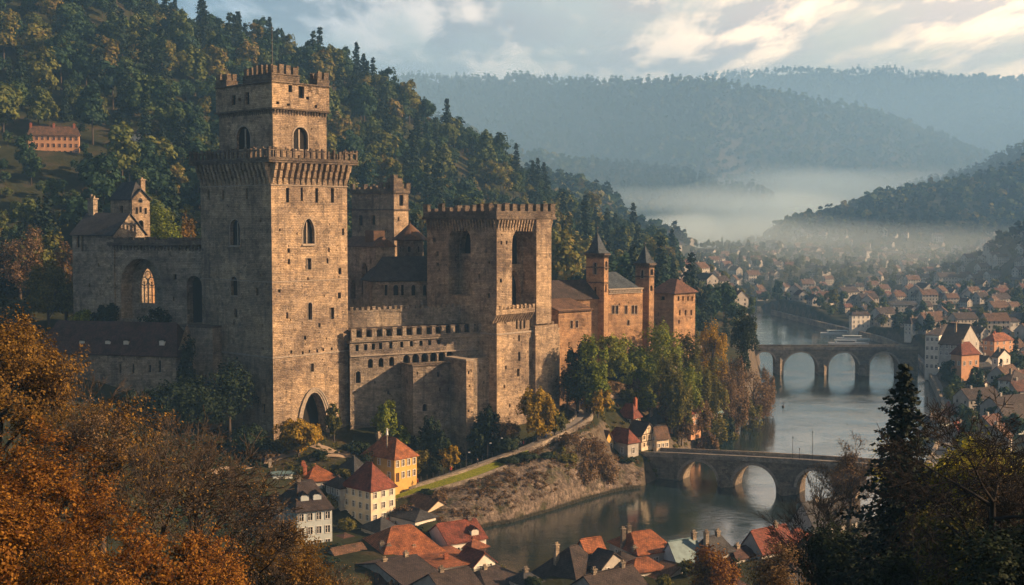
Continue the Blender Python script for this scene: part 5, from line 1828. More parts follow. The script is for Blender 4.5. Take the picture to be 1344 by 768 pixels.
R, L, BR, BL = P4.faces(0, pa, 0, pb_)
ops = [R.op(x - 1.1, x + 1.1, 389, 395) for x in (890, 896, 902.5, 908)] + [R.op(x - 1.1, x + 1.1, 407, 414) for x in (892, 899.5, 907)] + [R.op(890,892,420,425)]
wall(mb, R, 15, ze, ops, T, putlogs=10)
wall(mb, L, 15, ze, [L.op(867,872,389,394), L.op(862,864,410,415,win=False)], T, putlogs=10); wall(mb, BR, 15, ze); wall(mb, BL, 15, ze)
mb.build('wall', SR, T)
mb = MB(); hip(mb, P4, 0, pa, 0, pb_, ze, P4.z(366, 3, 6), .8, 0, 'v', .55); ro = mb.build('roof', [M['tile_dim']], T)
# ------------------------------------------------------------------ houses
WIN = (M['glass'], M['white'])
WIN_W = (M['glass'], M['plaster_cream'])
M['lit_glass'] = plain('pale_window_glass', (0.05, 0.06, 0.07), 0.1, 0.3, 2.0, 0.8)
def chimney(fr, a, b, z0, z1, parent, m='brick', w=.9):
    mb = MB(); c = fr.at(a, b)
    mb.box(c, fr.u, w, w * .8, z0, z1); mb.box(c, fr.u, w * 1.25, w * 1.05, z1, z1 + .18)
    for k in (-.22, .22):
        q = fr.at(a + k * w, b); mb.box(q, fr.u, w * .28, w * .28, z1 + .18, z1 + .6)
    mb.build('chimney', [M[m]], parent)
def dormer(fr, side, s, z, w, h, depth, parent, mats, span):
    """dormer on the slope above the right (R) or left (L) face"""
    mb = MB()
    if side == 'R':
        a0, a1, b = s - w/2, s + w/2, span
        F_ = Face(fr.at(a0, b), fr.at(a1, b))
        wall(mb, F_, z, z + h, [dict(s=w/2, z=z + h*.2, w=w*.55, h=h*.6, k='rect', dep=.1, win=False, fr=0, mull=0)])
        slab(mb, fr, a0, a1, b + .004, b + depth, z, z + h - .01)
        gable_roof(mb, fr, a0, a1, b, b + depth + .3, z + h, z + h + w*.45, .15, 2, 'v', .08, .15)
    else:
        b0, b1, a = s - w/2, s + w/2, span
        F_ = Face(fr.at(a, b1), fr.at(a, b0))
        wall(mb, F_, z, z + h, [dict(s=w/2, z=z + h*.2, w=w*.55, h=h*.6, k='rect', dep=.1, win=False, fr=0, mull=0)])
        slab(mb, fr, a + .004, a + depth, b0, b1, z, z + h - .01)
        gable_roof(mb, fr, a, a + depth + .3, b0, b1, z + h, z + h + w*.45, .15, 2, 'u', .08, .15)
    mb.build('dormer', mats, parent)
def house(name, label, pxl, pxc, pxr, yb, ye, yr, d, th_, roof='hip', along='u', wm='plaster_white', rm='tile_red', cols=(3, 3), rows=2, chims=(), group=None,
          door=False, wins=WIN, hipk=1.0, dorm=(), timber=False, base=-4, shut=False, wcat='house', ov=.45):
    f = Fr(pxc, d, th_, (yb + ye) / 2)
    def kk(px): return ((px - CX) / F_PX) / (math.cos(PITCH) + (CY - (yb+ye)/2) / F_PX * math.sin(PITCH))
    def solve(px, dirv):
        k = kk(px); return (k * f.o.y - f.o.x) / (dirv.x - k * dirv.y)
    a, b = solve(pxr, f.u), solve(pxl, f.v)
    a, b = max(a, 2.5), max(b, 2.5)
    zb, ze = f.z(yb), f.z(ye)
    # the ridge height is read at the middle of the roof
    zr = f.z(yr, a/2, b/2)
    T = empty(name, (*f.at(0, 0), zb), label, wcat, group)
    mb = MB()
    R, L, BR, BL = f.faces(0, a, 0, b)
    h = ze - zb
    def grid(F_, n):
        ops = []
        if n <= 0: return ops
        fh = h / rows
        for r in range(rows):
            for c in range(n):
                x = F_.L * (c + .5) / n
                ww = min(.95, F_.L / n * .5)
                ops.append(dict(s=x, z=zb + r*fh + fh*.30, w=ww, h=min(1.5, fh*.52), k='rect', dep=.22, win=True, fr=.09, mull=1, tr=.6))
        return ops
    opsR = grid(R, cols[0])
    if door and opsR:
        opsR[0] = dict(s=opsR[0]['s'], z=zb + .08, w=1.1, h=min(2.1, h/rows*.85), k='rect', dep=.25, win=False, fr=0, mull=0)
    am, bm_ = a/2, b/2
    gR = gL = None
    if roof == 'gable' and along == 'v': gR = [(0, ze), (a/2, zr - .1), (a, ze)]
    if roof == 'gable' and along == 'u': gL = [(0, ze), (b/2, zr - .1), (b, ze)]
    wall(mb, R, zb + base, ze, opsR, T, top=gR, wmats=wins); wall(mb, L, zb + base, ze, grid(L, cols[1]), T, top=gL, wmats=wins)
    wall(mb, BR, zb + base, ze, top=gL); wall(mb, BL, zb + base, ze, top=gR)
    mb.build('wall', [M[wm], M['dark']], T)
    if timber:
        mb = MB()
        for F_, g in ((R, gR), (L, gL)):
            for zc in [zb + h * k / rows for k in range(1, rows + 1)]:
                mb.box(((F_.p0 + F_.d*F_.L/2 + F_.n*.03).x, (F_.p0 + F_.d*F_.L/2 + F_.n*.03).y), F_.d, F_.L, .07, zc - .12, zc + .1)
            n = max(2, int(F_.L / 1.7))
            for i in range(n + 1):
                q = F_.p0 + F_.d * min(max(F_.L*i/n, .1), F_.L - .1) + F_.n * .035
                mb.box((q.x, q.y), F_.d, .16, .06, zb + h/rows, ze)
            if g:
                for t in (.3, .5, .7):
                    q = F_.p0 + F_.d * F_.L * t + F_.n * .035
                    mb.box((q.x, q.y), F_.d, .15, .06, ze, ze + (zr - ze) * (1 - abs(t - .5) * 2) - .3)
                q = F_.p0 + F_.d * F_.L * .5 + F_.n * .03
                mb.box((q.x, q.y), F_.d, F_.L * .5, .07, ze + (zr-ze)*.45, ze + (zr-ze)*.45 + .16)
        mb.build('timber_frame', [M['timber']], T)
    if door and opsR:
        o = opsR[0]; mb = MB(); q = R.p0 + R.d * o['s'] - R.n * .18
        mb.box((q.x, q.y), R.d, o['w'] - .01, .06, o['z'] + .01, o['z'] + o['h'] - .01); mb.build('door', [M['wood']], T)
    mb = MB()
    if roof == 'hip': hip(mb, f, 0, a, 0, b, ze + .02, zr, ov, 0, along, hipk)
    else: gable_roof(mb, f, 0, a, 0, b, ze + .02, zr, ov, 0, along)
    # ridge capping
    ro = mb.build('roof', [M[rm]], T)
    mb = MB()
    if along == 'u':
        k = min(b/2*hipk, a/2 - .3) if roof == 'hip' else 0
        p0, p1 = f.at(k, b/2), f.at(a - k, b/2)
    else:
        k = min(a/2*hipk, b/2 - .3) if roof == 'hip' else 0
        p0, p1 = f.at(a/2, k), f.at(a/2, b - k)
    mb.tube((*p0, zr + .03), (*p1, zr + .03), .13, .13, 6, caps=True)
    mb.build('ridge', [M[rm]], ro)
    for (ca_, cb_, dz) in chims: chimney(f, a*ca_, b*cb_, ze, zr + dz, ro, 'brick' if (int(pxc) % 2) else 'stone_grey', .85)
    for (side, t, zf, w_) in dorm:
        ss_ = (a if side == 'R' else b) * t
        span = (b if side == 'R' else a) / 2 * zf * .9
        dormer(f, side, ss_, ze + (zr - ze) * zf, w_, 1.15, 1.6, ro, [M[wm], M['glass'], M[rm]], span)
    return T, f, a, b, zb, ze, zr
GL = 'houses below the castle'
house('town_house', 'ochre yellow two storey house with orange hip roof beside the curved road', 478, 518, 547, 634, 603, 574, 280, 47.5, 'hip', 'v', 'plaster_yellow', 'tile_orange', (4, 3), 2, [(.4, .8, .5)], GL, door=True, hipk=.9)
H2 = house('town_house', 'four storey white corner house with pointed dark red hip roof', 451, 487, 519, 704, 645, 607, 264, 47.5, 'hip', 'v', 'plaster_cream', 'tile_red', (3, 4), 4, [], GL, hipk=1.0)
house('town_house', 'pale narrow house joined to left side of the white corner house', 428, 447, 462, 700, 641, 624, 269, 40, 'hip', 'u', 'plaster_grey', 'tile_dark', (1, 3), 4, [], GL)
house('town_house', 'white three storey house with black mansard roof and two dormers', 368, 390, 436, 727, 672, 630, 250, 25, 'hip', 'u', 'plaster_blue', 'tile_dark', (4, 2), 3, [(.3, .5, .5)], GL, hipk=.35, dorm=[('R', .30, .32, 1.7), ('R', .66, .32, 1.7)])
house('town_house', 'small white house left of the black mansard house', 345, 366, 386, 700, 663, 648, 257, 35, 'hip', 'u', 'plaster_white', 'tile_dark', (1, 1), 2, [], GL)
house('town_house', 'low house with bright orange roof under the golden round tree', 382, 405, 446, 648, 632, 609, 273, 25, 'hip', 'u', 'plaster_grey', 'tile_orange', (3, 2), 1, [(.12, .5, .4), (.06, .3, .2)], GL, hipk=.55)
house('shed', 'low shed with teal sheet roof left of the bright orange roof', 344, 358, 384, 645, 622, 615, 274, 22, 'gable', 'u', 'plaster_blue', 'roof_teal', (2, 1), 1, [(0.1, .4, 2.2)], GL, wcat='shed')
house('town_house', 'small dark roofed house with wooden lantern behind the white corner house', 446, 466, 484, 640, 619, 598, 277, 40, 'hip', 'u', 'plaster_grey', 'slate', (2, 2), 1, [], GL, hipk=.8)
house('town_house', 'dark barn roof on the shaded slope behind the teal shed', 318, 330, 372, 622, 606, 596, 283, 14, 'hip', 'u', 'plaster_grey', 'tile_dark', (2, 1), 1, [], GL)
house('town_house', 'little cream gabled house at foot of the cliff with dark slate side', 532, 560, 592, 690, 671, 651, 270, 40, 'gable', 'v', 'plaster_cream', 'tile_brown', (2, 2), 1, [], GL)
house('town_house', 'dark slate roofed house between the cream gable and big orange roof', 512, 545, 572, 705, 684, 666, 262, 47, 'hip', 'v', 'plaster_white', 'slate', (2, 2), 1, [], GL, hipk=.6)
house('town_house', 'dark maroon roof with one small white dormer near the water', 560, 588, 638, 738, 712, 684, 252, 32, 'gable', 'u', 'plaster_white', 'tile_red', (2, 1), 1, [(.85, .5, .3)], GL, dorm=[('R', .75, .15, 1.7)])
house('town_house', 'dark slate roof in front of the white corner house', 474, 500, 528, 722, 700, 679, 256, 40, 'hip', 'u', 'plaster_grey', 'slate', (2, 2), 1, [], GL, hipk=.7)
house('town_house', 'big house with the broadest orange tiled roof of the lower town', 466, 502, 592, 765, 742, 690, 240, 24, 'hip', 'u', 'plaster_white', 'tile_orange', (4, 2), 1, [(.12, .3, -2.2), (.2, .25, -2.6), (.55, .2, -3.2)], GL, hipk=.55)
house('town_house', 'low rust roof annex touching the broad orange roof', 540, 575, 628, 772, 745, 728, 236, 28, 'hip', 'u', 'plaster_white', 'tile_rust', (3, 2), 1, [(.4, .3, .5)], GL, hipk=.5)
house('town_house', 'white gabled house with red roof beside the river at the cluster edge', 598, 622, 650, 770, 742, 721, 238, 40, 'gable', 'v', 'plaster_white', 'tile_red', (2, 2), 2, [], GL)
house('town_house', 'dark gabled roof at the bottom edge below the broad orange roof', 452, 540, 592, 806, 776, 733, 222, 40, 'gable', 'u', 'plaster_grey', 'tile_dark', (2, 3), 1, [(.75, .5, .6), (.2, .5, .3)], GL)
house('town_house', 'dark maroon roof at the bottom edge near the water', 592, 640, 690, 810, 775, 745, 222, 47, 'hip', 'u', 'plaster_grey', 'tile_dark', (2, 2), 1, [(.4, .5, .3)], GL, hipk=.6)
house('town_house', 'brown roofed house behind the golden bush left of the broad orange roof', 420, 450, 490, 770, 744, 716, 240, 40, 'gable', 'u', 'plaster_grey', 'tile_brown', (2, 2), 1, [], GL)
# statue on a pole near the yellow house
house('town_house', 'black gabled roof in the bottom edge left of the maroon one', 540, 590, 640, 822, 790, 748, 214, 35, 'gable', 'u', 'plaster_grey', 'tile_dark', (2, 2), 1, [(.3, .5, .5)], GL)
house('town_house', 'small rust roof tucked behind the dark maroon roof', 600, 618, 640, 735, 722, 706, 252, 40, 'hip', 'v', 'plaster_cream', 'tile_rust', (2, 1), 1, [], GL)
house('town_house', 'dark brown shed roof between white corner house and black mansard house', 432, 450, 474, 728, 712, 700, 254, 40, 'hip', 'u', 'plaster_grey', 'tile_plum', (2, 1), 1, [], GL)
house('town_house', 'slate roof at the foot of the black mansard house', 425, 452, 488, 752, 736, 722, 245, 35, 'gable', 'u', 'plaster_grey', 'slate', (2, 1), 1, [], GL)
house('town_house', 'low plum roofed house at the bottom edge right of the golden round crown', 470, 498, 540, 800, 772, 748, 226, 35, 'hip', 'u', 'plaster_grey', 'tile_plum', (2, 2), 1, [(.5, .5, .4)], GL, hipk=.6)
house('town_house', 'narrow slate roof wedged between the broad orange roof and its rust annex', 520, 540, 566, 792, 770, 755, 230, 45, 'gable', 'v', 'plaster_white', 'slate', (2, 1), 1, [], GL)
house('town_house', 'tiny brown roofed house behind the broad orange roof', 488, 505, 530, 712, 698, 686, 262, 30, 'gable', 'u', 'plaster_cream', 'tile_brown', (2, 1), 1, [(.5, .5, .4)], GL)
# near bank in front
house('town_house', 'low plum roof between teal grey roof and dark maroon roofed house', 948, 966, 992, 752, 735, 718, 236, 40, 'hip', 'u', 'plaster_grey', 'tile_plum', (2, 1), 1, [(.4, .5, .4)], 'houses on the near river bank', hipk=.6)
house('town_house', 'narrow black gabled roof right of the large black hipped roof', 770, 790, 820, 764, 744, 722, 226, 45, 'gable', 'v', 'plaster_grey', 'tile_dark', (2, 1), 1, [], 'houses on the near river bank')
house('town_house', 'small slate roof left of the large black hipped roof', 668, 688, 712, 790, 768, 750, 222, 35, 'hip', 'u', 'plaster_grey', 'slate', (2, 1), 1, [(.5, .5, .4)], 'houses on the near river bank', hipk=.7)
house('town_house', 'wide black roof at the bottom edge of the near bank', 735, 800, 862, 850, 800, 748, 208, 38, 'gable', 'u', 'plaster_grey', 'tile_dark', (3, 3), 1, [(.2, .5, .6), (.8, .5, .6)], 'houses on the near river bank')
house('town_house', 'plum roofed house at the bottom edge under the orange autumn tree', 880, 940, 1000, 850, 800, 756, 208, 40, 'hip', 'u', 'plaster_grey', 'tile_plum', (3, 3), 1, [(.4, .5, .5)], 'houses on the near river bank', hipk=.6)
house('town_house', 'dark slate roof between bottom edge and slim bare tree', 985, 1030, 1090, 830, 790, 752, 214, 30, 'gable', 'u', 'plaster_grey', 'slate', (3, 2), 1, [(.7, .5, .5)], 'houses on the near river bank')
house('town_house', 'small maroon roof by the water between autumn tree and slate roofs', 1018, 1040, 1072, 728, 712, 694, 246, 30, 'hip', 'u', 'plaster_grey', 'tile_red', (2, 1), 1, [], 'houses on the near river bank')
GN = 'houses on the near river bank'
house('town_house', 'large black hipped roof at left end of the near bank', 694, 760, 812, 800, 778, 716, 222, 40, 'hip', 'u', 'plaster_grey', 'tile_dark', (3, 3), 1, [(.2, .6, .3)], GN, hipk=.6)
house('town_house', 'small orange roof rising behind the large black roof', 757, 768, 793, 740, 722, 706, 232, 30, 'gable', 'u', 'plaster_grey', 'tile_orange', (2, 1), 1, [], GN)
house('town_house', 'bright orange gabled roof with two chimneys against the river', 800, 838, 884, 752, 728, 697, 233, 26, 'hip', 'u', 'plaster_grey', 'tile_orange', (3, 2), 1, [(.22, .6, .9), (-.02, .5, .8)], GN, hipk=.35)
house('town_house', 'low dark roof in front of the bright orange gabled roof', 782, 812, 850, 770, 745, 724, 228, 30, 'hip', 'u', 'plaster_grey', 'tile_dark', (2, 2), 1, [(.95, .5, .3)], GN)
house('town_house', 'low rust coloured roof below the bright orange gabled roof', 812, 832, 872, 775, 752, 732, 225, 28, 'hip', 'u', 'plaster_grey', 'tile_rust', (2, 2), 1, [], GN, hipk=.8)
house('town_house', 'pale blue grey sheet roof right of the bright orange gabled roof', 868, 888, 922, 760, 736, 708, 232, 30, 'gable', 'u', 'plaster_blue', 'roof_teal', (2, 2), 1, [(.95, .5, .9)], GN)
house('town_house', 'dark green black hip roof with stone chimney behind autumn tree', 908, 930, 962, 760, 730, 703, 234, 35, 'hip', 'u', 'plaster_grey', 'slate', (2, 2), 1, [(.1, .3, 1.2), (.7, .5, .6)], GN, hipk=.6)
house('town_house', 'brown gabled house with grey white gable wall at bottom edge', 838, 862, 925, 800, 770, 738, 222, 47, 'gable', 'v', 'plaster_white', 'tile_brown', (2, 2), 1, [], GN)
house('town_house', 'dark maroon roofed house right of the autumn tree by the water', 972, 1000, 1044, 752, 724, 692, 238, 35, 'gable', 'u', 'plaster_grey', 'tile_red', (2, 2), 1, [(.7, .5, .5)], GN)
house('town_house', 'slate roofed house on the dim slope before the near bridge end', 1038, 1068, 1125, 712, 690, 655, 250, 32, 'gable', 'u', 'plaster_grey', 'slate', (3, 2), 1, [(.3, .5, .5)], GN)
house('town_house', 'brown roofed house lowest in the dim right slope', 1000, 1050, 1100, 800, 770, 728, 225, 35, 'hip', 'u', 'plaster_grey', 'tile_brown', (3, 3), 1, [(.6, .5, .4)], GN, hipk=.6)
house('town_house', 'dull grey roof between bare tree and tall spruce', 1080, 1100, 1150, 760, 735, 704, 232, 35, 'gable', 'u', 'plaster_grey', 'tile_dark', (2, 2), 1, [(.3, .5, .4)], GN)
# houses at the bridge head
GB = 'houses at the head of the near bridge'
house('town_house', 'red tiled tower-like house with brick chimney at the bridge head', 811, 831, 841, 575, 549, 530, 342, 47, 'hip', 'v', 'stone_red', 'tile_red', (1, 2), 2, [(.9, .3, 1.2)], GB, hipk=.8)
house('town_house', 'half timbered gabled house with dark roof at the bridge head', 822, 842, 861, 590, 571, 553, 328, 47, 'gable', 'v', 'plaster_cream', 'tile_dark', (3, 2), 2, [], GB, timber=True, wins=WIN_W)
house('town_house', 'cream house right of the half timbered gable', 858, 862, 878, 590, 573, 560, 330, 30, 'gable', 'u', 'plaster_cream', 'tile_brown', (3, 1), 2, [], GB)
house('town_house', 'dark red low roof in front of the half timbered gable', 796, 824, 838, 602, 582, 562, 322, 40, 'hip', 'v', 'plaster_grey', 'tile_red', (1, 2), 1, [], GB, hipk=.8)
house('town_house', 'small yellow walled cottage above the bushy cliff', 783, 793, 805, 596, 581, 565, 322, 47, 'gable', 'v', 'plaster_yellow', 'tile_brown', (2, 1), 1, [], GB)
house('town_house', 'orange plastered house with dark hip roof among bushes', 882, 907, 920, 560, 543, 526, 358, 47, 'hip', 'v', 'plaster_orange', 'tile_red', (3, 2), 2, [(.1, .3, .6)], GB)
house('town_house', 'dark roofed house between red chimney house and orange house', 840, 862, 876, 572, 556, 541, 350, 42, 'hip', 'v', 'plaster_grey', 'slate', (2, 2), 1, [(.3, .5, .6)], GB)
house('town_house', 'stone roofed house behind the yellow bushes at the road bend', 793, 805, 816, 575, 560, 530, 346, 47, 'gable', 'v', 'stone_grey', 'tile_brown', (1, 1), 1, [], GB)
house('town_house', 'teal roofed long house right of the orange plastered house', 905, 925, 948, 556, 542, 528, 372, 30, 'gable', 'u', 'plaster_grey', 'roof_teal', (3, 1), 1, [], GB)
house('town_house', 'small rust roofed house right of the dark red low roof', 862, 872, 886, 572, 562, 547, 352, 40, 'hip', 'v', 'plaster_orange', 'tile_rust', (2, 1), 1, [], GB)
# houses on the wooded mountain
house('manor', 'long pink manor house with brown roof high on the wooded mountain', 24, 37, 104, 205, 177, 166, 505, 14, 'hip', 'u', 'plaster_orange', 'tile_brown', (9, 2), 3, [(.05, .5, .8), (.5, .5, .8), (.9, .5, .8)], None, hipk=.8, wcat='house', wins=(M['glass'], M['plaster_orange']))
house('villa', 'small white villa half hidden in trees on the mountain', 148, 160, 188, 186, 175, 167, 535, 25, 'hip', 'u', 'plaster_white', 'tile_brown', (5, 2), 2, [(.4, .5, .6)], None, wcat='house')

# ---- right bank: nearer houses one by one
GR = 'houses on the right bank'
rb = [
 ('tall grey white tenement with dark roof by the quay', 1214, 1232, 1262, 487, 440, 425, 520, 60, 'hip', 'v', 'plaster_white', 'tile_dark', (5, 3), 4),
 ('long pale tenement behind the quay with steep dark roof', 1232, 1260, 1285, 470, 452, 425, 480, 50, 'gable', 'v', 'plaster_grey', 'tile_dark', (3, 4), 2),
 ('orange walled house with red roof behind the green clump of trees', 1248, 1262, 1285, 486, 466, 449, 455, 30, 'hip', 'u', 'plaster_orange', 'tile_red', (3, 2), 1),
 ('white gabled house amid dark roofs right of the orange walled house', 1302, 1310, 1326, 482, 468, 458, 470, 40, 'gable', 'v', 'plaster_white', 'tile_dark', (2, 1), 1),
 ('tall white house with grey roof at the right edge', 1310, 1326, 1352, 522, 500, 486, 420, 40, 'hip', 'v', 'plaster_white', 'tile_dark', (3, 2), 3),
 ('bright orange roof low by the water right of the spruce tip', 1236, 1243, 1260, 552, 545, 531, 400, 20, 'hip', 'u', 'plaster_white', 'tile_orange', (2, 1), 1),
 ('dark roofed house left of the bright low orange roof', 1206, 1222, 1246, 572, 557, 543, 385, 35, 'hip', 'u', 'plaster_blue', 'tile_dark', (2, 2), 2),
 ('maroon roof house below the bright low orange roof', 1240, 1262, 1290, 590, 572, 552, 370, 35, 'gable', 'u', 'plaster_grey', 'tile_red', (2, 2), 2),
 ('long low white building with pale roof at the upper right', 1293, 1298, 1338, 432, 423, 417, 640, 15, 'hip', 'u', 'plaster_white', 'tile_dark', (6, 1), 1),
 ('pale house with three storeys standing above the far bridge', 1187, 1196, 1214, 440, 425, 416, 640, 40, 'hip', 'u', 'plaster_white', 'tile_dark', (3, 2), 3),
 ('white villa alone by the upper river', 1116, 1118, 1142, 432, 414, 409, 720, 20, 'hip', 'u', 'plaster_white', 'tile_dark', (4, 1), 3),
 ('cream house with rust roof below the long low white building', 1290, 1305, 1330, 462, 448, 437, 540, 35, 'hip', 'u', 'plaster_orange', 'tile_rust', (3, 2), 2),
 ('grey gabled house at the right edge under the bare branches', 1300, 1320, 1350, 572, 550, 530, 370, 35, 'gable', 'u', 'plaster_blue', 'tile_dark', (3, 2), 2),
 ('white gable house left of the grey gabled house at the right edge', 1268, 1282, 1305, 530, 514, 500, 430, 45, 'gable', 'v', 'plaster_white', 'tile_brown', (2, 2), 2),
 ('lit orange house far up the right bank', 1283, 1286, 1296, 402, 388, 382, 850, 40, 'hip', 'u', 'plaster_orange', 'tile_rust', (3, 1), 3),
]
for (lb, xl, xc, xr, yb, ye, yr, d, t_, rf, al, wm, rm, cols, rows) in rb:
    house('town_house', lb, xl, xc, xr, yb, ye, yr, d, t_, rf, al, wm, rm, cols, rows, [(.3, .5, .5)], GR)

# ---- far town: small houses copied from a few kinds
def far_house(L_, W_, h, rh, wm, rm, rows, cols):
    mb = MB(); f = Fr(672, 10, 0); f.o = Vector((-L_/2, -W_/2))
    R, L, BR, BL = f.faces(0, L_, 0, W_)
    def grid(F_, n):
        return [dict(s=F_.L*(c+.5)/n, z=1 + r*(h-1)/rows + .5, w=.95, h=1.3, k='rect', dep=.15, win=False, fr=0, mull=0) for r in range(rows) for c in range(n)]
    wall(mb, R, -5, h, grid(R, cols), dark=1, top=None); wall(mb, L, -5, h, grid(L, 2), top=[(0, h), (W_/2, h + rh - .1), (W_, h)])
    wall(mb, BR, -5, h, grid(BR, 2), top=[(0, h), (W_/2, h + rh - .1), (W_, h)]); wall(mb, BL, -5, h, grid(BL, cols))
    gable_roof(mb, f, 0, L_, 0, W_, h + .02, h + rh, .5, 2, 'u')
    mb.box(f.at(L_*.3, W_*.5), (1, 0), .9, .9, h, h + rh + 1.0, 0)
    o = mb.build('distant_house', [M[wm], M['dark'], M[rm]])
    return o
kinds = [far_house(11, 8, 6.0, 3.4, 'plaster_far', 'tile_dim', 2, 4), far_house(14, 9, 8.5, 4, 'plaster_far', 'tile_brown', 3, 5), far_house(10, 8, 5.5, 3.8, 'plaster_grey', 'tile_dark', 2, 3),
         far_house(18, 10, 10, 4, 'plaster_far', 'tile_dark', 3, 6), far_house(12, 9, 6, 4.0, 'plaster_grey', 'tile_brown', 2, 4), far_house(26, 12, 7, 3, 'plaster_far', 'slate', 2, 8)]
FL = ['distant pale house with dull red roof in the hazy town', 'distant pale three storey house with brown roof in the hazy town', 'distant grey house with black roof in the hazy town',
      'distant tall pale house with dark roof in the hazy town', 'distant grey walled house with brown roof in the hazy town', 'distant long pale hall with slate roof in the hazy town']
FG = ['distant pale houses', 'distant pale three storey houses', 'distant grey houses', 'distant tall pale houses', 'distant brown roofed houses', 'distant long halls']
def town_keep(x, y):
    h = terrain(x, y); px = x / y * F_PX + CX
    py = HOR - (h - CAMZ) / y * F_PX
    s = poly_sd(x, y, river)
    ok = (s > 12) & (h < 52) & (poly_sd(x, y, np.array(far_river)) > 25) & (y > 300)
    near_hand = (px > 1195) & (y < 560) & (y > 350)
    ok &= ~(near_hand & (px < 1400) & ((np.sin(x * 12.9 + y * 4.1) > -0.35)))
    ok &= ~((px < 1180) & (y < 600))
    ok &= (px > 880) | ((px > 850) & (y > 800))
    return ok
hx, hy = scatter(9000, (0.10, 0.52), (340, 1700), 77, town_keep, 12)
r_ = np.random.RandomState(12)
keep = r_.rand(len(hx)) < np.clip(0.95 - (hy - 400) / 2600 - 0.25 * (fbm(hx/120, hy/120, 9) < .42), .15, 1)
hx, hy = hx[keep], hy[keep]
vis = in_view(hx, hy, terrain(hx, hy) + 3)
rank = np.argsort(hy + (~vis) * 5000)
sel = rank[:285]; rest_h = rank[285:1000]
town_xy = []
cnt = [0]*6
for i in sel:
    k = int(r_.choice(6, p=[.28, .2, .2, .1, .16, .06]))
    o = kinds[k] if cnt[k] == 0 else kinds[k].copy()
    if cnt[k]: COL.objects.link(o)
    cnt[k] += 1
    zg = th(hx[i], hy[i])
    o.location = (hx[i], hy[i], zg); o.rotation_euler = (0, 0, r_.choice([0.3, 0.6, 1.1, 1.9]) + r_.uniform(-.25, .25)); s_ = r_.uniform(.6, .92); o.scale = (s_, s_, s_)
    tag(o, FL[k], 'house', FG[k]); town_xy.append((hx[i], hy[i]))
zr_ = terrain(hx[rest_h], hy[rest_h])
fo = instancer('far_houses', hx[rest_h], hy[rest_h], zr_, r_.uniform(.55, .85, len(rest_h)), r_.uniform(0, 6.28, len(rest_h)), r_.choice(6, len(rest_h), p=[.28, .2, .2, .1, .16, .06]), kinds)
tag(fo, 'carpet of tiny hazy houses farthest up the valley floor', 'houses', kind='stuff')
town_xy += list(zip(hx[rest_h], hy[rest_h]))
town_xy = np.array(town_xy)
# trees between the houses and along the banks, up to the foot of the hills
def town_tree_keep(x, y):
    h = terrain(x, y); px = x / y * F_PX + CX
    ok = (poly_sd(x, y, river) > 5) & (poly_sd(x, y, np.array(far_river)) > 8) & (h < 56) & (px > 860) & (y > 300)
    ok &= ~((px < 1185) & (y < 520))
    ok &= (fbm(x / 70, y / 70, 14, 3) > 0.40) | (px < 1110)
    if len(town_xy):
        D = np.min(np.hypot(x[:, None] - town_xy[None, :, 0], y[:, None] - town_xy[None, :, 1]), 1)
        ok &= D > 8.5
    return ok
X, Y = scatter(9000, (0.12, 0.56), (330, 1900), 71, town_tree_keep, 9.0)
Z = terrain(X, Y); r_ = np.random.RandomState(14)
fo = instancer('valley_trees', X, Y, Z - .4, r_.uniform(.5, .95, len(X)), r_.uniform(0, 6.28, len(X)), r_.choice(6, len(X), p=[.26, .26, .18, .2, .05, .05]), pb)
tag(fo, 'hazy groves growing between the houses across the valley floor', 'trees', kind='stuff')

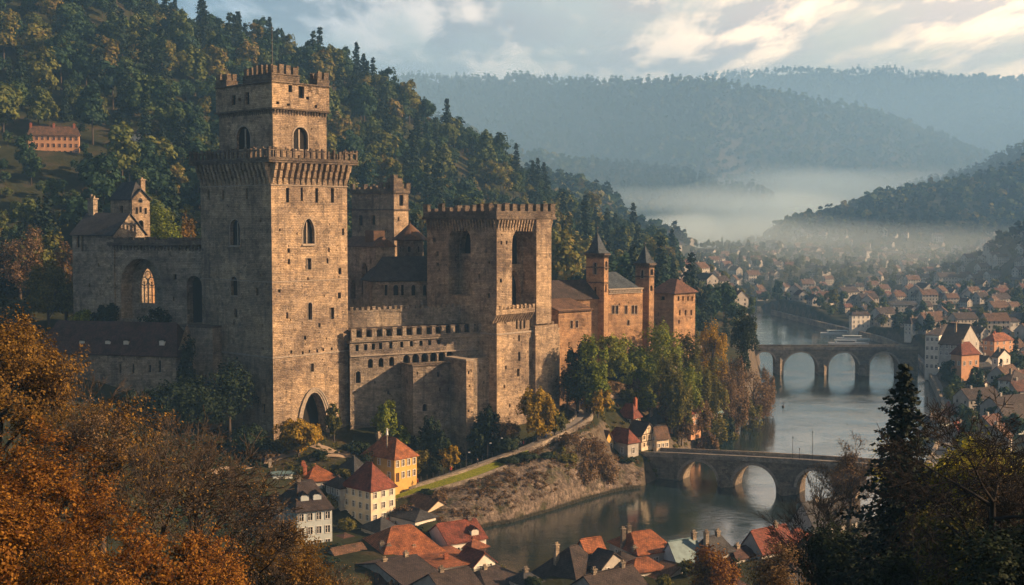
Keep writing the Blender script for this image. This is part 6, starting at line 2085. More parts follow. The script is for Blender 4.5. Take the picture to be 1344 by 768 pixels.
# ------------------------------------------------------------------ bridges
def bridge(name, label, ends, thick, arches, z_deck, water, parapet_h=.9, hump=0.0, mat_='bridge_stone'):
    """ends: two ground points (near face line); arches: [(s0,s1,crown)] along it"""
    F_ = Face(*ends)
    T = empty(name, (F_.P(F_.L/2, 0)[0], F_.P(F_.L/2, 0)[1], 0), label, 'bridge')
    zd = lambda s: z_deck[0] + (z_deck[1] - z_deck[0]) * s / F_.L + hump * (1 - (2*s/F_.L - 1)**2)
    N = 40
    top = [(F_.L*i/N, zd(F_.L*i/N)) for i in range(N + 1)]
    bot = [(0, -4.0)]
    lower = []
    for (s0, s1, cr, spring) in arches:
        lower.append((s0, -4.0)); lower.append((s0, spring))
        for i in range(1, 16):
            t = math.pi * (1 - i / 16)
            lower.append(((s0+s1)/2 + (s1-s0)/2*math.cos(t), spring + (cr - spring)*math.sin(t)))
        lower.append((s1, spring)); lower.append((s1, -4.0))
    poly = [(0, -4.0)] + lower + [(F_.L, -4.0)] + top[::-1]
    tris = tessellate_polygon([[Vector((p[0], p[1], 0)) for p in poly]])
    mb = MB()
    for t in tris:
        a, b_, c = (poly[i] for i in t)
        ar = (b_[0]-a[0])*(c[1]-a[1]) - (b_[1]-a[1])*(c[0]-a[0])
        if abs(ar) < 1e-7: continue
        if ar < 0: a, c = c, a
        mb.poly([F_.P(*a), F_.P(*b_), F_.P(*c)]); mb.poly([F_.P(*c, -thick), F_.P(*b_, -thick), F_.P(*a, -thick)])
    for i in range(len(lower) - 1):
        a, b_ = lower[i], lower[i+1]
        if a[1] == -4.0 and b_[1] == -4.0: continue
        mb.poly([F_.P(*b_), F_.P(*a), F_.P(*a, -thick), F_.P(*b_, -thick)])
    mb.build('arch_wall', [M[mat_]], T)
    mb = MB()
    for i in range(N):
        a, b_ = top[i], top[i+1]
        mb.poly([F_.P(*a), F_.P(*b_), F_.P(*b_, -thick), F_.P(*a, -thick)])
    mb.build('deck', [M['road']], T)
    for o0 in (0.25, -thick + .2):
        mb = MB()
        for i in range(N):
            a, b_ = top[i], top[i+1]
            A = [F_.P(a[0], a[1] - .35, o0), F_.P(b_[0], b_[1] - .35, o0), F_.P(b_[0], b_[1] + parapet_h, o0), F_.P(a[0], a[1] + parapet_h, o0)]
            B_ = [F_.P(a[0], a[1] - .35, o0 - .5), F_.P(b_[0], b_[1] - .35, o0 - .5), F_.P(b_[0], b_[1] + parapet_h, o0 - .5), F_.P(a[0], a[1] + parapet_h, o0 - .5)]
            mb.poly(A); mb.poly(B_[::-1]); mb.poly([A[3], A[2], B_[2], B_[3]]); mb.poly([A[1], A[0], B_[0], B_[1]])
        mb.build('parapet', [M['parapet']], T)
    # arch rings
    for (s0, s1, cr, spring) in arches:
        mb = MB(); n = 20
        for side in (0.07,):
            for i in range(n):
                t0, t1 = math.pi*i/n, math.pi*(i+1)/n
                def q(t, e): return ((s0+s1)/2 + ((s1-s0)/2 + e)*math.cos(t), spring + (cr - spring + e)*math.sin(t))
                a, b_, c, d_ = q(t0, 0), q(t1, 0), q(t1, .7), q(t0, .7)
                mb.poly([F_.P(*a, side), F_.P(*d_, side), F_.P(*c, side), F_.P(*b_, side)])
                mb.poly([F_.P(*d_, side), F_.P(*d_, 0), F_.P(*c, 0), F_.P(*c, side)])
        mb.build('arch_ring', [M['trim']], T)
    # cutwaters on the piers
    for k in range(len(arches) - 1):
        s0, s1 = arches[k][1], arches[k+1][0]
        mb = MB(); sm = (s0 + s1)/2; hw = (s1 - s0)/2
        for (sg, o0) in ((1, 0.002), (-1, -thick - .002)):
            z1 = arches[k][3] + 1.2
            P_ = [(sm - hw, o0), (sm, o0 + sg * hw * 1.3), (sm + hw, o0)]
            lo = [F_.P(p[0], -4, p[1]) for p in P_]; hi = [F_.P(p[0], z1, p[1]) for p in P_]; tip = F_.P(sm, z1 + 1.6, o0)
            mb.poly([lo[0], lo[1], hi[1], hi[0]]); mb.poly([lo[1], lo[2], hi[2], hi[1]])
            mb.poly([hi[0], hi[1], tip]); mb.poly([hi[1], hi[2], tip])
        mb.build('pier', [M[mat_]], T)
    return T, F_, zd
e0, e1 = Wp(842, 600, 326), Wp(1215, 620, 288)
NBF = Face((e0.x, e0.y), (e1.x, e1.y))
ar = []
for (x0, x1, cr) in ((893, 943, 606), (963, 1021, 611), (1048, 1097, 618), (1122, 1172, 624)):
    s0, s1 = NBF.s_of(x0), NBF.s_of(x1); s = (s0 + s1)/2; y = NBF.p0.y + NBF.d.y * s
    c_ = zpy(cr, y); ar.append((s0, s1, c_, c_ - (s1 - s0)/2))
zdk = (zpy(597, e0.y), zpy(619, e1.y))
nb = bridge('near_bridge', 'dark stone arch bridge in front with three visible arches', ((e0.x, e0.y), (e1.x, e1.y)), 7.0, ar, zdk, 0, hump=.35)
T_, F_, zd = nb
for s_px, hgt in ((1041, 6.0), (1067, 7.6), (1050, 3.2)):
    s = F_.s_of(s_px); mb = MB(); p = F_.P(s, zd(s), -.8)
    root = empty('bridge_lamp', p, {1041: 'second tallest thin pole on the near bridge parapet', 1067: 'tallest thin pole on the near bridge parapet', 1050: 'shortest thin pole on the near bridge parapet'}[s_px], 'pole', 'poles on the near bridge')
    mb.tube(p, (p[0], p[1], p[2] + hgt), .09, .05, 6); mb.build('pole', [M['metal']], root)
    mb = MB(); mb.box((p[0], p[1]), (1, 0), .3, .3, p[2] + hgt, p[2] + hgt + .35, 0, .4); mb.build('lamp_head', [M['metal']], root)
e0, e1 = Wp(985, 470, 546), Wp(1205, 470, 540)
FBF = Face((e0.x, e0.y), (e1.x, e1.y))
ar = []
for (x0, x1) in ((990, 1018), (1029, 1074), (1088, 1128), (1142, 1180)):
    s0, s1 = FBF.s_of(x0), FBF.s_of(x1); y = FBF.p0.y
    c_ = zpy(462, y); ar.append((s0, s1, c_, max(c_ - (s1 - s0)/2, 1.0)))
bridge('far_bridge', 'distant pale stone arch bridge crossing the wide river', ((e0.x, e0.y), (e1.x, e1.y)), 9, ar, (zpy(458, 546), zpy(458, 540)), 0, parapet_h=1.0)

# ------------------------------------------------------------------ quay wall and road on the right bank
def ribbon(mb, pts, w0, w1, z_up, m=0):
    P_ = [Vector(p) for p in pts]
    n = len(P_)
    rows = []
    for i in range(n):
        d = (P_[min(i+1, n-1)] - P_[max(i-1, 0)]); d.z = 0; d.normalize()
        nn = Vector((d.y, -d.x, 0))
        rows.append((P_[i] + nn * w0, P_[i] + nn * w1, nn))
    for i in range(n - 1):
        a, b_ = rows[i], rows[i+1]
        mb.poly([a[1] + Vector((0,0,z_up)), b_[1] + Vector((0,0,z_up)), b_[0] + Vector((0,0,z_up)), a[0] + Vector((0,0,z_up))][::-1], m)
    return rows
def wall_ribbon(mb, pts, off, t, z0, z1, m=0):
    """a thick low wall along a polyline, offset to its right hand side by off; z0,z1 relative to points"""
    P_ = [Vector(p) for p in pts]; n = len(P_); rows = []
    for i in range(n):
        d = (P_[min(i+1, n-1)] - P_[max(i-1, 0)]); d.z = 0; d.normalize(); nn = Vector((d.y, -d.x, 0))
        a, b_ = P_[i] + nn*off, P_[i] + nn*(off + t)
        rows.append([a + Vector((0,0,z0)), b_ + Vector((0,0,z0)), b_ + Vector((0,0,z1)), a + Vector((0,0,z1))])
    for i in range(n - 1):
        r0, r1 = rows[i], rows[i+1]
        for k in range(4):
            j = (k + 1) % 4
            mb.poly([r0[k], r0[j], r1[j], r1[k]][::-1], m)
    mb.poly(rows[0], m); mb.poly(rows[-1][::-1], m)
def ease(pts, n): return [tuple(p) for p in smooth_line(pts, n)]
qp = [ground_at(*p) for p in [(1010,413),(1060,426),(1110,439),(1150,449),(1190,465),(1216,500),(1233,540),(1226,590),(1200,640)]]
qpts = ease([(p.x, p.y, 2.6) for p in qp], 60)
mb = MB(); wall_ribbon(mb, qpts, -1.0, -1.0, -6, .9)
qw = mb.build('quay_wall', [M['parapet']]); tag(qw, 'long pale quay wall curving along the right river bank', 'wall')
mb = MB(); ribbon(mb, qpts, -2.0, -8.5, .25)
tag(mb.build('quay_road', [M['road']]), kind='structure')

# ------------------------------------------------------------------ castle road, its walls, verge, fence, people
rp = [tuple(p) for p in road]
mb = MB(); ribbon(mb, rp, -1.8, 1.8, .05)
tag(mb.build('road', [M['road']]), kind='structure')
mb = MB(); wall_ribbon(mb, rp[4:], 1.9, .55, -2.5, .95)
rw1 = mb.build('road_parapet', [M['parapet']]); tag(rw1, 'pale stone parapet along outer edge of the curved castle road', 'wall')
mb = MB(); wall_ribbon(mb, rp[30:], -2.4, .45, -1.5, .6)
tag(mb.build('road_kerb_wall', [M['parapet']]), 'low inner stone wall of the castle road bend', 'wall')
# sloping grass verge and the lower white wall
mb = MB()
low = rp[1:26]
for i in range(len(low) - 1):
    def vp(i, w, dz):
        P_ = Vector(low[i]); d = Vector(low[min(i+1, len(low)-1)]) - Vector(low[max(i-1, 0)]); d.z = 0; d.normalize(); nn = Vector((d.y, -d.x, 0))
        q = P_ + nn * w; return (q.x, q.y, q.z + dz)
    k0, k1 = [math.sin(math.pi * min(1, max(0, (j / (len(low) - 1))))) ** .6 for j in (i, i+1)]
    mb.poly([vp(i, 2.5, .35), vp(i, 2.5 + 3.2*k0 + .1, -.6), vp(i+1, 2.5 + 3.2*k1 + .1, -.6), vp(i+1, 2.5, .35)])
m_, nt, b_ = mat('verge_grass', .95, .1)
gr = ramp(nt, [(.35, (.10, .13, .015)), (.65, (.24, .24, .03))]); nt.links.new(noise_fac(nt, 2.5, 6, wpos(nt)), gr.inputs[0]); setc(nt, b_, gr.outputs[0])
bump(nt, b_, noise_fac(nt, 8, 4, wpos(nt)), .1, .8)
M['verge'] = m_
tag(mb.build('grass_verge', [m_]), kind='structure')
lw = []
for i in range(len(low)):
    P_ = Vector(low[i]); d = Vector(low[min(i+1, len(low)-1)]) - Vector(low[max(i-1, 0)]); d.z = 0; d.normalize(); nn = Vector((d.y, -d.x, 0))
    k0 = math.sin(math.pi * i / (len(low) - 1)) ** .6
    q = P_ + nn * (2.6 + 3.3 * k0 + .1); lw.append((q.x, q.y, q.z - .6))
mb = MB(); wall_ribbon(mb, lw, 0, .5, -1.3, .45)
tag(mb.build('verge_wall', [M['parapet']]), 'white topped low wall under the bright grass verge', 'wall')
# railing posts along the upper side of the road
post = None
for i in range(3, 44, 1):
    P_ = Vector(rp[i]); d = Vector(rp[i+1]) - Vector(rp[i-1]); d.z = 0; d.normalize(); nn = Vector((d.y, -d.x, 0))
    q = P_ - nn * 2.0
    if post is None:
        mb = MB(); mb.box((0, 0), (1, 0), .22, .22, -.5, 1.0); mb.box((0, 0), (1, 0), .32, .32, 1.0, 1.12)
        post = mb.build('bollard', [M['metal']])
        c = post
    else:
        c = post.copy(); COL.objects.link(c)
    c.location = (q.x, q.y, q.z + .05)
    tag(c, 'small dark bollard along the inner edge of the castle road', 'bollard', 'bollards along the castle road')
# street lamps
for (px_, py_, d_, lb) in ((612, 612, 291, 'leftmost of the three thin lamps above the castle road'), (640, 603, 296, 'middle of the three thin lamps above the castle road'), (655, 596, 299, 'rightmost of the three thin lamps above the castle road')):
    p = Wp(px_, py_, d_); p.z = max(th(p.x, p.y), p.z - 1); T = empty('street_lamp', p, lb, 'street lamp', 'lamps above the castle road')
    mb = MB(); mb.tube(p - Vector((0,0,1)), p + Vector((0,0,4.2)), .09, .05, 6); mb.tube(p + Vector((0,0,4.2)), p + Vector((.7,0,4.4)), .04, .04, 5); mb.build('pole', [M['metal']], T)
    mb = MB(); q = p + Vector((.7,0,4.3)); mb.box((q.x, q.y), (1, 0), .5, .25, q.z - .1, q.z + .12, 0, .2); mb.build('lamp_head', [M['white']], T)

# people: one skinned body mesh, coat and trousers by height
def person_mesh(seed, stride):
    r = random.Random(seed)
    me = bpy.data.meshes.new('person')
    V = [(0,0,.92),(0,0,1.18),(0,0,1.42),(0,0,1.52),(0,.02,1.66),(0,.01,1.76),
         (.10,0,.88),(.12,stride*.18,.48),(.12,stride*.05-.02,.07),(.12,stride*.05+.14,.04),
         (-.10,0,.88),(-.12,-stride*.14,.48),(-.12,-stride*.35,.09),(-.12,-stride*.35+.15,.05),
         (.20,0,1.40),(.27,-stride*.12,1.12),(.27,.08-stride*.1,.86),(.27,.12-stride*.1,.77),
         (-.20,0,1.40),(-.27,stride*.12,1.12),(-.27,.08+stride*.1,.86),(-.27,.12+stride*.1,.77)]
    E = [(0,1),(1,2),(2,3),(3,4),(4,5),(0,6),(6,7),(7,8),(8,9),(0,10),(10,11),(11,12),(12,13),(2,14),(14,15),(15,16),(16,17),(2,18),(18,19),(19,20),(20,21)]
    R_ = [.16,.155,.15,.065,.10,.075,.095,.07,.05,.04,.095,.07,.05,.04,.07,.05,.04,.03,.07,.05,.04,.03]
    me.from_pydata(V, E, [])
    o = bpy.data.objects.new('person_skel', me); COL.objects.link(o)
    o.modifiers.new('skin', 'SKIN')
    for i, rr in enumerate(R_):
        me.skin_vertices[0].data[i].radius = (rr, rr * .8)
    me.skin_vertices[0].data[0].use_root = True
    o.modifiers.move(0, 0); s = o.modifiers.new('sub', 'SUBSURF'); s.levels = 1; s.render_levels = 1
    bpy.context.view_layer.update()
    dg = bpy.context.evaluated_depsgraph_get()
    out = bpy.data.meshes.new_from_object(o.evaluated_get(dg))
    bpy.data.objects.remove(o)
    return out
skin = plain('skin', (.45, .28, .20), .6, .1)
coats = [('white coat', (.6, .58, .55)), ('dark coat', (.03, .03, .04)), ('red coat', (.35, .04, .03)), ('blue coat', (.05, .10, .22)), ('grey coat', (.22, .22, .22))]
cm = [plain(n_.replace(' ', '_'), c_, .9, .1) for n_, c_ in coats]
trous = plain('dark_trousers', (.03, .03, .035), .9, .1)
pplaces = [(669, 590, 302, 0, 'leftmost person of the group above the road'), (672.5, 590, 302, 1, 'second person from left in the group above the road'), (676, 589, 303, 0, 'third person from left in the group above the road'),
           (680, 588.5, 303, 4, 'fourth person from left in the group above the road'), (683.5, 588, 304, 0, 'fifth person from left in the group above the road'), (687, 587, 304, 2, 'rightmost person of the group above the road'),
           (592, 618, 289, 2, 'walker at the lower left start of the castle road'), (548, 634, 284, 2, 'figure by the yellow house corner'), (627, 608, 292, 1, 'lone walker on the middle of the castle road'), (716, 575, 306, 3, 'lone walker on the upper castle road')]
pm = [person_mesh(1, .5), person_mesh(2, 1.0)]
for m0 in pm:
    for mm in range(2): pass
for i, (px_, py_, d_, c_, lb) in enumerate(pplaces):
    me = pm[i % 2].copy(); me.materials.clear()
    for q in (trous, cm[c_], skin): me.materials.append(q)
    for pl in me.polygons:
        z = pl.center.z; pl.material_index = 2 if z > 1.5 else (1 if z > .80 else 0); pl.use_smooth = True
    o = bpy.data.objects.new('person', me); COL.objects.link(o)
    p = Wp(px_, py_, d_)
    # stand on the road surface or the ground next to it
    dd = np.hypot(road[:, 0] - p.x, road[:, 1] - p.y); j = int(dd.argmin())
    z = road[j, 2] + .05 if dd[j] < 1.8 else max(th(p.x, p.y), 0)
    o.location = (p.x, p.y, z); o.rotation_euler = (0, 0, i * 1.7)
    tag(o, lb + ' in a ' + coats[c_][0], 'person', 'people near the castle road')

# paths before the gate
def draped(name, pix, width, m):
    pts = []
    for (x, y, d) in pix:
        p = Wp(x, y, d); pts.append((p.x, p.y, 0))
    pts = smooth_line(pts, 40)
    mb = MB()
    def row(i):
        d = Vector(pts[min(i+1, 39)]) - Vector(pts[max(i-1, 0)]); d.normalize(); nn = Vector((d.y, -d.x, 0))
        out = []
        for k in (-1, -.5, 0, .5, 1):
            q = Vector(pts[i]) + nn * width * k / 2; out.append((q.x, q.y, th(q.x, q.y) + .12))
        return out
    rows = [row(i) for i in range(40)]
    for i in range(39):
        for k in range(4): mb.poly([rows[i][k], rows[i][k+1], rows[i+1][k+1], rows[i+1][k]])
    tag(mb.build(name, [m]), kind='structure')
draped('path', [(412, 577, 291), (432, 588, 289), (470, 590, 291), (505, 584, 296), (530, 590, 297)], 4.0, M['path'])
draped('path', [(405, 605, 283), (440, 600, 286), (470, 594, 289), (500, 594, 292)], 2.2, M['path'])
draped('path', [(260, 640, 262), (300, 622, 272), (340, 600, 280), (395, 585, 287)], 2.0, M['path'])
draped('path', [(738, 527, 344), (765, 520, 352), (800, 530, 350), (820, 528, 356)], 2.5, M['path'])
# statue on its column by the yellow house, standing on the slope
p = Wp(508, 588, 284); gz = th(p.x, p.y)
T = empty('statue_column', (p.x, p.y, gz), 'white statue on a slim column behind the yellow house', 'statue')
zt_ = zpy(572, 284)
mb = MB(); mb.box((p.x, p.y), (1, 0), .8, .8, gz - .5, gz + .6); mb.tube((p.x, p.y, gz + .6), (p.x, p.y, zt_), .2, .16, 8); mb.box((p.x, p.y), (1, 0), .6, .6, zt_, zt_ + .2); mb.build('column', [M['parapet']], T)
mb = MB(); mb.tube((p.x, p.y, zt_ + .2), (p.x, p.y, zt_ + 1.3), .30, .20, 8); mb.tube((p.x, p.y, zt_ + 1.3), (p.x, p.y, zt_ + 1.5), .1, .09, 8); mb.tube((p.x, p.y, zt_ + 1.45), (p.x, p.y, zt_ + 1.8), .15, .12, 8, caps=True)
mb.tube((p.x + .15, p.y, zt_ + 1.2), (p.x + .5, p.y, zt_ + 1.6), .08, .06, 6); mb.build('figure', [M['white']], T)

# ------------------------------------------------------------------ boats and buoys
def boat(px, py, L_, rot, label, roofed=True):
    g = ground_at(px, py, 0)
    T = empty('moored_boat', (g.x, g.y, 0), label, 'boat', 'boats above the far bridge')
    u = Vector((math.cos(rot), math.sin(rot))); mb = MB()
    st = [(-.5, .42), (-.3, .5), (.1, .5), (.35, .36), (.5, .03)]
    W_ = L_ * .22
    def P(t, s, z): q = Vector((g.x, g.y)) + u * (t * L_) + Vector((-u.y, u.x)) * (s * W_); return (q.x, q.y, z)
    for i in range(4):
        (t0, w0), (t1, w1) = st[i], st[i+1]
        for sg in (1, -1):
            q = [P(t0, -sg*w0*.8, -.3), P(t1, -sg*w1*.8, -.3), P(t1, -sg*w1, 1.0), P(t0, -sg*w0, 1.0)]
            mb.poly(q if sg > 0 else q[::-1])
        mb.poly([P(t0, -w0, .95), P(t1, -w1, .95), P(t1, w1, .95), P(t0, w0, .95)])
    mb.poly([P(-.5, .42, 1), P(-.5, -.42, 1), P(-.5, -.34, -.3), P(-.5, .34, -.3)][::-1])
    mb.build('hull', [M['white']], T)
    mb = MB(); c = Vector((g.x, g.y)) - u * L_ * .08
    mb.box((c.x, c.y), u, L_ * .5, W_ * .7, .95, 2.3, 0); mb.box((c.x, c.y), u, L_ * .54, W_ * .8, 2.3, 2.45, 1)
    for sg in (-1, 1):
        q = c + Vector((-u.y, u.x)) * W_ * .352 * sg; mb.box((q.x, q.y), u, L_*.44, .02, 1.4, 1.95, 2)
    mb.build('cabin', [M['white'], M['plaster_blue'], M['glass']], T)
boat(1104, 439, 24, -.2, 'long white boat moored above the far bridge, farthest upstream')
boat(1122, 446, 20, -.15, 'white boat moored in the middle above the far bridge')
boat(1114, 452, 22, -.1, 'white boat moored closest to the far bridge')
for (x, y, lb) in ((1025, 507, 'upper small dark buoy floating on the bright river'), (1028, 534, 'lower small dark buoy floating on the bright river')):
    g = ground_at(x, y, 0); T = empty('buoy', (g.x, g.y, 0), lb, 'buoy', 'buoys on the river')
    mb = MB(); mb.tube((g.x, g.y, -.4), (g.x, g.y, .5), .6, .45, 10, caps=True); mb.build('float', [M['metal']], T)
    mb = MB(); mb.tube((g.x, g.y, .5), (g.x, g.y, 1.6), .12, .06, 6); mb.box((g.x, g.y), (1, 0), .35, .35, 1.5, 1.9); mb.build('marker', [M['metal']], T)
# ------------------------------------------------------------------ cliff below the road
ed = [tuple(ground_at(*p)) for p in [(596,712),(605,701),(640,692),(673,686),(720,672),(770,656),(812,645),(840,641)]]
ed = smooth_line(ed, 150)
nv = 26
V = np.zeros((150, nv, 3))
# top edge: from verge wall then the outer parapet of the road, then the bridge head
topc = [Vector((q[0], q[1], q[2] - .25)) for q in lw[2:-1]]
for i in range(27, 44):
    P_ = Vector(rp[i]); d = Vector(rp[i+1]) - Vector(rp[i-1]); d.z = 0; d.normalize(); nn = Vector((d.y, -d.x, 0))
    topc.append(P_ + nn * 2.3 + Vector((0, 0, -.25)))
topc += [Wp(800, 597, 322), Wp(820, 600, 321), Wp(845, 606, 325)]
top = smooth_line([tuple(q) for q in topc], 150)
# keep the top on the land side of the edge
for i in range(150):
    for k in range(nv):
        f = k / (nv - 1)
        bow = math.sin(math.pi * f) * 1.2
        p = ed[i] * (1 - f) + top[i] * f
        z = -1.5 + (top[i, 2] + 1.5) * (f ** 0.36)
        V[i, k] = (p[0], p[1], z)
nx, nz_ = V[..., 0] * .35 + V[..., 1] * .2, V[..., 2] * .45
dn = (fbm(nx, nz_, 31, 5) - .5) * 2.0 + (fbm(nx * .25, nz_ * .25, 33, 3) - .5) * 2.4
msk = np.sin(np.pi * np.linspace(0, 1, nv)) ** .5
V[..., 0] += dn * msk * .55; V[..., 1] -= dn * msk * .85
idx = np.arange(150 * nv).reshape(150, nv)
Fq = np.stack([idx[:-1, :-1], idx[1:, :-1], idx[1:, 1:], idx[:-1, 1:]], -1).reshape(-1, 4)
m_, nt, b_ = mat('cliff_rock', .95, .1)
r_1 = ramp(nt, [(.32, (.05, .043, .037)), (.5, (.14, .115, .097)), (.66, (.26, .215, .18))])
nt.links.new(noise_fac(nt, .55, 10, wpos(nt), .75), r_1.inputs[0])
r_2 = ramp(nt, [(.5, (0, 0, 0)), (.62, (1, 1, 1))]); nt.links.new(noise_fac(nt, .22, 6, wpos(nt), .7), r_2.inputs[0])
vo = nd(nt, 'ShaderNodeTexVoronoi', i_Scale=1.1); nt.links.new(wpos(nt), vo.inputs['Vector'])
spv = nt.nodes.new('ShaderNodeSeparateColor'); nt.links.new(vo.outputs['Color'], spv.inputs[0])
vr_ = ramp(nt, [(0, (.6, .58, .56)), (1, (1.35, 1.3, 1.25))]); nt.links.new(spv.outputs[0], vr_.inputs[0])
cc_r = mixc(nt, .8, r_1.outputs[0], vr_.outputs[0], 'MULTIPLY')
cc_r = mixc(nt, mathn(nt, 'MULTIPLY', r_2.outputs[0], .8), cc_r, (.045, .05, .02))
# wet foot at the water line
sz = nt.nodes.new('ShaderNodeSeparateXYZ'); nt.links.new(wpos(nt), sz.inputs[0])
wr = nd(nt, 'ShaderNodeMapRange'); wr.inputs['From Min'].default_value = .35; wr.inputs['From Max'].default_value = .8
nt.links.new(mathn(nt, 'SUBTRACT', sz.outputs[2], mathn(nt, 'MULTIPLY', noise_fac(nt, .4, 3, wpos(nt)), .5)), wr.inputs['Value'])
setc(nt, b_, mixc(nt, wr.outputs[0], (.03, .028, .02), cc_r))
bump(nt, b_, mathn(nt, 'ADD', noise_fac(nt, 1.2, 9, wpos(nt), .75), mathn(nt, 'MULTIPLY', vo.outputs['Distance'], -.5)), .7, 1.0)
V = V[:, :]
cl = np_mesh('cliff', V.reshape(-1, 3), Fq, m_, smooth=True); tag(cl, kind='structure')
# brush on the cliff: one mass of small twiggy clumps
rb_ = np.random.RandomState(3)
def clump_cloud(pts, rads, per, size, seed, flat=.8):
    r = np.random.RandomState(seed); C, N = [], []
    for p, k in zip(pts, rads):
        d = r.normal(0, 1, (per, 3)); d /= np.linalg.norm(d, axis=1, keepdims=True)
        d[:, 2] = np.abs(d[:, 2]) * flat
        C.append(np.array(p) + d * k * r.uniform(.5, 1.05, (per, 1))); N.append(d + np.array([0, 0, .3]))
    return leaf_cards(np.concatenate(C), np.concatenate(N), size, r)
pts, rads = [], []
for _ in range(620):
    i, k = rb_.randint(2, 148), rb_.randint(2, nv - 1)
    if fbm(np.array([i / 14.0]), np.array([k / 6.0]), 8)[0] < .46 and k < nv - 4: continue
    pts.append(V[i, k]); rads.append(rb_.uniform(.35, 1.0) * (1.4 if k > nv - 6 else 1))
Vv, Ff = clump_cloud(pts, rads, 60, .11, 5)
tag(np_mesh('cliff_brush', Vv, Ff, [M['leaf_brown']]), 'dry brown brush clinging to the cliff below the castle road', 'brush', kind='stuff')

# ------------------------------------------------------------------ bushes and trees one by one
def at_ground(px, d, py=None):
    p = Wp(px, py or 560, d); return p.x, p.y, th(p.x, p.y)
def tree_px(px, ptop, d, wpx, leaf, label, seed, nleaf=5000, size=.30, shape='round', name='tree', cat='tree', base=.18, ncl=26, group='trees around the castle hill', bare=0, zb=None, hollow=.55, bushy=False):
    """tree whose top is at (px, ptop), seen wpx wide at distance d, rooted in the ground"""
    pm_ = Wp(px, ptop, d); x, y = pm_.x, pm_.y
    z = th(x, y) if zb is None else zb
    H = max(pm_.z - z, 1.2); R_ = wpx / 2 * d / F_PX
    T = empty(name, (x, y, z), label, cat, group)
    V_, F_ = crown_arrays(seed, H, R_, H * base, ncl, nleaf, size, shape, hollow)
    # ragged outline: a share of the leaves is thrown outward
    o = np_mesh('crown', V_, F_, [leaf], T)
    tr = random.Random(seed)
    segs = [((0, 0, -1), (0, 0, H*.3), H*.022 + .05, H*.017 + .03)]
    if not bushy:
        for k in range(7):
            a = tr.uniform(0, 6.28); l = tr.uniform(.35, .7)
            segs.append(((0, 0, H*(.2 + .06*k)), (math.cos(a)*R_*l, math.sin(a)*R_*l, H*(.45 + .06*k)), H*.010 + .02, .02))
        segs.append(((0, 0, H*.3), (tr.uniform(-.3, .3), 0, H*.8), H*.017 + .03, .02))
    tv, tf = tube_arrays(segs, 6)
    np_mesh('trunk', tv, tf, [M['bark']], T)
    return T
GT = 'trees around the castle hill'
tree_px(391, 547, 284, 66, M['leaf_yellow'], 'round golden tree before the gate of the tallest tower', 101, 9000, .26, ncl=34, base=.05)
tree_px(438, 530, 297, 22, M['leaf_olive'], 'yellow green shrub right of the gate arch', 102, 2500, .24, base=.02, bushy=True)
tree_px(505, 525, 301, 40, M['leaf_green'], 'green bushy tree against the curtain wall left of the bastion', 103, 5000, .26, base=.05)
tree_px(524, 560, 299, 36, M['leaf_green'], 'low dark green bush beside the bastion left corner', 104, 2500, .26, base=.0, bushy=True)
tree_px(590, 583, 291, 28, M['leaf_yellow'], 'small round golden tree by the road under the bastion', 105, 3500, .22, base=.12)
tree_px(640, 532, 306, 42, M['leaf_dark'], 'dark evergreen bush between buttress and gatehouse', 106, 5000, .26, base=.0)
tree_px(664, 572, 300, 44, M['leaf_dark'], 'dark low bush above the road below the gatehouse', 107, 3000, .26, base=0, bushy=True)
tree_px(665, 548, 304, 40, M['leaf_brown'], 'reddish bare bush at the gatehouse foot', 108, 2600, .2, base=0, bushy=True)
tree_px(705, 508, 306, 56, M['leaf_yellow'], 'big golden green tree at the foot of the gatehouse', 109, 9000, .26, base=.03, ncl=32)
tree_px(728, 540, 309, 36, M['leaf_olive'], 'olive tree right of the big golden green tree', 110, 4200, .24, base=.05)
tree_px(565, 548, 299, 34, M['leaf_dark'], 'dark bush in front of the bastion wall', 111, 2600, .26, base=0, bushy=True)
tree_px(580, 566, 297, 30, M['leaf_dark'], 'dark bush between bastion wall and buttress', 112, 2600, .26, base=0, bushy=True)
tree_px(546, 590, 291, 40, M['leaf_olive'], 'olive hedge on the slope right of the yellow house', 113, 2600, .24, base=0, bushy=True)
tree_px(624, 562, 302, 26, M['leaf_dark'], 'dark shrub right of the tall buttress', 114, 2200, .26, base=0, bushy=True)
tree_px(470, 580, 292, 42, M['leaf_dark'], 'low dark shrub in the yard before the curtain wall', 115, 2200, .24, base=0, bushy=True)
tree_px(500, 583, 291, 36, M['leaf_green'], 'low green shrub in the yard above the yellow house', 116, 2200, .24, base=0, bushy=True)
# shaded trees left of and below the tallest tower
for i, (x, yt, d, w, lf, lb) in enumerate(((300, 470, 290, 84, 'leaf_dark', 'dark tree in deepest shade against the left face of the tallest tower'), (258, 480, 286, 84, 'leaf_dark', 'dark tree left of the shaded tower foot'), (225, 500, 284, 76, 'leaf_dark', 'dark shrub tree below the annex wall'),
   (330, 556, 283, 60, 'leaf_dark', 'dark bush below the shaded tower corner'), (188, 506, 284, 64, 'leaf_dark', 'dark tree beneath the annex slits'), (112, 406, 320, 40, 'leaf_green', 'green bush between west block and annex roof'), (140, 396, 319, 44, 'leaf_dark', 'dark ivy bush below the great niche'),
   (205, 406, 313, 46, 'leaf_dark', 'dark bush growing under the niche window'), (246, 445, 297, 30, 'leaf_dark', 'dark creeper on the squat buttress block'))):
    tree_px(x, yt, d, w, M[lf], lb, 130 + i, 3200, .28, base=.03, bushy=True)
tree_px(214, 264, 366, 60, M['leaf_green'], 'bright yellow green tree behind the bell house', 150, 8000, .3, base=.05, ncl=30)
tree_px(240, 275, 385, 40, M['leaf_gold'], 'golden tree behind the shaded crenelled wall', 151, 3500, .32, base=.05)
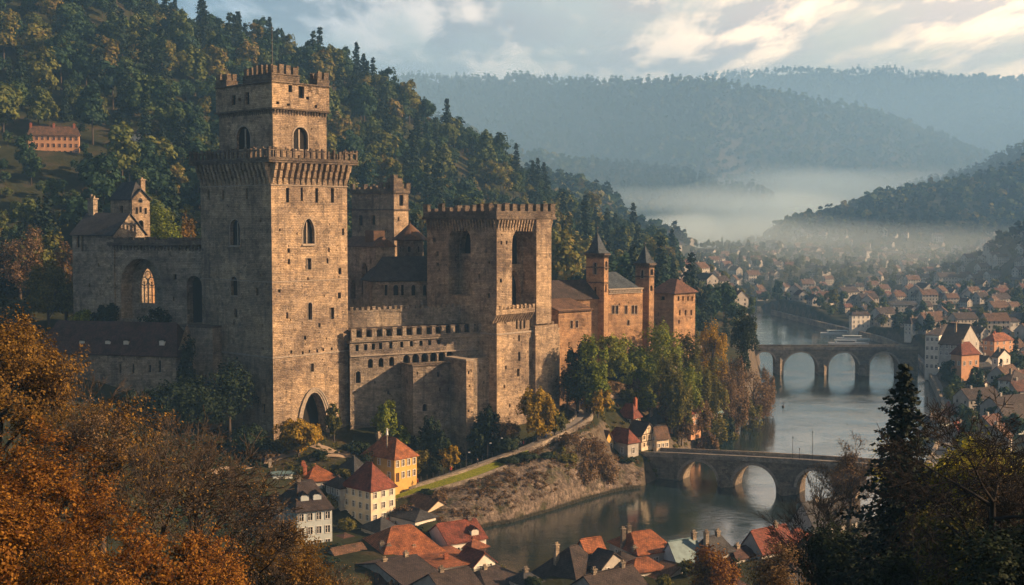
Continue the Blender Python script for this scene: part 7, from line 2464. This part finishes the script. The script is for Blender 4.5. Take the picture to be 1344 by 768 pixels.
tree_px(62, 345, 340, 74, M['leaf_olive'], 'big olive yellow tree left of the west block', 152, 9000, .32, base=.05, ncl=32)
tree_px(24, 290, 360, 66, M['leaf_brown'], 'brown half bare tree at the left edge above the olive tree', 153, 4000, .26, base=.1)
tree_px(85, 318, 352, 40, M['leaf_brown'], 'pale brown tree just left of the west block', 154, 3000, .26, base=.1)
tree_px(16, 380, 320, 54, M['leaf_dark'], 'dark green tree at the left edge beside the olive tree', 155, 4200, .3, base=.05)
# the wood in front of the palace
wood = [(800,500,350,38,'leaf_brown'),(826,506,353,38,'leaf_olive'),(846,512,357,34,'leaf_green'),(778,512,338,34,'leaf_olive'),(868,512,361,34,'leaf_brown'),(893,516,366,34,'leaf_olive'),(812,470,356,44,'leaf_green'),(838,452,360,46,'leaf_green'),(905,520,372,34,'leaf_brown'),(760,480,334,40,'leaf_green'),(776,438,332,50,'leaf_green'),(800,432,338,54,'leaf_green'),(758,452,330,44,'leaf_dark'),(828,452,346,44,'leaf_green'),(868,418,366,62,'leaf_green'),(850,470,340,46,'leaf_green'),(878,462,352,40,'leaf_olive'),(902,430,378,38,'leaf_olive'),
  (905,470,362,44,'leaf_green'),(936,422,392,44,'leaf_yellow'),(925,462,372,44,'leaf_olive'),(948,470,384,42,'leaf_brown'),(890,490,350,40,'leaf_olive'),(968,462,402,46,'leaf_brown'),(990,476,418,50,'leaf_brown'),(940,500,372,40,'leaf_olive'),
  (965,505,388,40,'leaf_brown'),(985,520,400,36,'leaf_olive'),(860,498,344,40,'leaf_brown'),(830,492,338,40,'leaf_brown'),(805,480,334,40,'leaf_dark'),(780,480,330,40,'leaf_green'),(915,505,362,40,'leaf_brown'),(885,515,352,34,'leaf_brown'),(1003,500,424,34,'leaf_brown'),
  (850,520,342,34,'leaf_dark'),(785,508,328,38,'leaf_yellow'),(797,535,324,24,'leaf_yellow'),(770,490,332,30,'leaf_brown'),(895,545,352,34,'leaf_brown'),(925,540,368,34,'leaf_olive'),(950,540,380,30,'leaf_dark'),(745,470,332,30,'leaf_brown'),(930,565,360,30,'leaf_brown'),(958,560,384,24,'leaf_olive')]
import itertools
tone = {'leaf_green': 'bright green', 'leaf_dark': 'dark green', 'leaf_olive': 'olive', 'leaf_yellow': 'golden yellow', 'leaf_brown': 'brownish half bare'}
def where(x, y):
    if y < 445: v = 'top row of palace wood'
    elif y < 485: v = 'middle row of palace wood'
    elif y < 530: v = 'lower row of palace wood'
    else: v = 'palace wood near the water'
    return v
seen = {}
for (x, yt, d, w, lf) in wood: seen.setdefault((lf, where(x, yt)), []).append(x)
ordn = ['leftmost', 'second', 'third', 'fourth', 'fifth', 'sixth', 'seventh', 'eighth', 'ninth', 'tenth', 'eleventh', 'twelfth']
for i, (x, yt, d, w, lf) in enumerate(wood):
    if 795 < x < 925 and d < 349: d = 356 + (d - 330) * .3
    L_ = sorted(seen[(lf, where(x, yt))]); k = L_.index(x)
    lb = f"{tone[lf]} tree in {where(x, yt)}"
    if len(L_) > 1: lb = f"{ordn[k]} {'of the ' if k == 0 else ''}{tone[lf]} tree{'s' if k == 0 else ' from left'} in {where(x, yt)}"
    tree_px(x, yt, d, w * 1.08, M[lf], lb, 200 + i, 4600 if w > 38 else 3000, .27 if lf != 'leaf_brown' else .22, base=.04, ncl=24, group='trees in the palace wood', hollow=.5)
# tall dark pine at the river end of the wood
x0 = Wp(975, 402, 405); zg = th(x0.x, x0.y)
T = empty('pine_tree', (x0.x, x0.y, zg), 'tall dark pine at the river end of the palace wood', 'tree', 'trees in the palace wood')
H = x0.z - zg
Vc, Fc = crown_arrays(301, H, 5.6, H * .35, 16, 6500, .26, 'round', .75)
np_mesh('crown', Vc, Fc, [M['leaf_dark']], T)
tv, tf = tube_arrays([((0,0,-1),(0,0,H*.9),.4,.1)] + [((0,0,H*(.4+.08*k)),(4*math.cos(k*2.2),4*math.sin(k*2.2),H*(.5+.07*k)),.14,.03) for k in range(6)], 6); np_mesh('trunk', tv, tf, [M['bark']], T)
# bushes above the cliff and at its right end
for i, (x, yt, d, w, lf, lb) in enumerate(((755, 565, 305, 54, 'leaf_brown', 'tall brown bush on the cliff edge below the road bend'), (777, 572, 307, 50, 'leaf_brown', 'brown bush right of the tall one on the cliff'), (738, 588, 300, 46, 'leaf_olive', 'olive bush on the cliff under the road'),
   (795, 592, 308, 46, 'leaf_brown', 'brown bush at the right end of the cliff'), (765, 602, 302, 50, 'leaf_brown', 'brown bush halfway down the cliff'), (690, 605, 296, 40, 'leaf_dark', 'dark hedge just below the road parapet'), (715, 597, 299, 40, 'leaf_dark', 'dark hedge below the road left of the brown bushes'), (668, 612, 293, 34, 'leaf_dark', 'dark hedge at the end of the grass verge'),
   (820, 600, 320, 30, 'leaf_dark', 'dark bush under the bridge head houses'), (650, 640, 283, 20, 'leaf_green', 'green ivy patch on the cliff face'), (560, 645, 279, 26, 'leaf_dark', 'dark shrub where the verge wall begins'), (1008, 478, 440, 24, 'leaf_brown', 'thin brown tree at the water edge before far bridge'))):
    tree_px(x, yt, d, w, M[lf], lb, 330 + i, 3200, .2 if lf == 'leaf_brown' else .24, base=0, bushy=True, group='bushes on the cliff')
# brush filling the castle slopes and the bank woods
pts, rads = [], []
def slope_pts(n, seed, pxr, dr, rad, cond=None):
    r = np.random.RandomState(seed); out = []
    for _ in range(n):
        d = r.uniform(*dr); px = r.uniform(*pxr); p = Wp(px, 560, d)
        if poly_sd(np.array([p.x]), np.array([p.y]), river)[0] < 2.0: continue
        dd = np.hypot(road[:, 0] - p.x, road[:, 1] - p.y).min()
        if dd < 4.2: continue
        if 782 < px < 915 and 316 < d < 362: continue
        out.append((p.x, p.y)); 
    return out
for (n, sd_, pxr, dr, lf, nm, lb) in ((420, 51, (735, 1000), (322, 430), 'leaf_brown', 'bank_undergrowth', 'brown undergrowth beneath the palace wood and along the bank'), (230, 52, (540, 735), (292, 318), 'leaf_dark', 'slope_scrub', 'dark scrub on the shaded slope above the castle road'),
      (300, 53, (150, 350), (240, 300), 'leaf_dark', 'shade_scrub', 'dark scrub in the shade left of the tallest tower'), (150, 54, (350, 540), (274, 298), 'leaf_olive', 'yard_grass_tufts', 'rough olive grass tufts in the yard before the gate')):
    q = np.array(slope_pts(n, sd_, pxr, dr, 1)); zz2 = terrain(q[:, 0], q[:, 1]); r = np.random.RandomState(sd_)
    P3d = [(a, b_, c) for (a, b_), c in zip(q, zz2)]
    if nm == 'yard_grass_tufts': rad, per, sz = r.uniform(.3, .9, len(q)), 60, .13
    else: rad, per, sz = r.uniform(.8, 2.3, len(q)), 110, .22
    Vv, Ff = clump_cloud(P3d, rad, per, sz, sd_ + 1, .75)
    tag(np_mesh(nm, Vv, Ff, [M[lf]]), lb, 'undergrowth', kind='stuff')

# low bushes in the gardens of the bridge head
r = np.random.RandomState(66); q = []
hx_ = np.array([(ipx(a, 560, d), d + 3) for a, d in ((831, 342), (842, 328), (866, 332), (824, 322), (795, 322), (907, 358), (862, 350), (805, 346), (925, 372), (872, 352))])
while len(q) < 130:
    d = r.uniform(322, 364); p = Wp(r.uniform(782, 930), 560, d)
    if np.hypot(hx_[:, 0] - p.x, hx_[:, 1] - p.y).min() < 5.0 or poly_sd(np.array([p.x]), np.array([p.y]), river)[0] < 2.5: continue
    if np.hypot(road[:, 0] - p.x, road[:, 1] - p.y).min() < 4: continue
    q.append((p.x, p.y, th(p.x, p.y)))
Vv, Ff = clump_cloud(q, r.uniform(.5, 1.4, len(q)), 90, .17, 67, .9)
tag(np_mesh('garden_scrub', Vv, Ff, [M['leaf_olive']]), 'olive scrub between the houses at the bridge head', 'undergrowth', kind='stuff')
# ------------------------------------------------------------------ foreground trees
def big_tree(px, ptop, d, leaf, label, seed, nleaf, size, spread=1.0, levels=4, kids=4, first=8, lean=0, name='tree', clump=.55, bark='bark_dark', H=None, trunkfrac=.25, twig=.012, group='trees in the foreground', up=.35, wobble=.3, leafz=None):
    p = Wp(px, ptop, d); z = th(p.x, p.y)
    Hh = H or (p.z - z)
    segs, tips, zmax = skeleton(seed, Hh, spread, levels, kids, first=first, trunkfrac=trunkfrac, up=up, wobble=wobble)
    k = Hh / zmax
    S = np.array([list(s[0]) + list(s[1]) + [s[2], s[3]] for s in segs])
    S[:, :6] *= k
    S[:, 6:] = np.maximum(S[:, 6:], twig)
    segs = [((r[0], r[1], r[2]), (r[3], r[4], r[5]), r[6], r[7]) for r in S]
    tipp = np.array([t[0] for t in tips]) * k
    T = empty(name, (p.x, p.y, p.z - Hh), label, 'tree', group)
    tv, tf = tube_arrays(segs, 5)
    np_mesh('trunk', tv, tf, [M[bark]], T)
    if nleaf:
        r = np.random.RandomState(seed)
        # fill along outer twigs
        n = len(tipp)
        w = r.gamma(.9, 1, n) + .08
        pick_ = r.choice(n, nleaf, p=w / w.sum())
        C = tipp[pick_] + r.normal(0, clump, (nleaf, 3)) * np.array([1, 1, .7])
        N_ = C - np.array([0, 0, Hh * .55]); N_ /= np.linalg.norm(N_, axis=1, keepdims=True)
        if leafz: 
            m2 = C[:, 2] < Hh * leafz; C, N_ = C[m2], N_[m2]
        Vv, Ff = leaf_cards(C, N_ + np.array([0, 0, .4]), size, r)
        np_mesh('crown', Vv, Ff, leaf if isinstance(leaf, list) else [leaf], T)
    return T
big_tree(58, 545, 62, M['leaf_orange'], 'big orange maple filling the lower left corner', 401, 42000, 0.061, 1.15, 5, 4, 9, clump=.22, H=15)
big_tree(-25, 600, 52, M['leaf_orange'], 'orange maple cut by the left frame edge', 402, 22500, 0.061, 1.1, 5, 4, 8, clump=.22, H=12)
big_tree(190, 640, 56, M['leaf_orange'], 'lower orange maple right of the corner maple', 403, 22500, 0.054, 1.2, 5, 4, 8, clump=.2, H=10)
big_tree(-14, 402, 92, M['leaf_gold'], 'tall rusty golden tree at the left edge beside the annex', 404, 25500, 0.086, 1.0, 5, 4, 8, clump=.3, H=19)
big_tree(128, 478, 88, M['leaf_gold'], 'thinly leaved golden tree below the annex wall', 405, 6500, 0.079, .85, 5, 4, 9, clump=.3, H=17, leafz=.86, bark='bark')
big_tree(262, 540, 76, M['leaf_brown'], 'wide grey brown bare tree below the tallest tower', 406, 1500, 0.050, 1.25, 5, 4, 9, clump=.5, H=15, bark='bark', twig=.018)
big_tree(200, 560, 74, M['leaf_gold'], 'bare crowned tree with few golden leaves between maples', 407, 2200, 0.058, 1.1, 5, 4, 9, clump=.5, H=13.5, bark='bark', twig=.018)
big_tree(330, 640, 70, M['leaf_brown'], 'leaning bare tree above the golden round crown', 408, 1800, 0.043, 1.3, 5, 4, 8, clump=.4, H=11, bark='bark_dark', twig=.018)
big_tree(352, 684, 78, M['leaf_gold'], 'round golden brown crown at the bottom left of the town', 409, 33000, 0.061, 1.1, 5, 4, 9, clump=.28, H=12, bark='bark')
big_tree(425, 740, 84, M['leaf_brown'], 'bare grey bush at the bottom edge before the dark roofs', 410, 2700, 0.043, .9, 5, 4, 9, clump=.3, H=9, bark='bark')
big_tree(108, 690, 44, M['leaf_orange'], 'lowest orange bush in the bottom left corner', 411, 18000, 0.047, 1.3, 5, 4, 8, clump=.22, H=7)
big_tree(52, 520, 80, M['leaf_brown'], 'dull brown tree between left edge tree and golden tree', 412, 4050, 0.072, 1.1, 5, 4, 9, clump=.3, H=12, bark='bark')
big_tree(285, 700, 60, M['leaf_orange'], 'dark orange bush below the leaning bare tree', 413, 12000, 0.050, 1.2, 5, 4, 8, clump=.22, H=7)
big_tree(944, 717, 205, M['leaf_orange'], 'orange autumn tree among the near bank roofs', 414, 11000, .17, 1.0, 4, 4, 9, clump=.6, H=13.5, bark='bark')
# hedges and garden bushes in the lower town
gb_ = [(440,725,246),(455,690,262),(520,715,256),(532,672,268),(545,700,258),(430,660,268),(395,655,266),(470,655,270),(375,740,240),(600,700,262),(430,745,236),(520,770,226),(640,765,232),(655,752,238),(685,760,230),(575,655,275),(700,768,222),(905,745,226),(960,740,228),(1010,745,232),(1060,735,236),(870,765,218),(790,765,218),(1090,720,245),(1120,700,250),(450,625,278),(420,600,283),(350,600,281),(480,600,283)]
for i, (x, y, d) in enumerate(gb_):
    lf_ = ['leaf_dark', 'leaf_olive', 'leaf_dark', 'leaf_brown'][i % 4]
    tree_px(x, y - 10, d, 22 + (i * 7) % 12, M[lf_], 'small garden bush between the houses of the lower town', 500 + i, 1400, .2, base=0, bushy=True, name='garden_bush', cat='bush', group='garden bushes of the lower town')
# right foreground
M['leaf_lime'] = leafmat('lime_foliage', [(0, (0.16, 0.17, 0.018)), (0.5, (0.34, 0.31, 0.025)), (1, (0.46, 0.38, 0.035))], 0.4, obj_var=.2)
big_tree(1072, 622, 128, None, 'slim bare tree left of the spruce', 421, 0, .05, .8, 5, 4, 9, H=19, bark='bark_dark', trunkfrac=.3, twig=.02)
big_tree(1116, 566, 190, M['leaf_brown'], 'pale twiggy bare tree behind the spruce left side', 422, 6000, .10, 1.0, 5, 4, 9, H=18, bark='bark', twig=.025, clump=.5)
big_tree(1285, 572, 92, M['leaf_lime'], 'yellow green tree right of the spruce', 423, 34000, .12, 1.3, 5, 4, 9, H=15, clump=.5)
big_tree(1322, 505, 62, None, 'bare dark branches reaching in at the right edge', 424, 0, .05, 1.5, 5, 5, 9, H=15, bark='bark_dark', twig=.016)
big_tree(1345, 610, 70, M['leaf_brown'], 'brown thicket tree in the lower right corner', 425, 22000, .09, 1.2, 5, 4, 9, H=10, clump=.5)
big_tree(1255, 660, 78, M['leaf_olive'], 'dim olive bush tree right of the spruce trunk', 426, 22000, .10, 1.3, 5, 4, 9, H=9, clump=.5)
big_tree(1310, 690, 56, M['leaf_dark'], 'dark bush at the bottom right', 427, 26000, .08, 1.3, 5, 4, 9, H=7.5, clump=.45)
big_tree(1100, 690, 100, M['leaf_dark'], 'dark thicket bush left of the spruce foot', 428, 20000, .10, 1.3, 5, 4, 9, H=9, clump=.55)
big_tree(1030, 715, 120, M['leaf_brown'], 'grey brown thicket bush at the bottom between roofs', 429, 12000, .09, 1.2, 5, 4, 9, H=9, clump=.5, bark='bark')
big_tree(1180, 735, 80, M['leaf_dark'], 'dark undergrowth bush beneath the spruce', 430, 20000, .10, 1.3, 5, 4, 8, H=6, clump=.5)
p = Wp(1187, 474, 90); H = 24.5; T = empty('spruce_tree', (p.x, p.y, p.z - H), 'tall dark spruce standing alone at the lower right', 'tree', 'trees in the foreground')
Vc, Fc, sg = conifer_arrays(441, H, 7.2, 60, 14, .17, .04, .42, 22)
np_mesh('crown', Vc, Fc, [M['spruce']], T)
tv, tf = tube_arrays(sg, 5); np_mesh('trunk', tv, tf, [M['bark_dark']], T)
